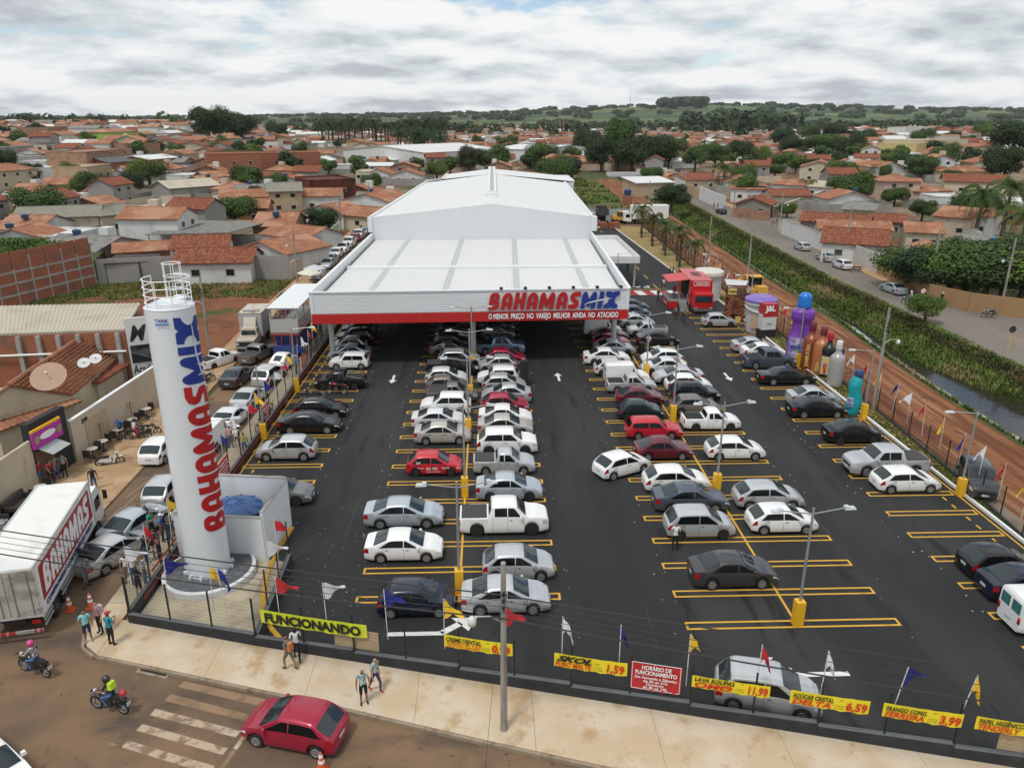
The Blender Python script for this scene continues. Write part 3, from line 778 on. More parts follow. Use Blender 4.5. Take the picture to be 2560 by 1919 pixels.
 # WATER TOWER
TC=Vector((-14.62,34.5,0));TR=1.08;TZ=14.35
plot=MB();plot.prism([(-16.85,31.0),(-10.9,29.3),(-10.95,35.6),(-16.85,37)],0.0,0.06)
struct('tower_plot',plot,M_ptile)
tower=thing('water_tower','tall white cylindrical water tower lettered upward in red and blue','water tower',TC)
MB().lathe([(2.3,0.0),(2.3,0.42),(2.22,0.46)],48).build('plinth',mat('plinth_white',(0.6,0.6,0.6),0.7,var=0.1),tower,40)
MB().lathe([(2.12,0.46),(2.12,0.475)],48).build('plinth_top',mat_layers('plinth_grey',[((0.085,0.09,0.095),),((0.13,0.135,0.14),3,(1,1,1),0.45,0.65)],0.8,0.1),tower)
M_tw=mat('tower_white',(0.68,0.71,0.74),0.32,var=0.03,scale=0.5,coat=0.15)
q=MB();q.lathe([(TR,0.46),(TR,TZ),(TR+0.02,TZ+0.02),(TR-0.05,TZ+0.06),(0.3,TZ+0.36),(0.05,TZ+0.4)],56)
q.build('shell',M_tw,tower,40)
q=MB()
for z in (3.2,6.0,8.8,11.6):q.lathe([(TR+0.001,z),(TR+0.006,z+0.006),(TR+0.006,z+0.03),(TR+0.001,z+0.036)],56)
for k in range(12):
 a=k*PI/6;q.box((math.cos(a)*(TR+0.08),math.sin(a)*(TR+0.08),0.56),(0.16,0.12,0.18),a)
q.build('anchor_ring',M_tw,tower,30)
q=MB()
for z in (0.25,0.6,0.95,1.3):
 ring=[(math.cos(a)*1.0,math.sin(a)*1.0,TZ+z) for a in [R(150+k*300/30) for k in range(31)]]
 q.tube(ring,0.026,5)
for k in range(9):
 a=R(150+k*300/8);q.tube([(math.cos(a),math.sin(a),TZ),(math.cos(a),math.sin(a),TZ+1.3)],0.024,5)
q.build('guard_rail',M_white,tower,60)
q=MB()
lx,ly=math.cos(R(100))*1.5,math.sin(R(100))*1.5
for z in (0.5,1.1,1.7):q.tube([(lx+math.cos(a)*0.42,ly+math.sin(a)*0.36,TZ+z) for a in [k*PI/7 for k in range(15)]],0.024,5)
for k in range(6):
 a=k*PI/3;q.tube([(lx+math.cos(a)*0.42,ly+math.sin(a)*0.42,TZ-11.5),(lx+math.cos(a)*0.42,ly+math.sin(a)*0.42,TZ+1.7)],0.022,5)
q.build('ladder_cage',M_white,tower,60)
MB().lathe([(0.3,0),(0.32,0.1),(0.24,0.16),(0.05,0.2)],14,(0.35,0.45,TZ+0.22)).build('hatch',M_white,tower,40)
cam_dir=math.atan2(-TC.y,-TC.x)
def wrap(me,z_base,a_mid,hgt):
 bm=bmesh.new();bm.from_mesh(me)
 for k in range(1,14):
  bmesh.ops.bisect_plane(bm,geom=bm.verts[:]+bm.edges[:]+bm.faces[:],plane_co=(0,hgt*k/14,0),plane_no=(0,1,0))
 for v in bm.verts:
  x,y,d=v.co.x,v.co.y,v.co.z
  a=a_mid-(y-hgt/2)/TR
  r=TR+0.012+(0.01 if d>0 else 0)
  v.co=(math.cos(a)*r,math.sin(a)*r,z_base+x)
 m2=bpy.data.meshes.new('tower_letter');bm.to_mesh(m2);bm.free()
 m2.materials.append(me.materials[0]);return m2
hT=1.38;sct=11.0/word_len('BAHAMASMIX',hT,1.0);zc=2.95
amid=cam_dir+R(40)
for i,c in enumerate('BAHAMASMIX'):
 g_=glyph(GL[c][0],hT,0.02,M_letR if i<7 else M_letB,0.10,'tower_glyph',sct)
 link('tower_letter',wrap(g_,zc,amid,hT),tower);zc+=GL[c][1]*hT*sct
sw_=glyph([[(0.02,0.06),(0.5,0.24),(1.2,0.36),(2.3,0.40),(2.3,0.43),(1.2,0.42),(0.5,0.30)]],hT,0.02,M_tw,0.0,'swoosh',sct)
m2=wrap(sw_,zc-(1.15+0.42+1.05)*hT*sct,amid,hT)
for v in m2.vertices:v.co.x*=1.012;v.co.y*=1.012
link('tower_swoosh',m2,tower)
tk=text_mesh('TANK',0.22,0.006,0,0.0,'LEFT',1.0,1.0,M_blue)
o=link('maker_lettering',tk,tower);aa=cam_dir-R(22);o.location=(math.cos(aa)*(TR+0.05)-0.3,math.sin(aa)*(TR+0.05),TZ-0.5);o.rotation_euler=(0,0,aa+PI/2)
q=MB();q.box((0.3,-0.01,-0.1),(0.6,0.012,0.08));o=q.build('maker_stripe',mat('maker_blue',(0.05,0.2,0.5),0.5),tower);o.location=(math.cos(aa)*(TR+0.05)-0.3,math.sin(aa)*(TR+0.05),TZ-0.5);o.rotation_euler=(0,0,aa+PI/2)
en=thing('cistern_enclosure','open white walled enclosure behind the water tower','enclosure')
PT=[(-16.8,36.3),(-12.05,35.75),(-11.7,39.6),(-16.8,40.3)]
for (a,b),h in zip(zip(PT,PT[1:]+PT[:1]),(2.65,2.95,3.05,2.7)):
 q=MB();q.bar((a[0],a[1],h/2),(b[0],b[1],h/2),0.16,h);q.build('wall',mat_layers('enclosure_white',[((0.70,0.71,0.72),),((0.60,0.60,0.60),0.8,(1,1,0.4),0.5,0.75)],0.7,0.1,20),en)
 q=MB();q.bar((a[0],a[1],h+0.02),(b[0],b[1],h+0.02),0.2,0.045);q.build('coping',M_conc,en)
tkb=thing('blue_water_tank','round blue ribbed water tank inside the white enclosure','tank',(-14.3,38.0,0.3))
M_tblue=mat('tank_blue',(0.045,0.11,0.27),0.45,var=0.12)
MB().lathe([(1.35,0),(1.5,1.6),(1.55,1.65)],32).build('tank_body',M_tblue,tkb,40)
q=MB();q.lathe([(1.6,1.65),(1.6,1.72),(0.9,2.02),(0.25,2.14),(0.02,2.15)],32)
for k in range(12):
 a=k*PI/6;q.bar((math.cos(a)*0.3,math.sin(a)*0.3,2.15),(math.cos(a)*1.55,math.sin(a)*1.55,1.75),0.12,0.1)
q.build('tank_lid',M_tblue,tkb,40)
# WALLS, FENCES, FLAGS
M_redrail=mat('red_rail',(0.28,0.02,0.018),0.5)
def low_wall(name,pts,label,h0=0.48,h1=0.60,w=0.24,seg=4.75,m=M_dark_wall,cap=True):
 root=thing(name,label,'wall')
 for (x0,y0),(x1,y1) in zip(pts,pts[1:]):
  L=math.hypot(x1-x0,y1-y0);n=max(1,int(round(L/seg)));an=math.atan2(y1-y0,x1-x0)
  for i in range(n):
   a,b=i/n,(i+1)/n
   q=MB();l=L/n
   q.add([(0,-w/2,-0.1),(l-0.01,-w/2,-0.1),(l-0.01,w/2,-0.1),(0,w/2,-0.1),(0,-w/2,h0),(l-0.01,-w/2,h1),(l-0.01,w/2,h1),(0,w/2,h0)],[(3,2,1,0),(4,5,6,7),(0,1,5,4),(1,2,6,5),(2,3,7,6),(3,0,4,7)])
   s_=q.build('wall_section',m,root,loc=(x0+(x1-x0)*a,y0+(y1-y0)*a,0.1),rz=an)
   if cap:
    q=MB();q.bar((0.02,0,h0+0.012),(l-0.03,0,h1+0.012),w-0.03,0.022);q.build('wall_cap',mat('grey_cap',(0.115,0.12,0.125),0.8,var=0.12),s_)
 return root
_pan={}
def wire_panel(L,H):
 k=(round(L,2),round(H,2))
 if k in _pan:return _pan[k]
 q=MB();n=int(L/0.055);t=0.0022
 for i in range(n):
  x=(i+0.5)*L/n;q.add([(x-t,-t,0),(x+t,-t,0),(x,t,0),(x-t,-t,H),(x+t,-t,H),(x,t,H)],[(0,1,4,3),(1,2,5,4),(2,0,3,5)])
 z=0.03
 while z<H:
  q.add([(0,-0.004,z-0.0025),(L,-0.004,z-0.0025),(L,-0.004,z+0.0025),(0,-0.004,z+0.0025),(0,0.002,z),(L,0.002,z)],[(0,1,2,3),(3,2,5,4),(4,5,1,0)]);z+=0.2
 _pan[k]=q.mesh('wire_panel',M_post);return _pan[k]
post_me=MB().box((0,0,1.0),(0.06,0.06,2.0)).box((0,0,2.02),(0.075,0.075,0.05)).mesh('fence_post',M_post)
def mesh_fence(pts,label,z0=0.62,H=1.75,step=2.42):
 root=thing('mesh_fence',label,'fence');spots=[]
 for (x0,y0),(x1,y1) in zip(pts,pts[1:]):
  L=math.hypot(x1-x0,y1-y0);n=max(1,int(round(L/step)));an=math.atan2(y1-y0,x1-x0)
  for i in range(n):
   x,y=x0+(x1-x0)*i/n,y0+(y1-y0)*i/n
   p_=link('fence_post',post_me,root,(x,y,z0));p_.scale=(1,1,(H+0.12)/2.0)
   link('wire_panel',wire_panel(L/n-0.06,H),root,(x+math.cos(an)*0.03,y+math.sin(an)*0.03,z0),an)
   spots.append((x,y))
 p_=link('fence_post',post_me,root,(pts[-1][0],pts[-1][1],z0));p_.scale=(1,1,(H+0.12)/2.0)
 spots.append(pts[-1])
 return spots
FLM={'red':mat('flag_red',(0.50,0.02,0.03),0.8,var=0.08),'white':mat('flag_white',(0.72,0.72,0.76),0.8,var=0.04),'blue':mat('flag_blue',(0.012,0.02,0.20),0.8,var=0.1),'yellow':mat('flag_yellow',(0.80,0.50,0.02),0.8,var=0.06)}
pole_me=MB().tube([(0,0,0.75),(0,0,3.15)],0.02,6).mesh('flag_pole',mat('flag_pole_white',(0.62,0.62,0.60),0.5))
cloth=[]
for v in range(5):
 q=MB();n,mrow=8,5;ln=(0.95,0.85,0.55,0.4,0.75)[v];dr=(0.15,0.35,0.55,0.75,0.05)[v]
 for i in range(n+1):
  t=i/n
  hw=0.40*(1-t)*(1+0.25*math.sin(t*7+v))
  cx_,cz_=t*ln,-0.40-dr*t*t-0.05*math.sin(5*t+v)
  for j in range(mrow+1):
   s=j/mrow*2-1
   q.v.append((cx_+0.03*math.sin(j*1.7+i),0.13*t*math.sin(6*t+v*1.3+s),cz_+s*hw))
 for i in range(n):
  for j in range(mrow):
   a=i*(mrow+1)+j;q.f.append((a,a+1,a+mrow+2,a+mrow+1));q.m.append(0)
 cloth.append(q.mesh('pennant',FLM['red'],180))
def flag(x,y,z,colr,label,group,rz=None,v=None,lean=None):
 t=thing('pennant_flag',label,'flag',(x,y,z),0,group)
 t.rotation_euler=(rnd.gauss(0,0.03),lean if lean is not None else rnd.gauss(0,0.04),0)
 link('flag_pole',pole_me,t)
 c=link('pennant',cloth[v if v is not None else rnd.randrange(5)],t,(0.02,0,3.13));omat(c,FLM[colr]);c.rotation_euler=(0,0,rz if rz is not None else rnd.gauss(0.1,0.35))
low_wall('low_front_wall',[(-17.0,30.6),(-10.6,28.75),(40,15.6)],'stepped charcoal low wall under the fence along the front pavement')
sp_front=mesh_fence([(-10.6,28.75),(40,15.6)],'dark wire mesh fence hung with yellow price banners along the front pavement')
low_wall('low_tower_wall',[(-10.6,28.8),(-10.75,35.6)],'charcoal low wall between the water tower plot and the car park',0.5,0.5)
mesh_fence([(-16.95,30.6),(-10.62,28.77),(-10.75,35.5)],'dark wire mesh fence round the water tower plot')
low_wall('low_side_wall',[(-17.05,30.75),(-17.05,112)],'charcoal low wall with red stripe along the left side of the car park',0.55,0.55,0.22,5.0)
q=MB();q.box((-16.92,72,0.42),(0.03,80,0.16));q.box((-17.05,37,1.02),(0.07,7,0.07));tag(q.build('red_rail',M_redrail),'long red stripe rail along the charcoal side wall of the car park','rail')
sp_left=mesh_fence([(-17.05,30.7),(-17.05,110)],'dark wire mesh fence with pennants along the left street',0.65,1.7,2.45)
RFN=[(14,29.2),(30,29.6),(37,30.15),(46,30.95),(54,31.35),(67,31.8),(96,32.4),(122,32.45),(166,33.7)]
rpts=[(lerpk(RFN,y),y) for y in (14,30,37,46,54,67,96,122,166)]
low_wall('low_lawn_wall',rpts,'thin grey low wall under the fence beside the dirt track',0.06,0.06,0.14,5.0,cap=False)
sp_right=mesh_fence(rpts,'dark wire mesh fence with pennants between the lawn strip and the dirt track',0.1,1.75,2.42)
for i,(x,c) in enumerate(zip((-9.36,-7.16,-4.45,-2.0,0.55,2.82,5.05,7.62,10.11,12.37,14.77,16.9,19.3),['red','white','blue','yellow']*4)):
 flag(x,fw_y(x)+0.12,0.62,c,'%s pennant on a white pole, %s from the left on the front fence'%(c,ORD[i]),'pennants along the front fence',None,(0,0,1,1,1,3,3,2,3,3,0,3,1)[i],(0,-0.02,-0.03,0,0,0,0,0,0.02,0.05,0.09,0.12,0.1)[i])
for i,(p,c) in enumerate((((-16.9,31.2),'white'),((-17.0,33.3),'red'),((-17.0,36.0),'yellow'),((-14.9,30.15),'blue'),((-12.6,29.5),'yellow'),((-11.9,29.3),'blue'),((-10.75,31.6),'white'),((-10.75,33.6),'red'))):
 flag(p[0],p[1],0.62,c,'%s pennant on a white pole, %s around the water tower plot'%(c,ORD[i]),'pennants round the tower plot')
for i in range(22):
 c=['yellow','blue','white','red'][i%4];y=42.4+i*2.45
 flag(-17.05,y,0.62,c,'%s pennant on a white pole, %s along the left street fence'%(c,ORD[i]),'pennants along the left fence',rnd.gauss(-0.5,0.3))
for i in range(36):
 c=['yellow','red','white','blue'][i%4];y=37.4+i*2.42
 flag(lerpk(RFN,y),y,0.1,c,'%s pennant on a white pole, %s along the dirt track fence'%(c,ORD[i]),'pennants along the dirt track fence',rnd.gauss(2.9,0.4),rnd.choice((1,2,3,3,2)))
M_ban=mat('banner_yellow',(0.80,0.66,0.02),0.55,var=0.05,scale=1.5)
M_ban2=mat('banner_lime',(0.62,0.68,0.03),0.55,var=0.05,scale=1.5)
M_ink=mat('print_black',(0.012,0.012,0.012),0.6)
M_inkr=mat('print_red',(0.62,0.03,0.01),0.6)
M_tin=mat('sign_red',(0.46,0.02,0.025),0.45,var=0.06)
fan=math.atan2(FW[2][1]-FW[1][1],FW[2][0]-FW[1][0])
def banner(name,x0,x1,zb,zt,m,label,texts,dz=0.0):
 """texts: (string, size, x, z, colour, bold, shear, fitted width)"""
 y0=fw_y(x0)-0.06
 L=(x1-x0)/math.cos(fan);Hh=zt-zb
 t=thing(name,label,'banner',(x0,y0,zb),fan)
 q=MB();n=14
 for i in range(n+1):
  x=L*i/n;s=-0.03*math.sin(PI*i/n)*Hh;w=0.03*math.sin(i*1.9)+0.015*math.sin(i*4.1)
  q.v+=[(x,w,s),(x,w*0.3,Hh+s*1.6+dz*i/n)]
 for i in range(n):q.f.append((2*i,2*i+2,2*i+3,2*i+1));q.m.append(0)
 q.build('banner_sheet',m,t,180)
 for s,size,x,z,c,bold,sh,wd in texts:
  me=text_mesh(s,size,bold*size,sh,0.0,'LEFT',1.0,1.0,c)
  wx=max(v.co.x for v in me.vertices)
  o=link('lettering',me,t,(x,-0.055,z));o.scale=(wd/wx,1,1)
 return t
banner('banner',-10.2,-5.36,1.42,2.1,M_ban2,'long lime yellow banner reading FUNCIONANDO on the front fence',[('FUNCIONANDO',0.62,0.2,0.12,M_ink,0.05,0,4.55)],0.0)
def price(x0,x1,zb,zt,a,b,c,label,b2=None,extra=None):
 L=(x1-x0)/math.cos(fan);tx=[(a,0.27,0.08,0.34,M_ink,0.028,0.2,L*0.52 if b2 is None else L*0.52),(c,0.52,L*0.70,0.10,M_inkr,0.03,0.15,L*0.27),('por',0.1,L*0.62,0.48,M_ink,0.0,0.2,0.16),('A PARTIR',0.085,L*0.56,0.2,M_ink,0.0,0.2,0.33),('DE 1 UNID',0.085,L*0.56,0.09,M_ink,0.0,0.2,0.33)]
 if b2:tx+=[(b,0.19,0.08,0.195,M_inkr,0.012,0.2,L*0.52),(b2,0.19,0.08,0.04,M_inkr,0.012,0.2,L*0.5)]
 else:tx+=[(b,0.34,0.06,0.06,M_inkr,0.03,0.25,L*0.5)]
 return banner('banner',x0,x1,zb,zt,M_ban,label,tx+(extra or []))
price(-2.0,0.82,1.63,2.24,'CREME DENTAL','ORAL-B 123','0,99','yellow toothpaste price banner behind the utility pole on the front fence','ANTICARIES')
banner('banner',2.5,5.34,1.5,2.14,M_ban,'yellow beer price banner reading 1,59 on the front fence',[('SKOL',0.36,0.1,0.33,M_ink,0.05,0.45,1.45),('PURO MALTE',0.32,0.05,0.06,M_inkr,0.03,0.1,1.45),('1,59',0.52,2.05,0.12,M_inkr,0.03,0.15,0.78),('269ml',0.09,1.62,0.4,M_ink,0,0.2,0.25),('A PARTIR',0.085,1.58,0.22,M_ink,0,0.2,0.36),('DE 12 UNID',0.085,1.58,0.1,M_ink,0,0.2,0.4)])
price(7.77,10.59,1.5,2.05,'LAVA ROUPAS','OMO','11,99','yellow laundry powder price banner in front of the silver minivan',None,[('LAVAGEM',0.12,0.95,0.17,M_inkr,0.01,0.2,0.45),('PERFEITA',0.12,0.95,0.05,M_inkr,0.01,0.2,0.45)])
price(11.3,14.02,1.44,2.06,'AÇÚCAR CRISTAL','DELTA','6,59','yellow sugar price banner reading 6,59 on the front fence')
price(14.46,17.08,1.48,2.1,'FRANGO CONG.','FERREIRA','3,99','yellow frozen chicken price banner reading 3,99 on the front fence')
price(17.47,20.2,1.54,2.12,'PAPEL HIGIÊNICO','TENDERLY','2,99','yellow toilet paper price banner cut by the right edge of the picture')
sg=banner('opening_hours_sign',5.48,7.39,1.02,2.32,M_tin,'red metal opening hours sign with white letters on the front fence',[('HORÁRIO DE',0.27,0.42,1.0,M_white,0.03,0,1.15),('FUNCIONAMENTO',0.27,0.17,0.76,M_white,0.03,0,1.62),('De Segunda a Sábado:',0.18,0.16,0.56,M_white,0.02,0,1.65),('do 8h as 21h'.replace('do','de'),0.18,0.5,0.40,M_white,0.02,0,0.95),('Domingo:',0.18,0.62,0.25,M_white,0.02,0,0.7),('de 8h as 14h',0.18,0.5,0.10,M_white,0.02,0,0.95)])
sg['category']='sign'
q=MB();q.box((0.98,-0.015,0.03),(1.86,0.012,0.02));q.box((0.98,-0.015,1.27),(1.86,0.012,0.02));q.box((0.05,-0.015,0.65),(0.02,0.012,1.24));q.box((1.92,-0.015,0.65),(0.02,0.012,1.24));q.build('sign_border',M_white,sg)
for i,(x,w_) in enumerate(((-6.9,2.05),(18.4,2.4))):
 t=MB();t.box((w_/2,0.1,0.55),(w_,0.03,0.95));o=t.build('plywood_board',mat('pale_board',(0.50,0.38,0.24),0.8,var=0.12,scale=3),None,loc=(x,fw_y(x),0.62),rz=fan)
 tag(o,('pale board leaning behind the fence under the lime banner','pale board behind the fence under the toilet paper banner')[i],'board')
for i,y in enumerate((43.4,53.0,66.2)):
 t=thing('notice_sign','red notice sign with white text, %s along the left street fence'%ORD[i],'sign',(-16.98,y,0.85),PI/2,'red notices on the left fence')
 MB().box((1.0,0,0.6),(2.0,0.03,1.15)).build('sign_plate',M_tin,t)
 q=MB()
 for k,(z,w_) in enumerate(((0.95,1.5),(0.70,1.7),(0.45,1.6),(0.22,1.3))):q.box((1.0,-0.025,z),(w_,0.01,0.12 if k<2 else 0.08));q.box((1.0,0.025,z),(w_,0.01,0.12 if k<2 else 0.08))
 q.build('sign_text',mat('notice_white',(0.62,0.55,0.55),0.6,var=0.5,scale=9,sharp=0.05),t)
 # LAMP POSTS
M_led=mat('lamp_head',(0.55,0.58,0.60),0.4)
lampd=thing('lamp_post','x','lamp post',(0,0,0),0,'car park lamp posts')
MB().box((0,0,0.66),(0.42,0.42,1.32)).build('lamp_base',M_yellow,lampd)
MB().tube([(0,0,1.3),(0,0,6.15)],[0.075,0.055],10).build('lamp_pole',M_steel,lampd,60)
for s in (1,-1):
 a_=MB().tube([(0,0,5.85),(1.45*s,0,6.08)],0.03,6).build('lamp_arm',M_steel,lampd,60)
 MB().box((1.68*s,0,6.08),(0.52,0.26,0.09),0,0,0.8).box((1.52*s,0,6.15),(0.2,0.2,0.08)).build('lamp_head',M_led,a_)
lamps=thing('side_lamp_post','x','lamp post',(0,0,0),0,'side lamp posts')
MB().box((0,0,0.6),(0.40,0.40,1.2)).build('lamp_base',M_yellow,lamps)
MB().tube([(0,0,1.2),(0,0,5.7)],[0.07,0.055],10).build('lamp_pole',M_steel,lamps,60)
a_=MB().tube([(0,0,5.55),(1.5,0,5.68)],0.03,6).build('lamp_arm',M_steel,lamps,60)
MB().box((1.72,0,5.68),(0.52,0.26,0.09),0,0,0.8).build('lamp_head',M_led,a_)
first=True
def lamp(proto,x,y,rz,label):
 global first
 o=dup(proto,(x,y,0.01),rz,label);return o
for j,(x,ysl) in enumerate(((-1.62,(32.6,42.9,52.6,60.2,68.3)),(14.32,(29.55,42.9,54.9,65.4)))):
 for i,y in enumerate(ysl):
  lamp(lampd,x,y,0.06,'two armed lamp post, %s from the street on the %s island'%(ORD[i],('left','right')[j]))
for i,y in enumerate((42.2,52.4,62.8)):
 lamp(lamps,-16.75,y,0.1,'single armed lamp post, %s along the left wall of the car park'%ORD[i])
for i,y in enumerate((42.0,55.0,68.6,84.2,98.0)):
 lamp(lamps,29.55 if y<80 else 29.9,y,PI,'single armed lamp post, %s along the dirt track side'%ORD[i])
for i,(x,y) in enumerate(((16.2,124.0),(17.0,99.0))):
 lamp(lamps,x,y,0.0,('single armed lamp post behind the side canopy','single armed lamp post in front of the side canopy')[i])
for pr in (lampd,lamps):
 for ch in list(pr.children):
  for g2 in list(ch.children):bpy.data.objects.remove(g2)
  bpy.data.objects.remove(ch)
 bpy.data.objects.remove(pr)
 # UTILITY POLES AND WIRES
def util_pole(x,y,H,label,rz=0.0,lamp_arm=1,group=None,z=0.1,r0=0.145):
 t=thing('utility_pole',label,'utility pole',(x,y,z),rz,group)
 MB().tube([(0,0,0),(0,0,H*0.5),(0,0,H)],[r0,r0*0.85,r0*0.66],10).build('pole_shaft',M_wood,t,60)
 q=MB()
 for zz in (H-1.2,H-1.5,H-1.8):q.box((0.0,-0.16,zz),(0.09,0.12,0.1));q.tube([(0,-0.2,zz-0.07),(0,-0.2,zz+0.07)],0.04,6)
 q.build('insulator',M_black,t)['kind']='stuff'
 if lamp_arm:
  a_=MB().tube([(0,0,H*0.66),(-0.5*lamp_arm,0,H*0.70),(-1.05*lamp_arm,0,H*0.70)],0.028,6).build('lamp_arm',M_steel,t,60)
  MB().lathe([(0.05,0.16),(0.12,0.1),(0.17,-0.05),(0.15,-0.2),(0.04,-0.27)][::-1],12,(-1.15*lamp_arm,0,H*0.68)).build('lamp_bowl',mat('lamp_bowl',(0.62,0.6,0.54),0.35),a_,60)
 return t
util_pole(0.42,23.35,7.5,'weathered concrete utility pole with a street lamp on the front pavement',0.0,1)
def wire(p,q,sag,r,name,label):
 pts=[]
 for i in range(25):
  t=i/24;v=Vector(p).lerp(Vector(q),t);v.z-=sag*4*t*(1-t);pts.append(v)
 return tag(MB().tube(pts,r,5).build(name,M_black),label,'cable')
L0,P0,R0=Vector((-38.5,33.6,0)),Vector((0.42,23.2,0)),Vector((36.5,13.9,0))
for i,(z,r) in enumerate(((6.35,0.028),(6.1,0.012),(5.85,0.012),(5.6,0.012),(5.35,0.03))):
 nm=('uppermost','second highest','middle','second lowest','lowest')[i]
 wire((L0.x,L0.y,z+0.35),(P0.x,P0.y,z),0.45+0.05*i,r,'overhead_cable','%s black cable from the front utility pole to the left'%nm)
 wire((P0.x,P0.y,z),(R0.x,R0.y,z-0.1),0.35+0.05*i,r,'overhead_cable','%s black cable from the front utility pole to the right'%nm)
wire((0.3,23.2,6.0),(-0.55,18.0,0.1),0.0,0.008,'guy_wire','thin slanting guy wire of the front utility pole')
dr=thing('storm_drain','dark storm drain opening in the kerb near the corner','drain',(*G(338,1447),0.0),math.atan2(-1.43,4.6))
MB().box((0,0,0.02),(1.55,0.75,0.03)).build('drain_frame',M_kerb,dr)
MB().box((0,0.02,0.04),(1.3,0.5,0.02)).build('drain_mouth',mat('drain_dark',(0.012,0.010,0.008),0.9),dr)
# CARS
def paint(name,col,metal=0.25,rough=0.30):
 m=mat('paint_'+name,col,rough,metal,0.05,1.2,coat=0.5)
 return m
PAINT={'white':paint('white',(0.78,0.78,0.77),0.0,0.35),'pearl':paint('pearl',(0.66,0.67,0.68),0.1,0.32),'silver':paint('silver',(0.55,0.56,0.57),0.45,0.32),'ice':paint('ice',(0.47,0.52,0.56),0.4,0.3),'beige':paint('beige',(0.52,0.50,0.46),0.4,0.32),'grey':paint('grey',(0.19,0.19,0.19),0.45,0.35),'brown grey':paint('brown_grey',(0.20,0.175,0.155),0.4,0.35),'charcoal':paint('charcoal',(0.055,0.056,0.06),0.35,0.3),'black':paint('black',(0.010,0.010,0.012),0.1,0.22),'navy':paint('navy',(0.012,0.016,0.035),0.2,0.25),'slate':paint('slate',(0.085,0.105,0.135),0.4,0.3),'steel blue':paint('steel_blue',(0.20,0.29,0.39),0.4,0.3),'red':paint('red',(0.52,0.015,0.03),0.1,0.3),'crimson':paint('crimson',(0.36,0.015,0.045),0.25,0.3),'maroon':paint('maroon',(0.13,0.012,0.022),0.25,0.3),'green':paint('green',(0.008,0.028,0.032),0.25,0.3),}
M_tyre=mat('tyre_rubber',(0.014,0.014,0.014),0.85)
M_rim=mat('alloy_rim',(0.42,0.43,0.44),0.35,0.6,0.15)
M_hub=mat('steel_rim',(0.03,0.03,0.032),0.5,0.3)
M_glass=mat('car_glass',(0.006,0.007,0.008),0.08,var=0.1,spec=0.22)
M_glassw=mat('windscreen_glass',(0.022,0.033,0.037),0.06,var=0.3,scale=1.2,spec=0.55)
M_head=mat('headlight',(0.62,0.64,0.66),0.12,0.2)
M_tail=mat('taillight',(0.35,0.008,0.012),0.15)
M_plate=mat('number_plate',(0.55,0.56,0.56),0.5)
SP={'hatch':dict(L=3.9,W=1.68,H=1.48,fa=1.20,ra=-1.26,r=0.30,cw=1.10,rf=0.26,rr=-1.22,bf=-1.80,nz=0.70,cz=0.96,bz=0.94,tz=0.86,rw=0.58),'sedan':dict(L=4.45,W=1.73,H=1.47,fa=1.33,ra=-1.28,r=0.31,cw=1.20,rf=0.32,rr=-0.86,bf=-1.68,nz=0.70,cz=0.97,bz=0.95,tz=1.03,rw=0.59),'coupe':dict(L=4.25,W=1.68,H=1.38,fa=1.25,ra=-1.25,r=0.29,cw=0.98,rf=0.32,rr=-0.95,bf=-1.85,nz=0.66,cz=0.88,bz=0.88,tz=0.90,rw=0.57),'boxsedan':dict(L=4.75,W=1.76,H=1.40,fa=1.45,ra=-1.28,r=0.32,cw=1.02,rf=0.50,rr=-0.80,bf=-1.25,nz=0.84,cz=0.96,bz=0.94,tz=0.96,rw=0.61),'suv':dict(L=4.35,W=1.80,H=1.66,fa=1.30,ra=-1.32,r=0.345,cw=1.12,rf=0.42,rr=-1.50,bf=-2.02,nz=0.92,cz=1.08,bz=1.07,tz=1.0,rw=0.64),'mpv':dict(L=4.1,W=1.70,H=1.63,fa=1.28,ra=-1.32,r=0.305,cw=1.28,rf=0.42,rr=-1.45,bf=-1.92,nz=0.78,cz=1.02,bz=0.98,tz=0.95,rw=0.62),'wagon':dict(L=4.2,W=1.66,H=1.43,fa=1.22,ra=-1.26,r=0.295,cw=0.95,rf=0.32,rr=-1.68,bf=-2.02,nz=0.72,cz=0.91,bz=0.90,tz=0.88,rw=0.58),'uno':dict(L=3.7,W=1.56,H=1.46,fa=1.13,ra=-1.22,r=0.28,cw=0.90,rf=0.42,rr=-1.48,bf=-1.76,nz=0.78,cz=0.94,bz=0.90,tz=0.88,rw=0.58),'pickup':dict(L=5.25,W=1.85,H=1.80,fa=1.62,ra=-1.60,r=0.38,cw=1.32,rf=0.72,rr=-0.72,bf=-0.92,nz=1.0,cz=1.16,bz=1.14,tz=1.12,rw=0.64,bed=True),'smallpick':dict(L=4.45,W=1.70,H=1.55,fa=1.38,ra=-1.32,r=0.305,cw=1.16,rf=0.50,rr=-0.42,bf=-0.62,nz=0.76,cz=0.97,bz=0.95,tz=0.98,rw=0.60,bed=True),'van':dict(L=4.3,W=1.66,H=1.88,fa=1.32,ra=-1.30,r=0.30,cw=1.05,rf=0.52,rr=-0.02,bf=-2.10,nz=0.72,cz=0.95,bz=0.93,tz=1.0,rw=0.66,box=True),'beetle':dict(L=4.05,W=1.52,H=1.5,fa=1.20,ra=-1.20,r=0.33,cw=0.72,rf=0.36,rr=-0.62,bf=-1.28,nz=0.62,cz=0.98,bz=0.95,tz=0.60,rw=0.54,beetle=True),}
def interp(P,x):
 if x>=P[0][0]:return P[0][1]
 for (a,za),(b,zb) in zip(P,P[1:]):
  if b<=x<=a:
   t=(a-x)/(a-b) if a!=b else 0
   return za+(zb-za)*t
 return P[-1][1]
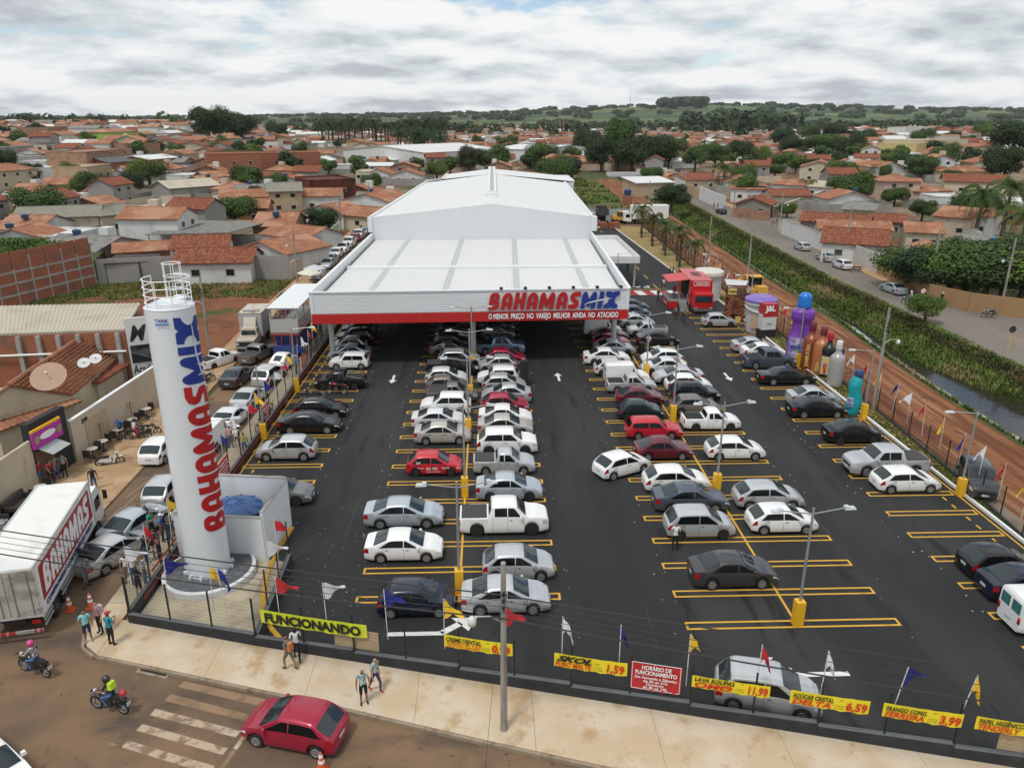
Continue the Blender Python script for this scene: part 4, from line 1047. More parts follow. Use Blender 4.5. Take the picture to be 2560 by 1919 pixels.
def build_car_meshes(kind):
 s=SP[kind];L,W,H,r=s['L'],s['W'],s['H'],s['r']
 xf,xr=L/2,-L/2
 nz,cz,bz,tz=s['nz'],s['cz'],s['bz'],s['tz']
 cw,rf,rr,bf,rw=s['cw'],s['rf'],s['rr'],s['bf'],s['rw']
 bed,box,btl=s.get('bed'),s.get('box'),s.get('beetle')
 top=[(xf,nz-0.16),(xf-0.06,nz-0.05),(xf-0.22,nz+0.03),((xf+cw)/2,(nz+cz)/2+0.045),(cw,cz)]
 if btl:top=[(xf,0.42),(xf-0.1,0.62),(xf-0.35,0.80),(xf-0.75,0.93),(cw,cz)]
 top+=[(rf+0.05,H-0.07),(rf-0.12,H-0.015),((rf+rr)/2,H)]
 if box:top+=[(rr+0.2,H-0.02),(bf+0.06,H-0.03),(xr+0.03,H-0.16),(xr,1.0)]
 elif bed:top+=[(rr+0.1,H-0.02),(rr,H-0.06),(bf,bz+0.02),(bf-0.03,tz),(xr+0.03,tz),(xr,tz-0.05)]
 elif btl:top+=[(rr+0.2,H-0.05),(rr,H-0.14),(bf,1.0),(xr+0.35,0.80),(xr+0.1,0.62),(xr,0.45)]
 elif kind in ('sedan','boxsedan'):top+=[(rr+0.15,H-0.02),(rr,H-0.06),(bf,tz+0.02),(xr+0.18,tz),(xr+0.02,tz-0.06),(xr,tz-0.16)]
 else:top+=[(rr+0.12,H-0.03),(rr,H-0.08),(bf,bz+0.02),(xr+0.03,tz-0.04),(xr,tz-0.12)]
 sh=[(xf,nz-0.20),(xf-0.2,nz-0.03),(cw,bz-0.01),(0,bz),(bf,bz+0.01),(xr+0.1,min(bz,tz-0.03)),(xr,tz-0.2 if not box else 0.95)]
 xs_=set([xf,xf-0.05,xf-0.14,xf-0.3,xr,xr+0.04,xr+0.14,xr+0.3,cw,rf,rr,bf,rf+0.05,rf-0.12,(rf+rr)/2])
 for p in top:xs_.add(p[0])
 Ra=r+0.055
 for ax in (s['fa'],s['ra']):
  for k in (-1.0,-0.97,-0.86,-0.65,-0.35,0,0.35,0.65,0.86,0.97,1.0):xs_.add(ax+Ra*k)
  xs_.add(ax+Ra+0.004);xs_.add(ax-Ra-0.004)
 n=24
 for i in range(n+1):xs_.add(xr+L*i/n)
 X=[]
 for x in sorted(xs_,reverse=True):
  if not X or X[-1]-x>0.003:X.append(x)
 def sec(x):
  e=max(0.0,(abs(x)-0.33*L)/(0.17*L));w=W/2*(1-((0.20 if x>0 else 0.15) if not btl else 0.32)*e**2.4)
  zb=0.21+0.06*e
  for ax in (s['fa'],s['ra']):
   if abs(x-ax)<=Ra:zb=max(zb,r+math.sqrt(max(0,Ra*Ra-(x-ax)**2)))
  zt=interp(top,x) if (bed or box) and x<rr+0.05 else sum(interp(top,x+d_)*g_ for d_,g_ in ((-0.16,0.15),(-0.08,0.2),(0,0.3),(0.08,0.2),(0.16,0.15))) if abs(x)<L/2-0.17 else interp(top,x);zs=min(interp(sh,x),zt-0.012)
  cab=0.0
  if x<cw and (x>bf or (bed and x>bf)):
   cab=min(1.0,(zt-zs)/(H-bz))
  if box and x<rf:cab=1.0
  wt=(w-0.05)+(rw+0.09-(w-0.05))*cab
  p1z=min(zb+0.10,zs-0.05);p2z=max(min(0.56,zs-0.06),p1z+0.02)
  if p2z>zs:p2z=zs-0.005
  return [(w-0.05,zb),(w-0.005,p1z),(w,p2z),(w-0.025,zs),(wt,zt-0.05*cab-0.012),(wt-0.10-0.12*(1-cab),zt-0.005),(0,zt+0.018)]
 S=[(x,sec(x)) for x in X]
 q=MB();ring=[]
 for x,p in S:
  pts=[(x,y,z) for y,z in p]+[(x,-y,z) for y,z in p[-2::-1]]
  ring.append(len(q.v));q.v+=pts
 m_=len(S[0][1])*2-1
 for a,b in zip(ring,ring[1:]):
  for k in range(m_-1):q.f.append((a+k,a+k+1,b+k+1,b+k));q.m.append(0)
 q.f.append(tuple(ring[0]+k for k in range(m_-1,-1,-1)));q.m.append(0)
 q.f.append(tuple(ring[-1]+k for k in range(m_)));q.m.append(0)
 out={}
 out['body']=q.mesh(kind+'_body',PAINT['white'],48)
 def lerp2(a,b,t):return (a[0]+(b[0]-a[0])*t,a[1]+(b[1]-a[1])*t)
 def side(x,t,o=0.012,i0=3,i1=4):
  p=sec(x);y,z=lerp2(p[i0],p[i1],t);return (x,y+o,z+(0.004 if i0==3 else 0))
 def topp(x,sx,o):
  p=sec(x);a=abs(sx)
  y,z=lerp2(p[6],p[5],a/0.75) if a<0.75 else lerp2(p[5],p[4],(a-0.75)/0.25)
  return (x+o[0],y*(1 if sx>=0 else -1),z+o[1])
 def grid(f,us,vs_):
  g=MB()
  for u in us:
   for v in vs_:g.v.append(f(u,v))
  nv=len(vs_)
  for i in range(len(us)-1):
   for j in range(nv-1):g.f.append((i*nv+j,i*nv+j+1,(i+1)*nv+j+1,(i+1)*nv+j));g.m.append(0)
  return g
 ts=[k/6 for k in range(7)];sx=[-0.95+1.9*k/8 for k in range(9)]
 g=grid(lambda u,v:topp(cw-0.06+(rf+0.10-cw)*u,v*(0.97 if not btl else 0.85),(0.012,0.014)),ts,sx)
 out['windscreen']=g.mesh(kind+'_windscreen',M_glassw,180)
 if box:
  g=MB()
  for yy in (-0.36,0.36):g.box((xr-0.004,yy,1.36),(0.012,0.56,0.52))
  out['rear_window']=g.mesh(kind+'_rear_window',mat('green_glass',(0.05,0.17,0.17),0.08))
 elif bed:
  x0_=(rr+bf)/2
  g=grid(lambda u,v:topp(rr-0.03+(bf+0.03-rr+0.0)*(0.1+0.75*u),v*0.92,(-0.014,0.01)),ts,sx)
  out['rear_window']=g.mesh(kind+'_rear_window',M_glass,180)
 else:
  ext=0.06
  g=grid(lambda u,v:topp(rr-0.05+(bf+ext-rr)*u,v*(0.93 if not btl else 0.55),(-0.012,0.014)),ts,sx)
  out['rear_window']=g.mesh(kind+'_rear_window',M_glassw if kind!='wagon' else M_glass,180)
 xB=(cw+rr)/2-0.12 if not bed else (cw+rr)/2-(0.10 if kind=='pickup' else 0.35)
 rear_end=bf if not box else -0.25
 def pane(b0,t0,t1,b1):
  g=MB();nn=5
  for side_s in (1,-1):
   base=len(g.v)
   for i in range(nn+1):
    k=i/nn
    for t,xa,xb_ in ((0.10,b0,b1),(0.88,t0,t1)):
     p=side(xa+(xb_-xa)*k,t);g.v.append((p[0],p[1]*side_s,p[2]))
   for i in range(nn):
    a=base+2*i;g.f.append((a,a+1,a+3,a+2) if side_s>0 else (a+1,a,a+2,a+3));g.m.append(0)
  return g
 def pane1(b0,t0,t1,b1,sgn):
  g=MB();nn=5
  for i in range(nn+1):
   k=i/nn
   for t,xa,xb_ in ((0.10,b0,b1),(0.88,t0,t1)):
    p=side(xa+(xb_-xa)*k,t);g.v.append((p[0],p[1]*sgn,p[2]))
  for i in range(nn):a=2*i;g.f.append((a,a+1,a+3,a+2));g.m.append(0)
  return g
 W_=[]
 for sg in (1,-1):
  W_.append(pane1(cw-0.32,rf-0.14,xB+0.025,xB+0.025,sg).mesh(kind+'_side_window',M_glass))
  if kind in ('pickup',) or not (bed or box):
   e_b=bf+(0.30 if kind in ('hatch','sedan','coupe','boxsedan','beetle') else 0.34);e_t=rr+(0.10 if kind!='wagon' else 0.0)
   if bed:e_b=e_t=rr+0.16
   W_.append(pane1(xB-0.025,xB-0.025,e_t,e_b,sg).mesh(kind+'_side_window',M_glass))
  elif bed:W_.append(pane1(xB-0.05,xB-0.05,rr+0.10,rr+0.10,sg).mesh(kind+'_side_window',M_glass))
 out['side_window']=W_
 hl,tl=[],[]
 for sg in (1,-1):
  if btl:
   g=MB().lathe([(0.10,-0.03),(0.095,0.01),(0.05,0.03)],12,(0,0,0),0,Matrix.Translation((xf-0.30,0.56*sg,0.70))@Matrix.Rotation(R(65),4,'Y'))
  else:g=grid(lambda u,v:(lambda p:(p[0]+0.012,p[1]*sg,p[2]))(side(xf-0.015-0.36*u,0.35+0.62*v,0.012,2,3)),[0,0.33,0.66,1],[0,0.5,1])
  hl.append(g.mesh(kind+'_headlight',M_head,180))
  if box or bed:g=MB().box((xr-0.004,(W/2-0.15)*sg,0.84),(0.03,0.14,0.32))
  elif kind in ('uno','wagon','beetle'):g=MB().box((xr+0.02,(W/2-0.22-(0.18 if btl else 0))*sg,0.70),(0.06,0.16,0.24))
  else:g=grid(lambda u,v:(lambda p:(p[0]-0.012,p[1]*sg,p[2]))(side(xr+0.012+0.27*u,0.30+0.68*v,0.014,2,3)),[0,0.33,0.66,1],[0,0.5,1])
  tl.append(g.mesh(kind+'_taillight',M_tail,180))
 out['headlight'],out['taillight']=hl,tl
 g=MB().box((xf+0.002,0,nz-0.30 if not btl else 0.3),(0.03,W*0.55,0.13)).box((xf-0.004,0,0.34),(0.03,W*0.62,0.10))
 out['grille']=g.mesh(kind+'_grille',M_black)
 out['number_plate']=[MB().box((xf+0.02,0,0.46),(0.012,0.4,0.13)).mesh(kind+'_plate',M_plate),MB().box((xr-0.012,0,0.62 if not bed else 0.52),(0.012,0.4,0.13)).mesh(kind+'_plate',M_plate)]
 out['mirror']=[MB().box((cw-0.34,(W/2+0.07)*sg,bz+0.07),(0.16,0.18,0.13),0,0,0.75).mesh(kind+'_mirror',PAINT['white']) for sg in (1,-1)]
 g=MB();d=0.004
 door_end=(xB,bf+0.42 if not (bed or box) else xB)
 for sg in (1,-1):
  for xd in (cw-0.15,xB,bf+0.55 if not (bed or box) else rr+0.05):
   for (i0,i1) in ((1,2),(2,3)):
    a,b=side(xd,0.0,d,i0,i1),side(xd,1.0,d,i0,i1)
    g.add([(a[0]-0.008,a[1]*sg,a[2]),(a[0]+0.008,a[1]*sg,a[2]),(b[0]+0.008,b[1]*sg,b[2]),(b[0]-0.008,b[1]*sg,b[2])],[(0,1,2,3)])
  for xd in (xB+0.2,(xB+bf)/2-0.1):
   if (bed or box) and xd<xB:continue
   p=side(xd,0.75,0.012,2,3);g.box((p[0],p[1]*sg,p[2]),(0.16,0.02,0.03))
 out['door_seam']=g.mesh(kind+'_door_seam',mat('seam_dark',(0.05,0.05,0.05),0.5))
 g=MB();g.box((0,0,0.42),(L-0.5,W-0.5,0.42));g.box(((s['fa']+s['ra'])/2,0,0.3),(s['fa']-s['ra']-2*Ra-0.06,W-0.12,0.2))
 for ax in (s['fa'],s['ra']):g.box((ax,0,0.5),(2*Ra,W-0.44,0.4))
 out['underbody']=g.mesh(kind+'_underbody',M_black)
 wv=0.19
 t=MB().lathe([(r*0.62,-wv/2),(r*0.95,-wv/2),(r,-wv/2+0.03),(r,wv/2-0.03),(r*0.95,wv/2),(r*0.62,wv/2)],20,(0,0,0),0,Matrix.Rotation(R(90),4,'X'))
 out['wheel']=t.mesh(kind+'_tyre',M_tyre,40)
 rm=MB()
 for sg in (1,):
  MY=Matrix.Rotation(R(90),4,'X')
  rm.lathe([(r*0.64,-wv/2-0.004),(r*0.64,-wv/2-0.012),(r*0.55,-wv/2+0.01)][::-1],20,(0,0,0),0,MY)
  for k in range(7):
   a=k*2*PI/7;rm.bar((math.cos(a)*0.03,wv/2+0.006,math.sin(a)*0.03),(math.cos(a)*r*0.6,wv/2+0.006,math.sin(a)*r*0.6),0.05,0.045)
 rm2=MB();rm2.lathe([(0.02,wv/2+0.005),(r*0.3,wv/2+0.012),(r*0.62,wv/2+0.002),(r*0.62,wv/2-0.02)][::-1],20,(0,0,0),0,Matrix.Rotation(R(-90),4,'X'))
 rm3=MB()
 for k in range(7):
  a=k*2*PI/7;rm3.bar((math.cos(a)*0.03,wv/2+0.012,math.sin(a)*0.03),(math.cos(a)*r*0.62,wv/2+0.008,math.sin(a)*r*0.62),0.014,0.055)
 rm3.lathe([(r*0.50,wv/2),(r*0.52,wv/2+0.014),(r*0.62,wv/2+0.014),(r*0.64,wv/2)],20,(0,0,0),0,Matrix.Rotation(R(-90),4,'X'))
 out['rim_spoke']=rm3.mesh(kind+'_rim_spoked',M_rim);out['rim_disc']=rm2.mesh(kind+'_rim_disc',M_hub,40)
 rk=MB()
 for sg in (1,-1):rk.bar((rf-0.2,(rw-0.02)*sg,H+0.04),(rr+0.1,(rw-0.02)*sg,H+0.03),0.04,0.04)
 out['roof_rail']=rk.mesh(kind+'_roof_rail',M_black)
 if bed:
  out['bed_cover']=MB().box(((bf-0.1+xr+0.12)/2,0,tz+0.022),(bf-0.1-xr-0.12,W-0.30,0.03)).mesh(kind+'_bed_cover',mat('tonneau',(0.045,0.045,0.047),0.7))
  g=MB();g.box(((bf-0.1+xr+0.12)/2,0,tz+0.012),(bf-0.1-xr-0.14,W-0.32,0.012));out['bed_shade']=g.mesh(kind+'_bed_shade',mat('bed_shade_dark',(0.02,0.02,0.02),0.9))  # flat dark panel at rail height, stands in for the shaded open bed
  g=MB()
  for sg in (1,-1):g.bar((bf-0.05,(W/2-0.1)*sg,tz+0.28),(xr+0.3,(W/2-0.1)*sg,tz+0.02),0.05);g.bar((bf-0.06,(W/2-0.1)*sg,tz),(bf-0.06,(W/2-0.1)*sg,tz+0.28),0.05)
  g.bar((bf-0.06,-(W/2-0.1),tz+0.28),(bf-0.06,W/2-0.1,tz+0.28),0.05)
  out['bed_rail']=g.mesh(kind+'_bed_rail',M_steel)
 return out
CM={}
def car(kind,col,x,y,rz,label,group=None,sx=1.0,rim=None,rails=False,cover='cover',z=0.01,name=None,far=False):
 if kind not in CM:CM[kind]=build_car_meshes(kind)
 d=CM[kind];s=SP[kind]
 cat={'pickup':'pickup','smallpick':'pickup','van':'van'}.get(kind,'car')
 t=thing(name or {'pickup':'pickup_truck','smallpick':'pickup_truck','van':'delivery_van','suv':'suv','sedan':'sedan_car','boxsedan':'sedan_car','wagon':'estate_car','mpv':'minivan'}.get(kind,'hatchback_car'),label,cat,(x,y,z),rz,group)
 t.scale=(sx,rnd.uniform(0.985,1.025),rnd.uniform(0.96,1.05))
 b=link('body',d['body'],t);omat(b,PAINT[col])
 link('underbody',d['underbody'],t);link('windscreen',d['windscreen'],t);link('rear_window',d['rear_window'],t)
 for w in d['side_window']:link('side_window',w,t)
 rim=rim or rnd.choice(('spoke','spoke','disc'))
 for ax in (s['fa'],s['ra']):
  for sg in (1,-1):
   w=link('wheel',d['wheel'],t,(ax,sg*(s['W']/2-0.115),s['r']))
   if not far:
    rmo=link('rim',d['rim_'+rim],w,(0,0,0));rmo.rotation_euler=(0,0,0 if sg>0 else PI)
 for h in d['headlight']:link('headlight',h,t)
 for h in d['taillight']:link('taillight',h,t)
 if not far:
  link('grille',d['grille'],t);link('door_seam',d['door_seam'],t)['kind']='stuff'
  for p in d['number_plate']:link('number_plate',p,t)
  for p in d['mirror']:omat(link('mirror',p,t),PAINT[col])
 if rails:link('roof_rail',d['roof_rail'],t)
 if s.get('bed'):
  if cover=='cover':link('bed_cover',d['bed_cover'],t)
  else:
   link('bed_shade',d['bed_shade'],t)
   if cover=='rail':link('bed_rail',d['bed_rail'],t)
 return t
COLW={'ice':'pale blue silver','pearl':'off-white','navy':'very dark blue'}
KINDW={'hatch':'hatchback','sedan':'sedan','coupe':'fastback car','boxsedan':'boxy old sedan','suv':'SUV','mpv':'minivan','wagon':'estate car','uno':'small boxy hatchback','pickup':'double-cab pickup','smallpick':'small pickup','van':'panel van','beetle':'beetle'}
def parked(row_label,group,entries):
 """entries: kind, colour, left and right end and near wheel line as measured in the photo, nose (+1 right / -1 left), options"""
 for i,e in enumerate(entries):
  kind,col,x0,x1,yg,face=e[:6];op=dict(e[6]) if len(e)>6 else {}
  W=SP[kind]['W'];L=SP[kind]['L']
  xm=(x0+x1)/2
  gx,gy=G(xm,yg);yc=gy+W/2-0.02
  xa,xb=G(x0,yg-6,0.0)[0],G(x1,yg-6,0.0)[0]
  Lm=(G(x1,yg,0.55)[0]-G(x0,yg,0.55)[0])
  sx=max(0.93,min(1.06,Lm/L)) if not op.pop('nofit',False) else 1.0
  rot=op.pop('rot',0.0);extra=op.pop('note','')
  lab='%s %s%s, %s in %s'%(COLW.get(col,col),KINDW[kind],extra,ORD[i],row_label)
  car(kind,col,gx*yc/gy,yc,(0 if face>0 else PI)+R(rot)+rnd.gauss(0,0.006),lab,group,sx,**op)
c,rl,op_={'cover':'cover'},{'rails':True},{'cover':'open'}
parked('left wall row from the street','cars parked along the left wall',[('sedan','grey',566,640,1096,1,{'nofit':True}),('hatch','silver',558,688,997,-1,{'rim':'spoke'}),('sedan','black',603,742,938,1,{'rim':'spoke'}),('hatch','black',637,753,905,1),('smallpick','black',681,794,843,-1,{'cover':'rail','rim':'disc'}),('uno','white',713,799,799,-1),('sedan','ice',712,802,779,-1),('hatch','silver',715,795,763,-1),('suv','black',729,806,746,-1,rl),('sedan','charcoal',738,812,727,-1)])
parked('left island left side from the street','cars on the left side of the left island',[('hatch','navy',817,987,1337,1,{'rim':'spoke'}),('sedan','white',790,962,1217,1,{'rim':'spoke'}),('sedan','ice',788,963,1143,1,{'rim':'spoke'}),('hatch','red',878,1001,1030,1,{'rim':'disc'}),('sedan','beige',898,1017,962,1,{'rim':'spoke'}),('sedan','pearl',891,1007,929,1),('suv','white',916,1012,900,-1),('smallpick','grey',921,1034,872,1),('hatch','brown grey',923,1011,852,1),('hatch','pearl',918,1012,834,1),('pickup','black',922,1034,813,1,{'rim':'disc'}),('suv','silver',951,1034,796,1,rl),('sedan','brown grey',931,1013,770,1),('hatch','charcoal',940,1010,754,1),('sedan','silver',947,1016,741,1),('hatch','black',950,1015,727,1),('sedan','charcoal',955,1018,714,1)])
parked('left island right side from the street','cars on the right side of the left island',[('sedan','silver',993,1192,1331,1,{'rim':'spoke'}),('hatch','silver',1039,1199,1258,1,{'rim':'spoke'}),('pickup','white',990,1187,1158,1,{'rim':'disc'}),('sedan','ice',1028,1172,1085,1),('smallpick','silver',1020,1158,1028,1,{'rim':'spoke'}),('suv','white',1028,1162,984,1),('sedan','beige',1034,1149,944,1),('sedan','white',1037,1147,924,1),('hatch','crimson',1037,1144,896,1),('sedan','silver',1040,1147,874,-1),('hatch','silver',1040,1138,850,1),('uno','white',1030,1122,833,-1),('hatch','silver',1036,1112,807,-1),('hatch','crimson',1047,1137,790,1),('pickup','steel blue',1029,1133,768,1,{'cover':'open','rim':'spoke'}),('hatch','grey',1040,1112,735,1),('sedan','charcoal',1035,1110,719,1)])
parked('right island left side from the street','cars on the left side of the right island',[('sedan','charcoal',1482,1672,1275,1,{'rim':'spoke'}),('mpv','silver',1430,1582,1167,1,{'rim':'disc'}),('sedan','slate',1404,1571,1110,1,{'rim':'spoke'}),('hatch','white',1382,1532,1067,1,{'rim':'spoke'}),('coupe','maroon',1366,1494,996,1,{'rim':'spoke'}),('wagon','red',1347,1472,951,1),('hatch','green',1331,1432,909,1,{'rim':'disc'}),('coupe','maroon',1327,1432,877,1),('smallpick','silver',1306,1417,851,1,{'cover':'open'}),('van','white',1302,1403,831,1),('hatch','pearl',1281,1369,813,1,{'rim':'disc'}),('sedan','white',1258,1361,790,1),('sedan','silver',1283,1369,770,1),('coupe','crimson',1278,1361,753,1),('coupe','maroon',1275,1358,738,1),('van','white',1258,1343,726,1),('sedan','charcoal',1280,1350,708,1)])
parked('right island right side from the street','cars on the right side of the right island',[('hatch','white',1608,1758,1156,1,{'rim':'spoke'}),('hatch','silver',1579,1729,1103,1,{'rim':'spoke'}),('hatch','white',1520,1648,996,1,{'rim':'spoke'}),('smallpick','white',1469,1596,932,1,{'cover':'open','rim':'disc'}),('hatch','brown grey',1444,1554,899,1),('suv','black',1442,1551,872,1,rl),('hatch','white',1434,1536,849,1),('sedan','silver',1407,1517,831,-1),('sedan','pearl',1387,1476,812,-1),('hatch','white',1382,1474,790,-1),('sedan','black',1373,1466,748,1,{'rim':'spoke'}),('smallpick','silver',1351,1441,728,-1),('sedan','silver',1334,1412,709,1),('sedan','slate',1330,1407,689,1),('hatch','slate',1330,1402,674,1)])
parked('lawn side row from the street','cars along the lawn strip',[('van','white',2162,2345,1378,1),('sedan','navy',2109,2290,1306,1),('hatch','black',2066,2222,1256,1),('hatch','white',1879,2020,1067,1,{'rim':'spoke'}),('pickup','silver',1818,1994,1031,-1,{'rim':'spoke'}),('sedan','black',1775,1899,961,1,{'rim':'disc'}),('sedan','black',1697,1824,905,1,{'rim':'spoke'}),('sedan','silver',1697,1809,881,1),('boxsedan','black',1628,1761,833,1,{'rim':'spoke'}),('pickup','slate',1605,1710,799,1,{'cover':'open','rim':'spoke'}),('sedan','white',1601,1690,777,1),('sedan','silver',1579,1669,763,1),('hatch','silver',1514,1589,708,1,{'rim':'disc'})])
def carD(kind,col,px,py,rz,label,group=None,**k):
 x,y=G(px,py);return car(kind,col,x,y,R(rz),label,group,**k)
carD('hatch','white',1343,1020,27,'white two door hatchback turning into the right island row')
carD('mpv','silver',1653,1518,-15,'silver minivan behind the price banners on the front fence',rim='spoke')
carD('suv','charcoal',2107,1052,-110,'dark grey car standing on the dirt track beyond the fence',name='parked_car')
ST='cars in the left street'
carD('hatch','silver',362,1072,88,'silver hatchback seen from behind, left of the tower letters',ST)
carD('hatch','white',350,985,88,'white hatchback seen from behind, left of the tower beside the scooter',ST)
carD('van','white',462,958,86,'white van with red lettering just right of the tower',ST)
carD('sedan','pearl',500,917,84,'off-white car with its tail to the viewer beside the blue pennant',ST)
carD('sedan','silver',540,873,84,'silver sedan seen from behind in the left street queue',ST)
carD('sedan','charcoal',514,826,84,'dark sedan seen from behind in the left street',ST)
carD('smallpick','white',475,788,60,'white small pickup with open bed in the left street',ST,cover='open',rim='disc')
carD('smallpick','grey',556,776,75,'grey small pickup with covered bed in the left street',ST)
carD('mpv','silver',583,824,80,'silver estate seen from behind beside the left street fence',ST)
carD('beetle','white',613,793,78,'white beetle with round roof in the left street',ST,rim='disc')
carD('sedan','black',569,712,84,'black car beside the box truck in the left street',ST)
carD('hatch','charcoal',620,655,-96,'dark car facing the viewer beside the double deck truck',ST)
carD('suv','white',686,601,-92,'white car facing the viewer by the umbrellas',ST)
for i,(px,py,k,cc) in enumerate(((709,578,'hatch','ice'),(716,571,'pickup','ice'),(727,556,'suv','white'),(742,545,'suv','white'),(755,533,'pickup','white'),(767,522,'hatch','crimson'),(776,515,'pickup','white'),(786,507,'sedan','ice'),(770,512,'sedan','brown grey'))):
 carD(k,cc,px,py,-92,'%s %s, %s in the queue facing the viewer along the store side'%(COLW.get(cc,cc),KINDW[k],ORD[i]),'queue of cars beside the store',far=True)
carD('sedan','white',-22,1690,-35,'pale car cut off by the lower left corner of the picture')
J1=carD('sedan','silver',250,1208,66,'silver sedan with its boot open beside the box lorry',rim='spoke')
carD('sedan','ice',300,1150,70,'pale sedan mostly hidden beyond the open boot sedan')
RG=carD('hatch','crimson',640,1591,165,'shiny crimson five door hatchback on the front street',rim='spoke')
SPs=SP['sedan']
MB().box((-1.86,0,0.99),(0.56,1.2,0.05)).build('boot_mouth',M_black,J1)
MB().slab([(-1.58,-0.6,1.12),(-1.58,0.6,1.12),(-1.75,0.6,1.72),(-1.75,-0.6,1.72)],0.05).build('boot_lid',PAINT['charcoal'],J1)
for i,(px,py,k,cc,rz) in enumerate(((1732,540,'hatch','silver',95),(1782,563,'sedan','silver',95),(1818,580,'hatch','pearl',95),(1928,632,'sedan','ice',95))):
 carD(k,cc,px,py,rz,'%s %s parked on the road beyond the creek, %s from the far end'%(COLW.get(cc,cc),KINDW[k],ORD[i]),'cars on the road beyond the creek')
carD('hatch','black',1557,462,96,'black car far up the road beyond the creek')
tgt=[o for o in bpy.data.objects if o.get('label','').startswith('red hatchback')]
if tgt:
 q=MB()
 for x,z,w,h in ((-1.05,1.06,0.3,0.16),(-0.35,0.62,0.34,0.16),(0.10,0.63,0.34,0.17),(0.85,0.68,0.5,0.10),(-0.9,0.66,0.4,0.05),(-0.3,0.40,0.5,0.04),(0.2,0.40,0.6,0.04)):
  q.box((x,-0.835,z),(w,0.012,h))
 q.build('advert_sticker',mat('sticker',(0.62,0.58,0.5),0.5,var=0.5,scale=9,sharp=0.08),tgt[0])
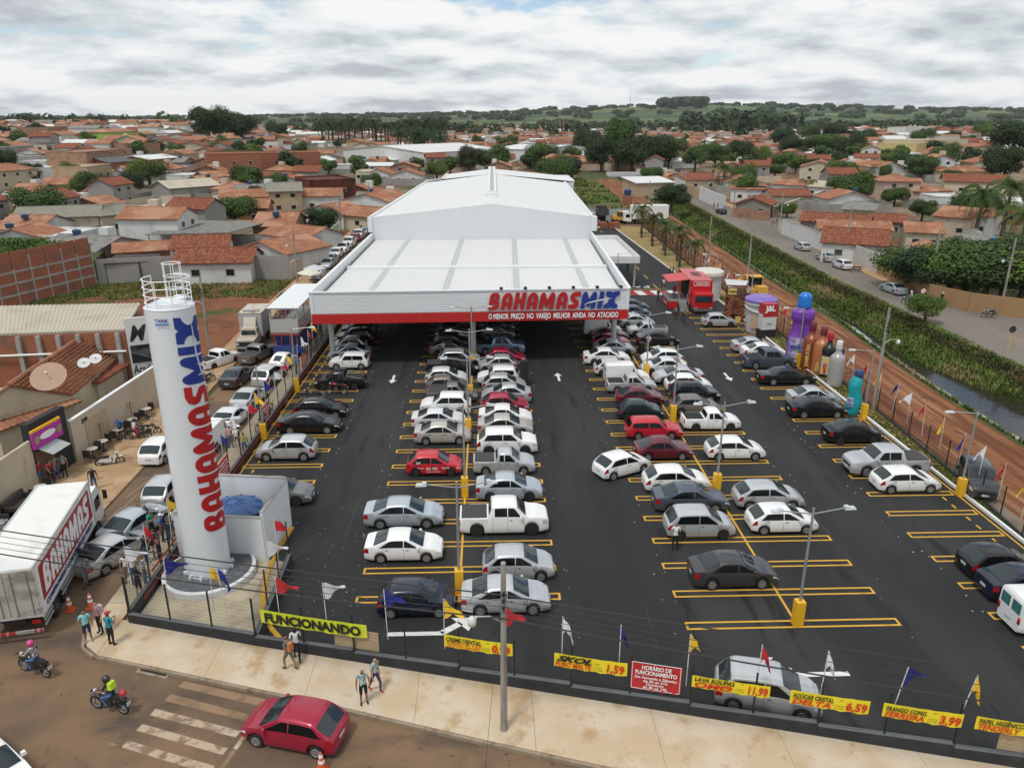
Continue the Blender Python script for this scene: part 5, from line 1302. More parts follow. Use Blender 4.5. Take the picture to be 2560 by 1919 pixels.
 # PEOPLE
PM={}
def person_mesh(pose):
 """one continuous skin over a posed skeleton; faces carry skin / shirt / thigh / shin / shoe / hair / forearm slots"""
 if pose in PM:return PM[pose]
 V,E,Rd,reg=[],[],[],[]
 def v(p,r):V.append(Vector(p));Rd.append(r if isinstance(r,tuple) else (r,r));return len(V)-1
 def e(a,b,g):E.append((a,b));reg.append(g)
 lean={'stand':0.0,'walk':0.05,'phone':0.03,'ride':0.16,'sit':-0.05,'lean':0.35}[pose]
 seat=pose in ('ride','sit')
 pz=0.0 if seat else 0.94
 if seat:pz=0.10
 P=Vector((0,0,pz))
 def sp(h,x=0.0,y=0.0):return P+Vector((math.sin(lean)*h+x,y,math.cos(lean)*h))
 pel=v(P,(0.125,0.155));bel=v(sp(0.16),(0.11,0.145));che=v(sp(0.36),(0.115,0.165));nb=v(sp(0.50),(0.075,0.085));nk=v(sp(0.57,0.01),0.05);hd=v(sp(0.66,0.02),(0.092,0.078));tp=v(sp(0.735,0.015),(0.078,0.07))
 e(pel,bel,1);e(bel,che,1);e(che,nb,1);e(nb,nk,0);e(nk,hd,0);e(hd,tp,5)
 ns=v(sp(0.645,0.118),0.014);e(hd,ns,0)
 for s in (1,-1):
  sh=v(sp(0.45,0,0.185*s),0.062);e(nb,sh,1)
  if pose=='stand':el,wr,hn,fd=sp(0.18,-0.02,0.25*s),sp(-0.06,0.05,0.27*s),sp(-0.15,0.07,0.265*s),Vector((0.03,0,-0.08))
  elif pose=='walk':el,wr,hn,fd=sp(0.18,-0.10*s,0.24*s),sp(-0.04,0.06-0.10*s,0.25*s),sp(-0.12,0.10-0.1*s,0.24*s),Vector((0.05,0,-0.07))
  elif pose=='phone':el,wr,hn,fd=sp(0.20,0.05,0.24*s),sp(0.26,0.27,0.10*s),sp(0.30,0.34,0.06*s),Vector((0.05,-0.03*s,0.05))
  elif pose=='ride':el,wr,hn,fd=sp(0.24,0.17,0.30*s),sp(0.18,0.40,0.27*s),sp(0.17,0.47,0.26*s),Vector((0.03,0.02*s,-0.06))
  elif pose=='lean':el,wr,hn,fd=sp(0.22,0.16,0.22*s),sp(0.06,0.34,0.20*s),sp(0.02,0.41,0.19*s),Vector((0.06,0,-0.04))
  else:el,wr,hn,fd=sp(0.2,0.05,0.24*s),sp(0.08,0.28,0.16*s),sp(0.07,0.36,0.15*s),Vector((0.07,0,-0.03))
  shp=V[sh]
  ml=v(shp.lerp(el,0.62),0.046);a=v(el,0.041);w=v(wr,0.030);h=v(hn,(0.036,0.022))
  e(sh,ml,1);e(ml,a,6);e(a,w,6);e(w,h,0)
  ud=fd.normalized();acr=ud.cross(Vector((0,s,0))).normalized()
  for k,(o,ln) in enumerate(((-0.028,0.85),(-0.009,1.0),(0.010,0.95),(0.027,0.75))):
   b1=v(Vector(hn)+acr*o+ud*0.038,0.0095);b2=v(Vector(hn)+acr*o*1.15+ud*(0.038+0.032*ln)+Vector((0.006,-0.012*s,-0.004)),0.0085);b3=v(Vector(hn)+acr*o*1.1+ud*(0.038+0.055*ln)+Vector((0.01,-0.028*s,-0.01)),0.007)
   e(h,b1,0);e(b1,b2,0);e(b2,b3,0)
  t1=v(Vector(hn)-ud*0.005+acr*0.045+Vector((0,-0.012*s,0)),0.0105);t2=v(Vector(hn)+ud*0.028+acr*0.062+Vector((0,-0.022*s,0)),0.008);e(h,t1,0);e(t1,t2,0)
  hp=v(P+Vector((0,0.09*s,-0.06)),0.092)
  if pose in ('stand','phone'):kn,an=Vector((0.01,0.105*s,0.50)),Vector((-0.02,0.12*s,0.085))
  elif pose=='lean':kn,an=Vector((0.05,0.12*s,0.50)),Vector((-0.02+0.1*s,0.14*s,0.085))
  elif pose=='walk':kn,an=Vector((0.16*s+0.04,0.10*s,0.52)),Vector((0.24*s-0.06,0.10*s,0.10 if s>0 else 0.13))
  elif pose=='ride':kn,an=Vector((0.34,0.22*s,-0.02)),Vector((0.16,0.20*s,-0.40))
  else:kn,an=Vector((0.42,0.12*s,0.10)),Vector((0.40,0.13*s,-0.33))
  hpp=V[hp];t_=v(hpp.lerp(kn,0.5),0.082);k_=v(kn,0.058);c_=v(kn.lerp(an,0.35),0.054);a_=v(an,0.038);f_=v(an+Vector((0.07,0.01*s,-0.045)),(0.042,0.032));f2=v(an+Vector((0.165,0.015*s,-0.055)),(0.036,0.024));hl_=v(an+Vector((-0.045,0,-0.05)),0.03)
  e(pel,hp,2);e(hp,t_,2);e(t_,k_,2);e(k_,c_,3);e(c_,a_,3);e(a_,f_,4);e(f_,f2,4);e(a_,hl_,4)
 me=bpy.data.meshes.new('skeleton');me.from_pydata([tuple(p) for p in V],E,[])
 o=bpy.data.objects.new('skeleton',me)
 md=o.modifiers.new('skin','SKIN');md.branch_smoothing=0.3
 o.modifiers.new('sub','SUBSURF').levels=1
 sv_=me.skin_vertices[0].data
 for i,r in enumerate(Rd):sv_[i].radius=r;sv_[i].use_root=(i==pel)
 dg=tmp_dg(o)
 out=bpy.data.meshes.new_from_object(o.evaluated_get(dg));out.name='person_'+pose
 bpy.data.objects.remove(o)
 out.materials.clear()
 for k in range(7):out.materials.append(M_black)
 segs=[(V[a],V[b],g) for (a,b),g in zip(E,reg)]
 hc=V[hd]
 for f in out.polygons:
  c=f.center;best,bg=1e9,0
  for a,b,g in segs:
   d=b-a;t=max(0.0,min(1.0,(c-a).dot(d)/max(1e-9,d.length_squared)))
   q=(c-a-d*t).length
   if q<best:best,bg=q,g
  if bg in (0,5) and (c-hc).length<0.17:bg=5 if (c.z>hc.z+0.045 or (c.x<hc.x-0.02 and c.z>hc.z-0.055)) else 0
  f.material_index=bg;f.use_smooth=True
 eye=MB()
 for s in (1,-1):eye.box((hc.x+0.088,0.031*s,hc.z+0.012),(0.012,0.022,0.012))
 eye.box((hc.x+0.089,0,hc.z-0.055),(0.012,0.04,0.010))
 ear=MB()
 for s in (1,-1):ear.box((hc.x,0.083*s,hc.z-0.005),(0.03,0.016,0.05))
 PM[pose]=(out,eye.mesh('face_features',mat('face_dark',(0.07,0.03,0.025),0.6)),ear.mesh('ears',M_black),hc.copy())
 return PM[pose]
def pm(name,col,rough=0.85):return mat('cloth_'+name,col,rough,var=0.12,scale=6)
CL={'white':pm('white',(0.66,0.66,0.66)),'black':pm('black',(0.012,0.012,0.014)),'navy':pm('navy',(0.018,0.03,0.075)),'cyan':pm('cyan',(0.22,0.56,0.58)),'teal':pm('teal',(0.015,0.25,0.32)),'grey':pm('grey',(0.14,0.145,0.15)),'red':pm('red',(0.33,0.03,0.04)),'pink':pm('pink',(0.55,0.27,0.29)),'jeans':pm('jeans',(0.06,0.13,0.27)),'green':pm('green',(0.03,0.30,0.22)),'blue':pm('blue',(0.03,0.14,0.42)),'pale blue':pm('pale_blue',(0.35,0.42,0.50)),'yellow':pm('yellow',(0.50,0.42,0.10)),'purple':pm('purple',(0.05,0.03,0.12)),'lilac':pm('lilac',(0.36,0.22,0.28)),'khaki':pm('khaki',(0.30,0.25,0.17)),'floral':mat('cloth_floral',(0.55,0.55,0.52),0.85,col2=(0.05,0.22,0.20),scale=9,sharp=0.06),'print':mat('cloth_print',(0.02,0.02,0.025),0.85,col2=(0.5,0.48,0.46),scale=16,sharp=0.05),'stripe':mat('cloth_plain',(0.25,0.25,0.3),0.85)}
_m=mat('cloth_stripes',(0.6,0.6,0.6),0.85)
_N,_L=_m.node_tree.nodes,_m.node_tree.links
_tc=_N.new('ShaderNodeTexCoord');_sx=_N.new('ShaderNodeSeparateXYZ');_L.new(_tc.outputs['Object'],_sx.inputs[0])
_mm=_N.new('ShaderNodeMath');_mm.operation='MULTIPLY';_mm.inputs[1].default_value=9.0;_L.new(_sx.outputs[2],_mm.inputs[0])
_fr=_N.new('ShaderNodeMath');_fr.operation='FRACT';_L.new(_mm.outputs[0],_fr.inputs[0])
_gt=_N.new('ShaderNodeMath');_gt.operation='GREATER_THAN';_gt.inputs[1].default_value=0.5;_L.new(_fr.outputs[0],_gt.inputs[0])
_mx=_N.new('ShaderNodeMix');_mx.data_type='RGBA';_mx.inputs[6].default_value=(0.6,0.6,0.6,1);_mx.inputs[7].default_value=(0.02,0.025,0.06,1);_L.new(_gt.outputs[0],_mx.inputs['Factor']);_L.new(_mx.outputs[2],_N['Principled BSDF'].inputs['Base Color'])
CL['stripe']=_m
SK={'light':mat('skin_light',(0.46,0.25,0.17),0.55,var=0.06,scale=8),'tan':mat('skin_tan',(0.30,0.145,0.085),0.55,var=0.06,scale=8),'dark':mat('skin_dark',(0.12,0.055,0.033),0.55,var=0.06,scale=8)}
HAIRM={'black':mat('hair_black',(0.010,0.008,0.007),0.6),'brown':mat('hair_brown',(0.045,0.022,0.012),0.6),'grey':mat('hair_grey',(0.22,0.21,0.20),0.7)}
hair_me=None
def person(pose,x,y,rz,label,shirt,pants,skin='tan',hair='black',shorts=False,sleeves=False,shoe='black',cap=None,longhair=False,bag=None,scale=1.0,z=0.15,group=None,helmet=None):
 me,eyes,ears,hc=person_mesh(pose)
 t=thing('person',label,'person',(x,y,z),R(rz),group)
 t.scale=(scale,)*3
 b=link('body',me,t)
 sk=SK[skin]
 for i,m_ in enumerate((sk,CL[shirt],CL[pants],sk if shorts else CL[pants],CL[shoe] if shoe in CL else CL['black'],HAIRM[hair],CL[shirt] if sleeves else sk)):omat(b,m_,i)
 link('face',eyes,t);omat(link('ears',ears,t),sk)
 if longhair:
  q=MB().lathe([(0.03,-0.30),(0.075,-0.22),(0.09,-0.08),(0.088,0.02),(0.05,0.08)],10,(hc.x-0.03,0,hc.z));q.build('hair',HAIRM[hair],t,60)
 if cap:
  q=MB().lathe([(0.112,0.0),(0.108,0.05),(0.07,0.095),(0.01,0.105)],12,(hc.x,0,hc.z+0.035));q.box((hc.x+0.13,0,hc.z+0.045),(0.12,0.13,0.014));q.build('cap',CL[cap],t,60)
 if helmet:
  q=MB().lathe([(0.06,-0.13),(0.125,-0.10),(0.145,0.0),(0.135,0.08),(0.08,0.145),(0.01,0.16)],14,(hc.x-0.005,0,hc.z+0.01));h_=q.build('helmet',helmet,t,60)
  MB().box((hc.x+0.115,0,hc.z+0.0),(0.06,0.17,0.085)).build('visor',M_glassd,h_)
 if bag:
  c_=sp_b=Vector((hc.x-0.19,0,hc.z-0.38))
  q=MB().box(c_,(0.15,0.28,0.38),0,0,0.85);q.build('backpack',bag,t)
 return t
def pD(pose,px,py,rz,label,shirt,pants,**k):
 z=k.pop('z',0.15);x,y=G(px,py,z);return person(pose,x,y,rz,label,shirt,pants,z=z,**k)
M_or=mat('bag_orange',(0.5,0.20,0.07),0.8,var=0.3,scale=14);M_pk=mat('bag_pink',(0.62,0.42,0.46),0.7,var=0.2,scale=10)
pD('stand',193,1385,-60,'man in a pale cyan T-shirt and navy shorts on the corner','cyan','navy',shorts=True,shoe='khaki')
pD('stand',219,1366,-120,'woman in a lilac top carrying a pink and white bag on the corner','lilac','black',bag=M_pk,skin='light',hair='brown')
pD('phone',243,1392,70,'man in a teal shirt and red cap seen from behind on the corner','teal','black',cap='red')
pD('lean',186,1268,20,'worker in a grey uniform reaching into the open boot','grey','grey',sleeves=True,z=0.01)
pD('walk',643,1425,105,'woman in a white T-shirt and black trousers walking by the front wall','white','black',longhair=True,skin='dark')
pD('walk',627,1444,150,'woman in grey with an orange backpack striding by the front wall','grey','grey',shorts=True,bag=M_or,hair='brown')
pD('walk',812,1492,-40,'grey haired woman in a patterned top and purple leggings on the pavement','floral','purple',hair='grey',skin='light',shoe='red')
pD('stand',787,1518,-70,'man in a sleeveless patterned shirt and black shorts on the pavement','floral','black',shorts=True)
pD('phone',1457,1188,80,'man in a white T-shirt standing behind the silver minivan','white','black',z=0.01,skin='light')
GT_='crowd on the side pavement by the tower'
for px,py,rz,lab,sh,pa,kw in ((323,1144,-120,'man in a long sleeved navy shirt in the crowd by the tower','navy','navy',dict(sleeves=True)),(331,1160,-20,'man in a green T-shirt in the crowd by the tower','green','black',dict()),(354,1168,10,'person in a blue shirt and white cap in the crowd by the tower','blue','navy',dict(cap='white')),(371,1180,70,'man in a dark navy shirt seen from behind in the crowd by the tower','navy','jeans',dict()),(390,1175,160,'woman in a pale blue top right beside the tower foot','pale blue','black',dict(longhair=True)),(381,1155,100,'person in a pale shirt behind the crowd by the tower','white','grey',dict()),(303,1287,80,'woman in a black sleeveless top and shorts near the tower fence','black','black',dict(shorts=True,longhair=True,skin='light')),(279,1257,-70,'woman in a white top nearest the open boot sedan','white','grey',dict(longhair=True)),(293,1259,-60,'person in a white T-shirt and white cap beside the open boot sedan','white','jeans',dict(cap='white')),(316,1262,40,'man in a striped shirt in the crowd by the tower','stripe','jeans',dict()),(350,1224,190,'person in black holding something by the side wall','black','black',dict(skin='light')),(339,1202,120,'person in dark clothes leaning in the crowd by the tower','navy','navy',dict(skin='tan')),(319,1214,60,'person in a black shirt behind the red pennant','black','jeans',dict())):
 pD(rnd.choice(('stand','phone','stand')),px,py,rz,lab,sh,pa,group=GT_,**kw)
pD('stand',142,1030,-80,'man in a bold striped shirt outside the snack bar','stripe','black',z=0.14)
pD('stand',125,1033,-50,'person in a black and white shirt at the snack bar door','print','jeans',z=0.14)
pD('lean',112,1043,-30,'person in a dark red shirt at the snack bar door','red','black',z=0.14)
pD('stand',93,1046,-20,'person sitting at the snack bar door in a red top','red','jeans',z=0.14,shorts=True)
pD('walk',262,947,-100,'man in a blue shirt and black shorts by the bistro chairs','blue','black',shorts=True,z=0.14)
pD('walk',446,865,-60,'woman in white carrying bags in the left street','white','pale blue',z=0.01)
pD('stand',206,1060,-60,'man in a black shirt beside the lorry cab','black','jeans',z=0.01)
for px,py,rz,lab,sh,pa,kw in ((500,966,100,'man in a pink shirt on the side pavement','pink','grey',{}),(514,969,120,'woman in a white top on the side pavement beside the pink shirt','white','grey',{}),(530,981,100,'woman in a yellow top and jeans on the side pavement','yellow','jeans',dict(skin='dark')),(571,930,80,'man in a dark shirt with bicycles on the side pavement','navy','black',{}),(642,808,90,'man in blue on the side pavement by the beetle','blue','navy',{}),(664,777,80,'man in a grey shirt and cap walking along the side pavement','grey','black',dict(cap='grey'))):
 pD(rnd.choice(('stand','walk')),px,py,rz,lab,sh,pa,**kw)
for px,py,rz,lab,sh,pa in ((1421,652,200,'man in black standing left of the red promotion truck','black','black'),(1433,627,-60,'man in white walking behind the red truck stage','white','black'),(1459,692,90,'person in dark clothes at the foot of the red truck steps','grey','black'),(1475,693,-90,'person in a patterned top at the foot of the red truck steps','print','black'),(1446,601,0,'person in black in the trio behind the red truck','black','black'),(1453,599,180,'person in navy in the trio behind the red truck','navy','navy'),(1461,601,180,'person in a pale top in the trio behind the red truck','pink','grey'),(1400,757,70,'man in a white shirt beside the black sedan on the right island','white','black'),(958,772,-80,'man in a white shirt standing under the canopy front','white','black'),(856,716,-90,'man in a blue shirt under the canopy','blue','jeans'),(1370,612,-80,'person in pink under the side canopy','pink','pale blue'),(1355,590,-80,'person in dark clothes under the side canopy','black','black')):
 pD(rnd.choice(('stand','walk')),px,py,rz,lab,sh,pa,z=0.02)
pD('walk',2031,660,0,'pedestrian in black with a white cap on the road beyond the creek','black','black',cap='white',z=0.13)
for i,(px,py) in enumerate(((1668,487),(1677,484))):pD('walk',px,py,-60,('left','right')[i]+' of two distant walkers far up the road beyond the creek','grey','black',z=0.02)
for i,(px,py) in enumerate(((1789,523),(1797,524),(1811,527))):pD('stand',px-247,py-72,40,'%s of three people at the white wall up the road'%('left','middle','right')[i],('khaki','grey','pale blue')[i],'grey',z=0.13)
for i,(px,py,sh) in enumerate(((678,640,'pink'),(688,632,'black'),(695,630,'red'),(704,627,'navy'),(640,672,'pink'),(716,545,'black'),(781,503,'navy'),(792,492,'red'),(665,645,'red'),(786,516,'black'))):pD('stand',px,py,rnd.uniform(0,360),'person in %s clothing, %s from the left by the umbrellas and queue'%(sh,ORD[i]),sh,'black',z=0.14,group='people along the store side street')
# MOTORBIKES
def wheel_parts(r,m_t=None):
 t=MB();n=22
 pts=[(math.cos(2*PI*k/n)*(r-0.04),0,math.sin(2*PI*k/n)*(r-0.04)) for k in range(n+1)]
 t.tube(pts,0.045,6,caps=False)
 s=MB();s.tube([(math.cos(2*PI*k/n)*(r-0.085),0,math.sin(2*PI*k/n)*(r-0.085)) for k in range(n+1)],0.014,5,caps=False)
 for k in range(12):a=k*PI/6;s.tube([(0,0.03*(-1)**k,0),(math.cos(a)*(r-0.085),0,math.sin(a)*(r-0.085))],0.004,4)
 s.tube([(0,-0.06,0),(0,0.06,0)],0.045,10)
 return t.mesh('moto_tyre',M_tyre,180),s.mesh('moto_rim',M_rim,60)
WT,WRim=wheel_parts(0.30)
M_eng=mat('engine_grey',(0.09,0.09,0.095),0.45,0.4)
M_seat=mat('seat_vinyl',(0.014,0.014,0.015),0.6)
BK={}
def bike(x,y,rz,label,col,scooter=False,group=None,z=0.01,lean=0.0):
 t=thing('motorcycle' if not scooter else 'scooter',label,'motorcycle' if not scooter else 'scooter',(x,y,z),R(rz),group)
 t.rotation_euler=(R(lean),0,R(rz))
 for ax in (0.64,-0.62):
  w=link('wheel',WT,t,(ax,0,0.30));link('rim',WRim,w)
 key='s' if scooter else 'm'
 if key not in BK:
  d={}
  if scooter:
   d['frame']=MB().box((-0.25,0,0.52),(0.85,0.24,0.24),0,0,0.8).bar((0.2,0,0.34),(-0.35,0,0.36),0.22,0.16).mesh('sc_body',M_black)
   d['shield']=MB().slab([(0.28,-0.2,0.30),(0.28,0.2,0.30),(0.50,0.13,0.98),(0.50,-0.13,0.98)],0.08).box((0.64,0,0.63),(0.34,0.13,0.06)).mesh('sc_shield',M_black)
  else:
   q=MB();q.bar((0.45,0,0.82),(-0.1,0,0.70),0.07,0.09);q.bar((0.45,0,0.82),(0.15,0,0.32),0.05);q.bar((0.15,0,0.32),(-0.6,0,0.34),0.05);q.bar((-0.1,0,0.70),(-0.75,0,0.74),0.16,0.08);q.bar((-0.62,0.11,0.32),(-0.45,0.11,0.70),0.04);q.bar((-0.62,-0.11,0.32),(-0.45,-0.11,0.70),0.04)
   d['frame']=q.mesh('moto_frame',M_black)
   q=MB().lathe([(0.03,-0.27),(0.11,-0.20),(0.15,0.0),(0.13,0.16),(0.05,0.22)],12,(0,0,0),0,Matrix.Translation((0.20,0,0.84))@Matrix.Rotation(R(84),4,'Y')@Matrix.Diagonal((0.75,0.9,1,1)))
   q.box((-0.72,0,0.80),(0.3,0.2,0.10),0,0,0.8);q.slab([(0.40,-0.07,0.64),(0.40,0.07,0.64),(0.86,0.06,0.62),(0.86,-0.06,0.62)],0.02)
   d['shield']=q.mesh('moto_tank',M_black,50)
  d['engine']=MB().box((0.05,0,0.42),(0.34,0.22,0.30),0,0,0.8).tube([(0.18,-0.12,0.36),(0.0,-0.14,0.26),(-0.35,-0.15,0.30),(-0.75,-0.16,0.42)],[0.02,0.025,0.045,0.045],7).mesh('moto_engine',M_eng)
  d['seat']=MB().box((-0.32,0,0.82 if not scooter else 0.72),(0.72,0.25,0.10),0,0,0.85).mesh('moto_seat',M_seat)
  q=MB();q.tube([(0.64,0.09,0.30),(0.46,0.08,0.92)],0.022,6);q.tube([(0.64,-0.09,0.30),(0.46,-0.08,0.92)],0.022,6);q.tube([(0.30,0.34,1.02),(0.42,0.20,1.04),(0.46,0,0.96),(0.42,-0.20,1.04),(0.30,-0.34,1.02)],0.016,6)
  for s in (1,-1):q.tube([(0.38,0.22*s,1.04),(0.40,0.28*s,1.17)],0.008,4);q.box((0.40,0.31*s,1.19),(0.03,0.12,0.07))
  d['handlebar']=q.mesh('moto_bar',M_eng,60)
  d['headlight']=MB().lathe([(0.02,-0.06),(0.08,-0.03),(0.09,0.03),(0.05,0.05)],12,(0,0,0),0,Matrix.Translation((0.58,0,0.88))@Matrix.Rotation(R(90),4,'Y')).mesh('moto_lamp',M_head,60)
  d['number_plate']=MB().box((-0.97,0,0.62),(0.015,0.2,0.17)).mesh('moto_plate',M_plate)
  d['rear_mudguard']=MB().slab([(-0.62,-0.08,0.68),(-0.62,0.08,0.68),(-0.98,0.07,0.60),(-0.98,-0.07,0.60)],0.02).box((-0.94,0,0.72),(0.05,0.12,0.06)).mesh('moto_guard',M_black)
  BK[key]=d
 d=BK[key]
 for n_,m_ in (('frame',PAINT[col] if scooter else None),('shield',PAINT[col]),('engine',None),('seat',None),('handlebar',None),('headlight',None),('number_plate',None),('rear_mudguard',None)):
  o=link({'shield':'leg_shield' if scooter else 'fuel_tank'}.get(n_,n_),d[n_],t)
  if m_:omat(o,m_)
 return t
def bD(px,py,rz,label,col,**k):x,y=G(px,py);return bike(x,y,rz,label,col,**k)
def rider(px,py,rz,label,shirt,pants,helmet,**k):
 x,y=G(px,py);a=R(rz)
 return person('ride',x-0.22*math.cos(a),y-0.22*math.sin(a),rz,label,shirt,pants,z=0.84,helmet=helmet,**k)
HP,HBk,HW_=mat('helmet_pink',(0.55,0.05,0.20),0.3,coat=0.5),mat('helmet_black',(0.02,0.02,0.022),0.35,coat=0.4),mat('helmet_white',(0.6,0.6,0.6),0.3,coat=0.4)
bD(78,1455,158,'black motorcycle under the rider in the pink helmet','black');rider(78,1455,158,'rider in a pink helmet and patterned blouse on the front street','print','jeans',HP,skin='light')
bD(240,1535,163,'black motorcycle under the rider in the high visibility vest','charcoal');rv=rider(240,1535,163,'rider in a black helmet and high visibility vest near the zebra crossing','black','jeans',HBk)
MB().box((-0.07,0,0.52),(0.20,0.30,0.30),0,0,0.85).build('vest',mat('hi_vis',(0.50,0.72,0.04),0.6),rv)
bx_=G(240,1535);tag(MB().lathe([(0.03,-0.12),(0.13,-0.08),(0.14,0.02),(0.09,0.11),(0.01,0.13)],14).build('spare_helmet',mat('helmet_red',(0.42,0.02,0.03),0.3,coat=0.5),None,60,(bx_[0]+0.72,bx_[1]-0.18,1.05)),'red spare helmet strapped on the motorcycle near the zebra crossing','helmet')
bD(239,1005,20,'white scooter parked at the kerb by the snack bar','white',scooter=True,lean=6)
bD(300,950,18,'black motorcycle with a waiting rider at the left kerb','black');rider(300,950,18,'rider in a white T-shirt and dark helmet waiting at the left kerb','white','red',HBk)
bD(322,940,12,'black motorcycle just beyond the waiting rider','charcoal',lean=5)
bD(728,850,172,'red tanked motorcycle parked in the left wall row','crimson',lean=6)
bD(675,865,175,'dark scooter parked in the left wall row','charcoal',scooter=True,lean=6)
bD(448,828,60,'dark motorcycle leaning beside the white small pickup','black',lean=8)
for i,(px,py) in enumerate(((606,692),(612,686),(618,680),(624,673),(632,664),(598,700),(690,583))):bD(px,py,200+10*i,'parked motorcycle, %s in the cluster beyond the double deck truck'%ORD[i],('black','charcoal','maroon')[i%3],lean=8,group='motorcycles beyond the double deck truck')
for i in range(6):bD(745+9*i,714-1.5*i,100+6*i,'motorcycle in the row under the left end of the canopy, %s from the left'%ORD[i],('black','maroon','charcoal')[i%3],lean=7,group='motorcycles under the canopy')
bD(2118/1.0-8,585,178,'red motorcycle parked beyond the creek behind the pale hatchback','crimson',lean=6) if False else bD(1848,588,178,'dark red motorcycle parked on the road beyond the creek','maroon',lean=6)
bD(1963,657,150,'motorcycle with a rider on the road beyond the creek','black');rider(1963,657,150,'rider in a white helmet on the road beyond the creek','pale blue','jeans',HW_)
bD(2135,686,175,'blue and red motorcycle against the wall at the right','steel blue',lean=6)
def bicycle(x,y,rz,label):
 t=thing('bicycle',label,'bicycle',(x,y,0.15),R(rz),'bicycles along the left fence');t.rotation_euler=(R(8),0,R(rz))
 for ax in (0.5,-0.5):w=link('wheel',WT,t,(ax,0,0.33));w.scale=(1.1,0.5,1.1);link('rim',WRim,w)
 q=MB();q.tube([(0.5,0,0.33),(0.38,0,0.85),(0.36,0,0.98)],0.016,5);q.tube([(0.38,0,0.80),(-0.12,0,0.80),(0.0,0,0.30),(0.38,0,0.76)],0.016,5);q.tube([(-0.12,0,0.86),(-0.12,0,0.80),(-0.5,0,0.33),(0,0,0.30)],0.014,5);q.build('frame',PAINT['maroon'],t,60)
 MB().tube([(0.30,0.27,1.0),(0.36,0,0.98),(0.30,-0.27,1.0)],0.014,5).build('handlebar',M_eng,t,60);MB().box((-0.14,0,0.89),(0.24,0.14,0.06),0,0,0.8).build('saddle',M_seat,t)
for i,y in enumerate((53.8,55.4,57.2,58.3,69.5,71.5)):bicycle(-17.5 if i!=3 else -16.6,y,84+5*i,'bicycle leaning by the left street fence, %s from the street corner'%ORD[i])
# LORRIES AND MACHINES
def truck_wheels(t,spots,r=0.48,w=0.28):
 me=MB().lathe([(r*0.55,-w/2),(r*0.96,-w/2),(r,-w/2+0.04),(r,w/2-0.04),(r*0.96,w/2),(r*0.55,w/2)],22,(0,0,0),0,Matrix.Rotation(R(90),4,'X')).mesh('lorry_tyre',M_tyre,40)
 rm=MB().lathe([(0.02,w/2-0.02),(r*0.25,w/2+0.01),(r*0.5,w/2-0.06),(r*0.6,w/2+0.005),(r*0.6,-w/2)][::-1],18,(0,0,0),0,Matrix.Rotation(R(-90),4,'X')).mesh('lorry_rim',mat('lorry_rim',(0.25,0.25,0.25),0.5,0.3),40)
 for x,y in spots:
  o=link('wheel',me,t,(x,y,r));k=link('rim',rm,o)
  if y<0:k.rotation_euler=(0,0,PI)
def cab_over(t,x0,W,col,H=2.75,L=1.75):
 """short forward-control cab with its rear at x0"""
 prof=[(x0,0.75),(x0+L,0.65),(x0+L+0.04,1.35),(x0+L-0.22,2.35),(x0+L-0.5,H),(x0+0.1,H),(x0,H-0.2)]
 q=MB();n=len(prof)
 for s in (-1,1):q.v+=[(x,s*W/2,z) for x,z in prof]
 q.f+=[tuple(range(n)),tuple(range(2*n-1,n-1,-1))]+[((i+1)%n,i,i+n,(i+1)%n+n) for i in range(n)];q.m+=[0]*(n+2)
 c=q.build('cab',PAINT[col],t)
 MB().slab([(x0+L+0.025,-W/2+0.12,1.42),(x0+L+0.025,W/2-0.12,1.42),(x0+L-0.185,W/2-0.16,2.30),(x0+L-0.185,-W/2+0.16,2.30)],0.03).build('windscreen',M_glassw,c)
 for s in (1,-1):
  MB().box((x0+L*0.52,s*(W/2+0.006),1.85),(L*0.55,0.02,0.7),0,0,0.9).build('side_window',M_glass,c)
  MB().box((x0+L-0.02,s*(W/2+0.22),1.95),(0.12,0.2,0.5)).bar((x0+L-0.05,s*W/2,2.25),(x0+L-0.02,s*(W/2+0.22),2.22),0.03).build('mirror',M_black,c)
  MB().box((x0+L+0.03,s*(W/2-0.3),0.95),(0.05,0.4,0.2)).build('headlight',M_head,c)
 MB().box((x0+L+0.04,0,0.62),(0.14,W,0.28)).build('bumper',M_eng,c)
 MB().box((x0+L+0.03,0,1.15),(0.04,W*0.6,0.2)).build('grille',M_black,c)
 return c
M_boxw=mat_layers('lorry_box_white',[((0.74,0.74,0.71),),((0.60,0.58,0.53),0.6,(1,1,1),0.5,0.75)],0.5,0.0)
M_boxd=mat_layers('lorry_rear_dirty',[((0.42,0.40,0.35),),((0.26,0.24,0.20),1.0,(1,1,1.5),0.42,0.65)],0.7,0.1)
def set_at(t,x,y,z,ang):t.location=(x,y,z);t.rotation_euler=(0,0,ang)
hd_=R(101.5);ux=Vector((math.cos(hd_),math.sin(hd_),0));uy=Vector((-math.sin(hd_),math.cos(hd_),0))
rr_=Vector((-20.32,29.7,0));org=rr_+uy*1.25
lor=thing('box_lorry','long white box lorry with a red and white lettered side panel','lorry',(org.x,org.y,0.01),hd_)
LB_=8.72
q=MB();q.box((LB_/2,0,2.42),(LB_,2.48,2.55));q.build('cargo_box',M_boxw,lor)
q=MB()
for y in (-1.24,1.24):q.box((LB_/2,y,3.68),(LB_+0.02,0.08,0.09));q.box((LB_/2,y,1.16),(LB_+0.02,0.07,0.12))
for x in (0.03,LB_-0.03):
 for y in (-1.235,1.235):q.box((x,y,2.42),(0.1,0.09,2.5))
q.build('box_frame',mat('box_edge',(0.50,0.50,0.49),0.5),lor)
rd=MB();rd.box((-0.03,-0.61,2.45),(0.05,1.18,2.3));rd.build('rear_door',M_boxd,lor);rd=MB();rd.box((-0.03,0.61,2.45),(0.05,1.18,2.3));rd.build('rear_door',M_boxd,lor)
q=MB()
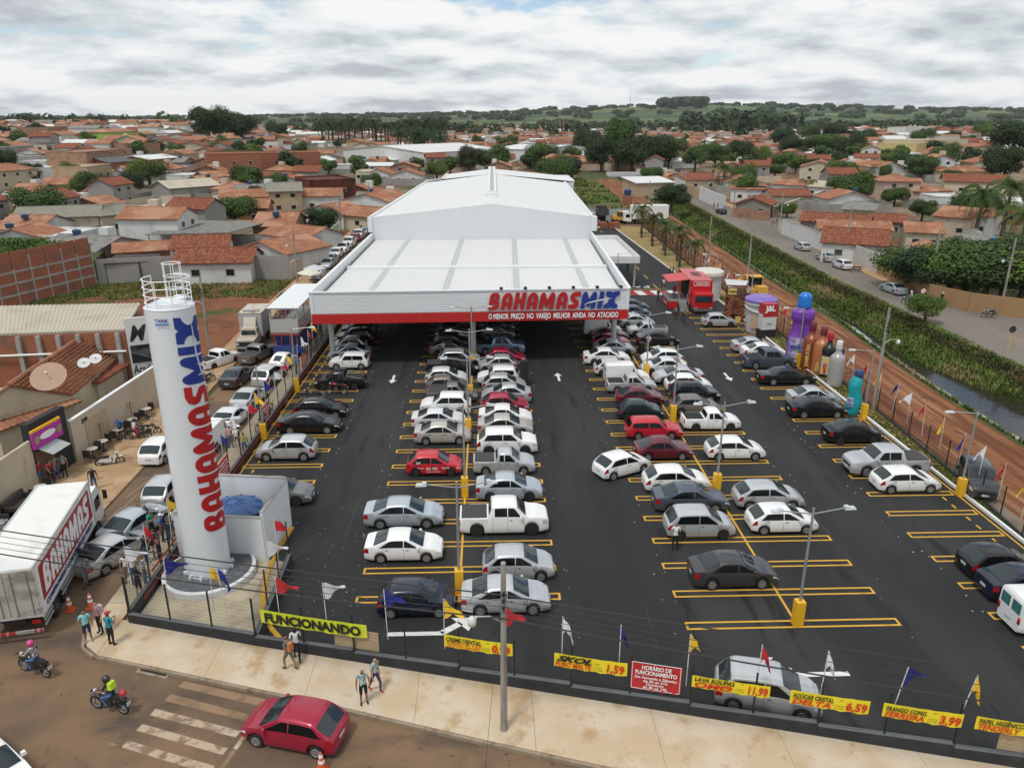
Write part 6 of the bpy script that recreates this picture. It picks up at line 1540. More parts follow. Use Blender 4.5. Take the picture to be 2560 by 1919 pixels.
for y in (-0.95,-0.3,0.3,0.95):q.tube([(-0.08,y,1.3),(-0.08,y,3.55)],0.02,5)
for y in (-1.18,1.18):
 for z in (1.6,2.4,3.2):q.box((-0.07,y,z),(0.05,0.2,0.08))
q.build('lock_rod',mat('rod_grey',(0.22,0.21,0.19),0.6),lor)
fr=MB();fr.box((LB_/2+0.6,0,0.95),(LB_+1.0,0.9,0.28));fr.build('chassis',M_black,lor)
q=MB();q.box((-0.12,0,0.52),(0.1,2.4,0.14));q.build('rear_bumper',mat_layers('bumper_stripes',[((0.30,0.28,0.26),),((0.30,0.03,0.03),3.0,(0.2,2,0.2),0.5,0.54)],0.6,0.0),lor)
for s in (1,-1):MB().box((-0.06,s*0.95,0.95),(0.05,0.34,0.14)).build('taillight',M_tail,lor)
q=MB()
for s in (1,-1):
 for z in (0.62,0.86):q.box((4.1,s*1.2,z),(3.1,0.05,0.1));q.box((0.7,s*1.2,z),(1.1,0.05,0.1))
q.build('side_guard',mat('guard_grey',(0.38,0.38,0.38),0.5),lor)
truck_wheels(lor,[(x,y) for x in (1.75,3.0,LB_+0.45) for y in (-1.05,1.05)])
cab_over(lor,LB_+0.12,2.3,'white',2.75)
M_pan=mat('panel_red',(0.36,0.012,0.02),0.4)
pn=MB();pn.add([(0.42,-1.262,1.72),(8.35,-1.262,1.72),(8.35,-1.262,3.38),(0.55,-1.262,3.38)],[(0,1,2,3)]);pn.build('side_panel',M_pan,lor)
wl2=7.2/sum(GL[c_][1] for c_ in 'BAHAMAS');cur_x=0.75
for c_ in 'BAHAMAS':
 gme=glyph(GL[c_][0],1.34,0.004,M_white,0.16,'panel_letter',wl2/1.34*0.97)
 o=link('panel_letter',gme,lor,(cur_x,-1.268,1.90));o.rotation_euler=(R(90),0,0);cur_x+=GL[c_][1]*wl2
me=text_mesh('COMPROMISSO COM O MENOR PREÇO',0.40,0.02,0.2,0.0,'LEFT',1.0,1.0,M_blue);wx=max(v.co.x for v in me.vertices)
o=link('panel_slogan',me,lor,(0.6,-1.268,1.34));o.scale=(7.5/wx,1,0.85)
ot=thing('old_box_truck','old rusty bonneted box truck facing the viewer in the left street','truck',(-24.6,76.6,0.01),R(-88))
M_oldw=mat_layers('old_cream_paint',[((0.50,0.46,0.38),),((0.33,0.20,0.10),1.2,(1,1,1),0.52,0.7)],0.6,0.0)
M_oldb=mat('old_box_grey',(0.42,0.42,0.42),0.6,var=0.08)
MB().box((-2.4,0,2.25),(4.2,2.3,2.4)).build('cargo_box',M_oldb,ot);MB().box((-2.4,0,3.48),(4.26,2.36,0.07)).build('box_roof',M_oldw,ot)
MB().box((-1.1,0,3.6),(0.5,1.6,0.14)).build('roof_rack',M_steel,ot)
MB().slab([(-0.28,-0.62,3.1),(0.3,-0.62,2.1),(0.3,0.62,2.1),(-0.28,0.62,3.1)],0.06).build('wind_deflector',M_oldw,ot)
q=MB();q.box((0.45,0,1.05),(1.5,1.85,0.8));q.box((0.25,0,1.75),(1.0,1.7,0.75),0,0,0.9);q.build('cab',M_oldw,ot)
MB().box((1.75,0,1.02),(1.25,1.85,0.62),0,0,0.96).build('bonnet',M_oldw,ot)
MB().slab([(0.80,-0.72,1.48),(0.80,0.72,1.48),(0.70,0.68,2.0),(0.70,-0.68,2.0)],0.03).build('windscreen',M_glassw,ot)
MB().box((2.4,0,0.98),(0.06,1.7,0.42)).build('grille',M_black,ot);MB().box((2.48,0,0.62),(0.14,1.95,0.2)).build('bumper',M_steel,ot)
for s in (1,-1):MB().box((2.43,s*0.72,1.0),(0.05,0.24,0.2)).build('headlight',M_head,ot)
truck_wheels(ot,[(1.7,0.85),(1.7,-0.85),(-3.0,0.95),(-3.0,-0.95)],0.42,0.24)
dd=thing('double_deck_truck','double deck open sided truck with a pale blue roof beside the store','truck',(-19.9,72.2,0.01),R(90))
M_al=mat('alu_panels',(0.42,0.41,0.38),0.55,var=0.12);M_rust=mat('red_sill',(0.30,0.03,0.025),0.5)
MB().box((5.6,0,5.05),(11.2,2.9,0.12)).build('roof',mat('pale_blue_roof',(0.34,0.42,0.48),0.5,var=0.06),dd)
MB().box((5.6,0,5.13),(11.35,3.05,0.05)).build('roof_rim',M_fasc,dd)
MB().box((5.6,0,2.62),(11.0,2.7,0.14)).build('upper_deck',M_al,dd);MB().box((0.06,0,3.35),(0.1,2.7,1.3)).build('rear_board',M_al,dd);MB().box((5.5,0,2.48),(11.1,2.75,0.14)).build('sill',M_rust,dd)
q=MB()
for s in (1,-1):
 for x in (0.2,3.0,5.8,8.6,11.0):q.box((x,1.3*s,3.85),(0.12,0.1,2.4))
q.build('deck_post',M_al,dd)
q=MB()
for s in (1,-1):
 for z in (2.95,3.3,3.65):q.box((5.6,1.34*s,z),(11,0.05,0.08))
q.build('deck_rail',M_rust,dd)
MB().box((6.0,0,1.4),(10.0,2.4,1.9)).build('lower_deck',mat('lower_blue',(0.03,0.06,0.20),0.5),dd);MB().box((0.4,0,0.95),(0.9,2.5,0.75)).build('tail_step',mat('lower_blue',(0.03,0.06,0.2),0.5),dd)
q=MB()
for y in (-1.1,-0.4,0.4,1.1):q.box((0.06,y,1.85),(0.08,0.08,1.2))
q.build('tail_rail',M_rust,dd)
truck_wheels(dd,[(x,y) for x in (2.0,3.2,9.8) for y in (-1.1,1.1)])
rt=thing('red_promotion_truck','red box truck with white script, facing the viewer, awning raised on its left side','truck',(25.9,89.9,0.01),R(-92))
rt['label']='red promotion truck facing the viewer with its side awning raised'
M_cr=mat('soda_red',(0.50,0.012,0.014),0.35,var=0.05,coat=0.3)
MB().box((-4.3,0,2.35),(7.6,2.6,2.9)).build('cargo_box',M_cr,rt)
MB().box((-4.6,0.1,3.82),(2.2,1.0,0.05)).build('roof_hatch',mat('hatch_dark',(0.10,0.03,0.03),0.5),rt)
c2=MB();c2.box((0.25,0,1.45),(1.5,2.35,1.9),0,0,0.97);c2=c2.build('cab',M_cr,rt)
MB().slab([(1.03,-1.0,1.45),(1.03,1.0,1.45),(0.985,0.96,2.2),(0.985,-0.96,2.2)],0.03).build('windscreen',M_glassw,c2)
MB().box((0.2,0,2.5),(1.4,2.25,0.2),0,0,0.85).build('sun_visor',M_cr,c2)
MB().box((1.06,0,0.55),(0.2,2.4,0.34)).build('bumper',M_eng,c2)
q=MB().box((1.18,0,0.42),(0.05,2.3,0.05)).box((1.18,0,0.58),(0.05,2.3,0.05)).build('bumper_bar',M_steel,c2)
for s in (1,-1):MB().box((1.13,s*0.9,0.72),(0.06,0.34,0.18)).build('headlight',M_head,c2)
q=MB();q.box((-0.48,0,3.18),(0.03,1.9,0.06));q.box((-0.48,0,3.66),(0.03,1.9,0.05));q.box((-0.48,0.95,3.42),(0.03,0.04,0.5));q.box((-0.48,-0.95,3.42),(0.03,0.04,0.5));q.build('sign_frame',M_white,rt)
me=text_mesh('Coca-Cola',0.36,0.008,0.35,0.004,'CENTER',0.9,1.0,M_white)
o=link('front_lettering',me,rt,(-0.45,0,3.32));o.rotation_euler=(0,0,R(90))
MB().slab([(-1.5,-1.3,3.75),(-5.9,-1.3,3.75),(-5.9,-3.9,3.45),(-1.5,-3.9,3.45)],0.06).build('awning',mat('awning_red',(0.52,0.06,0.06),0.5),rt)
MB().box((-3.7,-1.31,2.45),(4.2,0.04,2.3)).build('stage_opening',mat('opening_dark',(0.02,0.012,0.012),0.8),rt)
MB().box((-3.7,-2.5,1.0),(4.3,2.4,0.12)).build('stage_deck',mat('stage_grey',(0.22,0.22,0.22),0.7),rt)
MB().box((-3.7,-3.68,0.5),(4.3,0.06,0.9)).build('stage_skirt',M_cr,rt);MB().box((-1.52,-3.1,0.5),(0.06,1.1,0.9)).build('stage_skirt',M_cr,rt)
o=link('side_lettering',text_mesh('Coca-Cola',0.5,0.012,0.35,0.004,'CENTER',0.9,1.0,M_white),rt,(-3.7,-3.72,0.35))
q=MB()
for k in range(5):q.box((-1.35+0.3*k,-2.0,0.92-0.2*k),(0.3,1.0,0.06))
q.build('stair_step',mat('step_alu',(0.5,0.5,0.5),0.5),rt)
q=MB()
for y in (-1.48,-2.52):q.tube([(-1.5,y,1.95),(0.0,y,0.9)],0.03,5);q.tube([(-1.5,y,1.0),(-1.5,y,1.95)],0.025,5);q.tube([(0,y,0.0),(0,y,0.9)],0.025,5)
for x in (-5.8,-4.4,-3.0,-1.6):q.tube([(x,-3.66,1.0),(x,-3.66,1.95)],0.025,5)
q.tube([(-5.8,-3.66,1.95),(-1.6,-3.66,1.95)],0.025,5);q.tube([(-5.8,-3.66,1.5),(-1.6,-3.66,1.5)],0.02,5);q.build('hand_rail',M_steel,rt,60)
truck_wheels(rt,[(0.1,1.05),(0.1,-1.05),(-5.6,1.05),(-5.6,-1.05)],0.45,0.26)
x_,y_=-2.6,0
pr_=rt.matrix_world
person('stand',25.9-2.6,93.2,-90,'person in red on the stage of the promotion truck','red','black',z=1.07)
wt_=thing('white_box_truck','white box truck parked across the far end of the side lane','truck',(33.4,171.5,0.02),R(4))
MB().box((2.6,0,2.6),(8.2,2.5,2.9)).build('cargo_box',M_boxw,wt_);MB().box((2.5,0,0.95),(8.4,1.0,0.3)).build('chassis',M_black,wt_);truck_wheels(wt_,[(5.2,1.05),(5.2,-1.05),(-0.2,1.05),(-0.2,-1.05)]);cab_over(wt_,-3.4,2.3,'white')
dt=thing('dump_truck','dark dump truck in the yard at the far end of the side lane','truck',(25.4,172.5,0.02),R(88))
q=MB();q.box((-1.8,0,2.2),(4.2,2.4,0.16));q.box((-1.8,1.2,2.8),(4.2,0.12,1.3));q.box((-1.8,-1.2,2.8),(4.2,0.12,1.3));q.box((-3.9,0,2.8),(0.12,2.4,1.3));q.box((0.35,0,3.0),(0.14,2.4,1.7));q.build('tipper_body',mat('tipper_dark',(0.05,0.05,0.05),0.7),dt);cab_over(dt,0.6,2.3,'charcoal');truck_wheels(dt,[(1.6,1.05),(1.6,-1.05),(-2.6,1.05),(-2.6,-1.05)]);MB().box((-0.9,0,1.0),(5,0.9,0.3)).build('chassis',M_black,dt)
M_cat=mat('machine_yellow',(0.60,0.33,0.05),0.5,var=0.12)
def loader(x,y,rz,label,s=1.0):
 t=thing('excavator' if s>0.9 else 'wheel_loader',label,'excavator',(x,y,0.01),R(rz));t.scale=(s,)*3
 MB().box((-0.3,0,1.35),(3.0,1.9,0.8),0,0,0.95).build('chassis',M_cat,t);MB().box((-1.5,0,1.75),(1.3,1.5,0.9),0,0,0.9).build('engine_cover',M_cat,t)
 cb=MB().box((0.35,0,2.35),(1.35,1.45,1.4),0,0,0.9).build('cab',M_glassd,t)
 q=MB();q.box((0.35,0,3.1),(1.5,1.6,0.12))
 for a in (-0.3,1.0):
  for b in (-0.7,0.7):q.bar((a,b,1.7),(a,b*0.95,3.05),0.09)
 q.build('cab_frame',M_cat,cb)
 q=MB();q.bar((1.1,0.35,1.7),(2.6,0.35,2.9),0.2,0.26);q.bar((2.6,0.35,2.9),(3.4,0.35,1.2),0.18,0.22);q.build('boom',M_cat,t)
 MB().slab([(3.1,-0.8,1.2),(3.1,0.9,1.2),(3.7,0.9,0.35),(3.7,-0.8,0.35)],0.25).build('bucket',mat('bucket_dark',(0.09,0.075,0.06),0.7,0.3),t)
 truck_wheels(t,[(-1.2,0.95),(-1.2,-0.95),(1.1,0.95),(1.1,-0.95)],0.62,0.42)
loader(34.6,96.0,95,'yellow digger on the dirt track behind the fence');loader(29.4,172,15,'yellow loader in the yard at the far end of the side lane',0.85)
hs=thing('hoarding','grey metal sheet hoarding across the far end of the side lane','hoarding',(18.5,176.5,0))
for k in range(11):MB().box((1.0+2.0*k,0.03*(k%2),1.35),(1.97,0.06,2.7)).build('hoarding_sheet',mat('sheet_grey',(0.40,0.41,0.42),0.55,var=0.12),hs)
hs2=thing('site_container','pale grey site container beside the hall at the far end','container',(21.5,170.5,0.01));MB().box((0,0,1.3),(4.4,2.4,2.6)).build('container_shell',mat('container_grey',(0.42,0.43,0.43),0.6,var=0.08),hs2);MB().box((0.9,-1.22,1.1),(0.9,0.05,2.1)).build('door',M_steel,hs2)
for k in range(5):tag(MB().box((0,0,0.55),(2.3,1.3,1.1)).box((0,0,1.15),(2.0,1.2,0.3),0.2).build('brick_pallet',mat_brick('pallet_bricks',(0.36,0.11,0.05),(0.28,0.09,0.04),(0.2,0.15,0.1)),None,None,(18.9+2.7*(k%4),164+2*(k//4),0.02),0.06*k),'pallet of red bricks, %s in the stack at the end of the side lane'%ORD[k],'pallet','brick pallets at the lane end')
wtk=thing('tank_stand','blue water tank on a brick stand in the brush behind the yard','water tank',(36.6,203,0.02));MB().box((0,0,1.6),(2.4,2.4,3.2),0,0,0.9).build('stand',mat_brick('pallet_bricks',(0,0,0),(0,0,0),(0,0,0)),wtk);MB().lathe([(0.9,3.2),(1.0,4.5),(0.9,4.6),(0.1,4.9)],16).build('tank',mat('tank_navy',(0.02,0.06,0.14),0.4),wtk,40)
# INFLATABLES ALONG THE LAWN STRIP
def lat(name,prof,m,parent,n=28,sx=1.0,sy=1.0,z=0.0,smooth=60):return MB().lathe(prof,n,(0,0,z),0,None,sx,sy).build(name,m,parent,smooth)
def sprof(P,k=4):
 out=[]
 for (a,b),(c_,d) in zip(P,P[1:]):
  for i in range(k):t=i/k;t2=t*t*(3-2*t);out.append((a+(c_-a)*t2,b+(d-b)*t))
 return out+[P[-1]]
def plain(name,col,r=0.35):return mat('inflatable_'+name,col,r,var=0.08,scale=1.0,bump=0.25,bscale=2.2,bdist=0.05)
pb=thing('inflatable_bottle','tall purple inflatable detergent bottle with a bright blue cap','inflatable',(*G(1722,783),0.02))
lat('bottle_body',sprof([(0.2,0.0),(1.12,0.12),(1.22,0.8),(1.18,2.4),(0.95,3.3),(0.92,3.9),(1.12,4.6),(1.08,5.1),(0.62,5.5),(0.6,5.6)]),plain('purple',(0.17,0.045,0.36)),pb,30,1.0,0.75)
lat('bottle_cap',sprof([(0.64,5.55),(0.66,5.7),(0.60,6.6),(0.40,6.85),(0.02,6.9)]),plain('blue',(0.01,0.16,0.55)),pb,24)
def wraplabel(name,R_,z0,z1,a0,a1,m,parent,sx=1.0,sy=1.0,rt_=None):
 q=MB();n=10
 for i in range(n+1):
  a=R(a0+(a1-a0)*i/n)
  for z in (z0,(z0+z1)/2,z1):q.v.append((math.cos(a)*R_*sx,math.sin(a)*R_*sy,z))
 for i in range(n):
  for j in range(2):b=i*3+j;q.f.append((b,b+3,b+4,b+1));q.m.append(0)
 return q.build(name,m,parent,180)
wraplabel('bottle_label',1.27,0.5,2.7,200,285,mat('label_pale',(0.55,0.52,0.62),0.5,col2=(0.30,0.18,0.45),scale=1.6,sharp=0.08),pb,1.0,0.75)
o=link('label_lettering',text_mesh('esilor',0.62,0.02,0.2,0.01,'CENTER',1,1,mat('label_blue',(0.01,0.06,0.28),0.5)),pb,(-0.62,-1.02,1.7));o.rotation_euler=(0,0,R(-28));o['label']='blue script on the white bottle label'
bd=Vector((*G(1637,716),0.02))
bk=thing('inflatable_bucket','white inflatable paint bucket with a purple lid','inflatable',bd)
lat('bucket_body',sprof([(0.2,0),(1.35,0.06),(1.5,1.6),(1.62,3.1),(1.72,3.15),(1.74,3.45)],3),plain('white',(0.58,0.58,0.58)),bk);lat('bucket_lid',sprof([(1.7,3.45),(1.78,3.55),(1.75,3.75),(1.2,4.05),(0.05,4.1)],3),plain('lid_purple',(0.20,0.13,0.42)),bk)
MB().tube([(math.cos(R(a))*1.72,math.sin(R(a))*1.72,3.0-0.55*math.sin(R(a-180))) for a in range(180,331,15)],0.09,8).build('bucket_handle',plain('white',(0,0,0)),bk,60)
wraplabel('bucket_print',1.62,0.7,2.2,215,262,mat('bucket_print',(0.35,0.25,0.50),0.5,col2=(0.5,0.36,0.2),scale=1.3,sharp=0.1),bk);wraplabel('bucket_panel',1.60,0.2,2.3,266,285,plain('lid_purple',(0,0,0)),bk)
cb_=thing('inflatable_pack','tall red white and black inflatable pack with big letters','inflatable',(*G(1653,727),0.02),R(8))
MB().box((0,0,0.45),(1.7,1.1,0.9),0,0,0.98).build('pack_base',plain('black',(0.02,0.02,0.022)),cb_);MB().box((0,0,1.75),(1.62,1.05,1.7)).build('pack_middle',plain('white',(0,0,0)),cb_);MB().box((0,0,3.15),(1.62,1.05,1.1),0,0,0.97).build('pack_top',plain('redtop',(0.42,0.02,0.03)),cb_);MB().box((0.84,0.02,1.9),(0.04,1.1,3.4)).build('pack_side',plain('black',(0,0,0)),cb_)
o=link('pack_lettering',text_mesh('J&L',0.85,0.03,0,0.01,'CENTER',0.9,1.0,M_white),cb_,(0,-0.56,2.95));o=link('pack_small_lettering',text_mesh('classic',0.25,0,0.2,0.006,'CENTER',1,1,M_eng),cb_,(0,-0.56,1.5));o.hide_render=False
MB().slab([(-0.8,-0.535,2.3),(0.8,-0.535,2.3),(0.8,-0.535,2.75),(-0.8,-0.535,2.6)],0.01).build('pack_wave',plain('redtop',(0,0,0)),cb_)
pk=thing('inflatable_snack_bag','brown inflatable snack bag covered with printed ring biscuits','inflatable',(*G(1583,694),0.02),R(-10))
M_bag=plain('brown',(0.10,0.035,0.02))
q=MB();n=10
for j in range(13):
 z=j*0.36;th=0.62*math.sin(PI*min(1,max(0.04,j/12)))**0.5+0.04;w_=1.18-0.12*math.sin(PI*j/12)
 for i in range(20):a=2*PI*i/20;q.v.append((math.copysign(abs(math.cos(a))**0.6,math.cos(a))*w_,math.sin(a)*th,z))
for j in range(12):
 for i in range(20):b=j*20+i;b2=j*20+(i+1)%20;q.f.append((b,b2,b2+20,b+20));q.m.append(0)
q.f.append(tuple(range(12*20,13*20)));q.m.append(0);q.build('bag_body',M_bag,pk,60)
rs=MB().tube([(math.cos(2*PI*k/10)*0.2,0,math.sin(2*PI*k/10)*0.2) for k in range(11)],0.11,6,caps=False).mesh('ring',plain('ring',(0.26,0.085,0.04)),180)
for k in range(16):o=link('printed_ring',rs,pk,(rnd.uniform(-0.9,0.9),-0.60,0.5+0.15*k*1.15+rnd.uniform(-0.1,0.1)));o.scale=(1,0.4,1)
MB().box((-0.45,-0.66,3.65),(0.95,0.08,0.7)).build('bag_label',plain('cream',(0.62,0.48,0.14)),pk);link('bag_lettering',text_mesh('OURO',0.3,0.01,0,0.01,'CENTER',1,1,M_ink),pk,(-0.42,-0.72,3.55))
MB().slab([(-1.1,-0.1,4.3),(1.1,-0.1,4.3),(1.3,0.3,4.75),(-1.3,0.3,4.9)],0.25).build('bag_top',plain('white',(0,0,0)),pk);MB().box((0.45,-0.55,0.35),(0.6,0.25,0.7)).build('bag_cheese',plain('cream',(0,0,0)),pk)
ar=thing('inflatable_drum','white inflatable drum behind the red promotion truck','inflatable',(28.6,97.2,0.02));lat('drum_body',sprof([(1.7,0),(1.75,1.5),(1.8,3.0),(1.9,3.1)],2),plain('white',(0,0,0)),ar);lat('drum_lid',sprof([(1.95,3.1),(2.0,3.3),(1.95,3.7),(1.6,3.85),(0.1,3.9)],3),plain('creamlid',(0.62,0.58,0.5)),ar)
def liquor(px,py,label,H,Rr,glass,neck,cap,word,wcol,lab=None):
 t=thing('inflatable_spirit_bottle',label,'inflatable',(*G(px,py),0.02),R(-20))
 k=H/4.6
 lat('bottle_glass',[(r_*Rr,z*k) for r_,z in sprof([(0.1,0),(0.96,0.05),(1.0,0.4),(1.0,2.6),(0.92,2.95),(0.42,3.4),(0.36,3.6),(0.36,3.9)],3)],glass,t)
 lat('bottle_neck',[(r_*Rr,z*k) for r_,z in sprof([(0.40,3.75),(0.42,3.85),(0.40,4.5),(0.3,4.6),(0.02,4.62)],2)],cap,t)
 if lab:wraplabel('bottle_label',Rr*1.03,0.3*k,2.2*k,205,330,lab,t)
 if word:o=link('bottle_lettering',text_mesh(word,0.42*k,0.02,0,0.01,'LEFT',1,1,wcol),t,(-0.12*k,-Rr*1.08,0.45*k))
 if word:o.rotation_euler=(0,R(-90),0)
 return t
amber,amber2=plain('amber',(0.23,0.055,0.02)),plain('amber_pale',(0.42,0.15,0.06));gold=mat('gold_print',(0.60,0.42,0.12),0.5);M_wine=plain('burgundy',(0.16,0.02,0.035))
liquor(1745,796,'brown inflatable spirit bottle with gold lettering next to the purple bottle',4.6,0.72,amber,None,M_wine,'JAMBUCEIA',gold)
liquor(1768,806,'orange inflatable spirit bottle with a round shoulder and dark red neck',4.5,0.72,amber2,None,M_wine,'IZEA',gold)
liquor(1783,812,'black inflatable bottle with a yellow label and red neck',4.2,0.60,plain('dark',(0.012,0.014,0.012)),None,plain('neckred',(0.42,0.02,0.04)),'ANTE',M_inkr,mat('label_yellow',(0.62,0.50,0.05),0.5,col2=(0.5,0.5,0.5),scale=1.6,sharp=0.05))
liquor(1801,832,'clear grey inflatable bottle with a white cap at the end of the bottle row',4.1,0.66,plain('clear',(0.34,0.33,0.32),0.2),None,plain('white',(0,0,0)),'',M_white)
tl_=thing('inflatable_cleaner_bottle','turquoise inflatable cleaner bottle with a dark cap, bent over','inflatable',(*G(1838,892),0.02))
q=MB();pts=[(0,0,0),(0.06,0,0.5),(0.16,0,1.1),(0.10,0,1.7),(-0.02,0,2.2),(0.05,0,2.7),(0.16,0,3.1)]
q.tube(pts,[0.5,0.6,0.58,0.46,0.5,0.52,0.3],18);q.build('bottle_body',plain('turquoise',(0.01,0.33,0.38)),tl_,60);MB().lathe(sprof([(0.34,0),(0.36,0.15),(0.3,0.55),(0.05,0.65)],3),16,(0.18,0,3.05)).build('bottle_cap',plain('capnavy',(0.03,0.05,0.16)),tl_,60)
MB().slab([(-0.62,-0.35,0.7),(-0.22,-0.62,0.7),(-0.28,-0.62,1.5),(-0.68,-0.35,1.5)],0.03).build('bottle_label',mat('label_pale2',(0.45,0.5,0.55),0.5,col2=(0.1,0.15,0.35),scale=3,sharp=0.08),tl_)
tag(MB().box((0,0,1.15),(0.7,0.6,2.3)).build('speaker_tower',mat('speaker_black',(0.012,0.012,0.012),0.7),None,None,(*G(1132,832),0.01)),'tall black speaker tower behind the white boxy hatchback','speaker')
tag(MB().box((0,0,0.55),(0.5,0.9,1.1)).build('speaker_cabinet',mat('speaker_black',(0,0,0),0.7),None,None,(*G(1385,762),0.01)),'black flight case standing by the black sedan','case')
# STREET FURNITURE
def cone(px,py,label):
 x,y=G(px,py);t=thing('traffic_cone',label,'cone',(x,y,0.01))
 MB().box((0,0,0.025),(0.42,0.42,0.05)).build('cone_foot',mat('cone_orange',(0.62,0.10,0.03),0.55),t);MB().lathe([(0.16,0.05),(0.04,0.80),(0.03,0.82)],14).build('cone_body',mat('cone_orange',(0,0,0),0.55),t,60)
 for z,r_ in ((0.36,0.123),(0.60,0.083)):MB().lathe([(r_,z),(r_-0.017,z+0.11)],14).build('cone_band',M_white,t,60)
cone(152,1318,'orange traffic cone nearest the lorry wheels');cone(198,1312,'orange traffic cone behind the woman with the bag');cone(696,1662,'orange traffic cone top at the bottom edge of the picture')
M_rattan=mat('black_rattan',(0.018,0.016,0.015),0.7,var=0.4,scale=30)
tbl=MB().lathe([(0.36,0.74),(0.36,0.78)],18).tube([(0,0,0),(0,0,0.75)],0.035,6).lathe([(0.22,0),(0.2,0.03)],14)
def chair(x,y,rz,label,m=M_rattan):
 t=thing('chair',label,'chair',(x,y,0.14),rz,'bistro chairs along the left wall')
 MB().box((0,0,0.45),(0.44,0.44,0.06)).build('seat',m,t);MB().box((-0.21,0,0.72),(0.05,0.46,0.5)).build('backrest',m,t)
 for a in (-0.19,0.19):
  for b in (-0.19,0.19):MB().tube([(a,b,0),(a,b,0.43)],0.016,5).build('leg',m,t)
n_=0
for i,y in enumerate((43.3,49.0,50.3,52.4,54.4,56.6)):
 x=lerpk(HW,y)+0.95
 t=thing('bistro_table','small round bistro table, %s from the snack bar along the left wall'%ORD[i],'table',(x,y,0.14),0,'bistro tables along the left wall')
 MB().lathe([(0.36,0.74),(0.36,0.78)],18).build('table_top',mat('table_pale',(0.45,0.42,0.38),0.6,var=0.3,scale=9),t);MB().tube([(0,0,0.03),(0,0,0.74)],0.035,6).build('leg',M_rattan,t);MB().lathe([(0.22,0),(0.2,0.03)],14).build('base',M_rattan,t)
 for d,a in ((0.62,90),(-0.62,-90)):
  chair(x,y+d,R(a+180),'black bistro chair, %s along the left wall from the snack bar'%ORD[n_]);n_+=1
for i,y in enumerate((47.9,51.3,55.5)):
 t=thing('coat_stand','black branched stand, %s against the left wall'%ORD[i],'coat stand',(lerpk(HW,y)+0.35,y,0.14),0,'stands along the left wall')
 q=MB();q.tube([(0,0,0),(0,0,1.75)],0.022,6)
 for k,z in enumerate((1.25,1.45,1.62)):q.tube([(0.26,0,z+0.12),(0.18,0,z),(-0.18,0,z),(-0.26,0,z+0.12)],0.014,5)
 q.build('stand_frame',M_black,t)
for i,(y,m_,w_) in enumerate(((41.6,mat('sofa_brown',(0.06,0.045,0.04),0.8,var=0.3,scale=6),2.1),(39.0,mat('sofa_print',(0.42,0.45,0.46),0.8,col2=(0.04,0.05,0.06),scale=5,sharp=0.08),1.9),(36.6,mat('sofa_print',(0,0,0)),1.9))):
 t=thing('sofa',('dark brown sofa leaning on the left wall','patterned white sofa nearer the snack bar','patterned white sofa at the left picture edge')[i],'sofa',(-28.3,y,0.14),R(0))
 MB().box((0,0,0.28),(0.8,w_,0.36)).build('seat',m_,t);MB().box((-0.38,0,0.62),(0.2,w_,0.7)).build('backrest',m_,t)
 for s in (1,-1):MB().box((0,s*(w_/2-0.08),0.42),(0.8,0.16,0.6)).build('armrest',mat('sofa_arm',(0.03,0.028,0.026),0.7),t)
for i,(px,py,cc) in enumerate(((856,798,(0.62,0.58,0.45)),(870,778,(0.50,0.52,0.55)))):
 x,y=G(px-228,py-157) if False else G((670,682)[i],(622,612)[i]);t=thing('parasol',('cream parasol by the white car beside the store','grey parasol behind the cream one')[i],'parasol',(x,y,0.14))
 MB().tube([(0,0,0),(0,0,2.3)],0.025,6).build('pole',M_steel,t);MB().lathe([(1.6,2.0),(0.9,2.3),(0.05,2.55)],8).build('canopy',mat('parasol_%d'%i,cc,0.8),t)
sg_=thing('round_road_sign','round road sign seen from behind on a thin pole at the right','sign',(*G(2175,765),0.0));MB().tube([(0,0,0),(0,0,2.9)],0.03,6).build('pole',M_yellow,sg_);MB().lathe([(0.36,-0.012),(0.36,0.012)],20,(0,0,0),0,Matrix.Translation((0,-0.05,2.6))@Matrix.Rotation(R(90),4,'X')).build('disc',mat('sign_back',(0.03,0.03,0.028),0.6),sg_)
sg2=thing('no_parking_sign','small round no parking sign on the pole by the big garden trees','sign',(*G(1985,678),0.1));MB().tube([(0,0,0),(0,0,3.0)],0.03,6).build('pole',M_steel,sg2)
for r_,dy,m_ in ((0.34,0.0,M_letR),(0.27,-0.014,M_white)):MB().lathe([(r_,-0.01),(r_,0.01)],20,(0,0,0),0,Matrix.Translation((0,-0.06+dy,2.75))@Matrix.Rotation(R(90),4,'X')).build('disc',m_,sg2)
MB().bar((-0.19,-0.092,2.94),(0.19,-0.092,2.56),0.02,0.06).build('slash',M_letR,sg2)
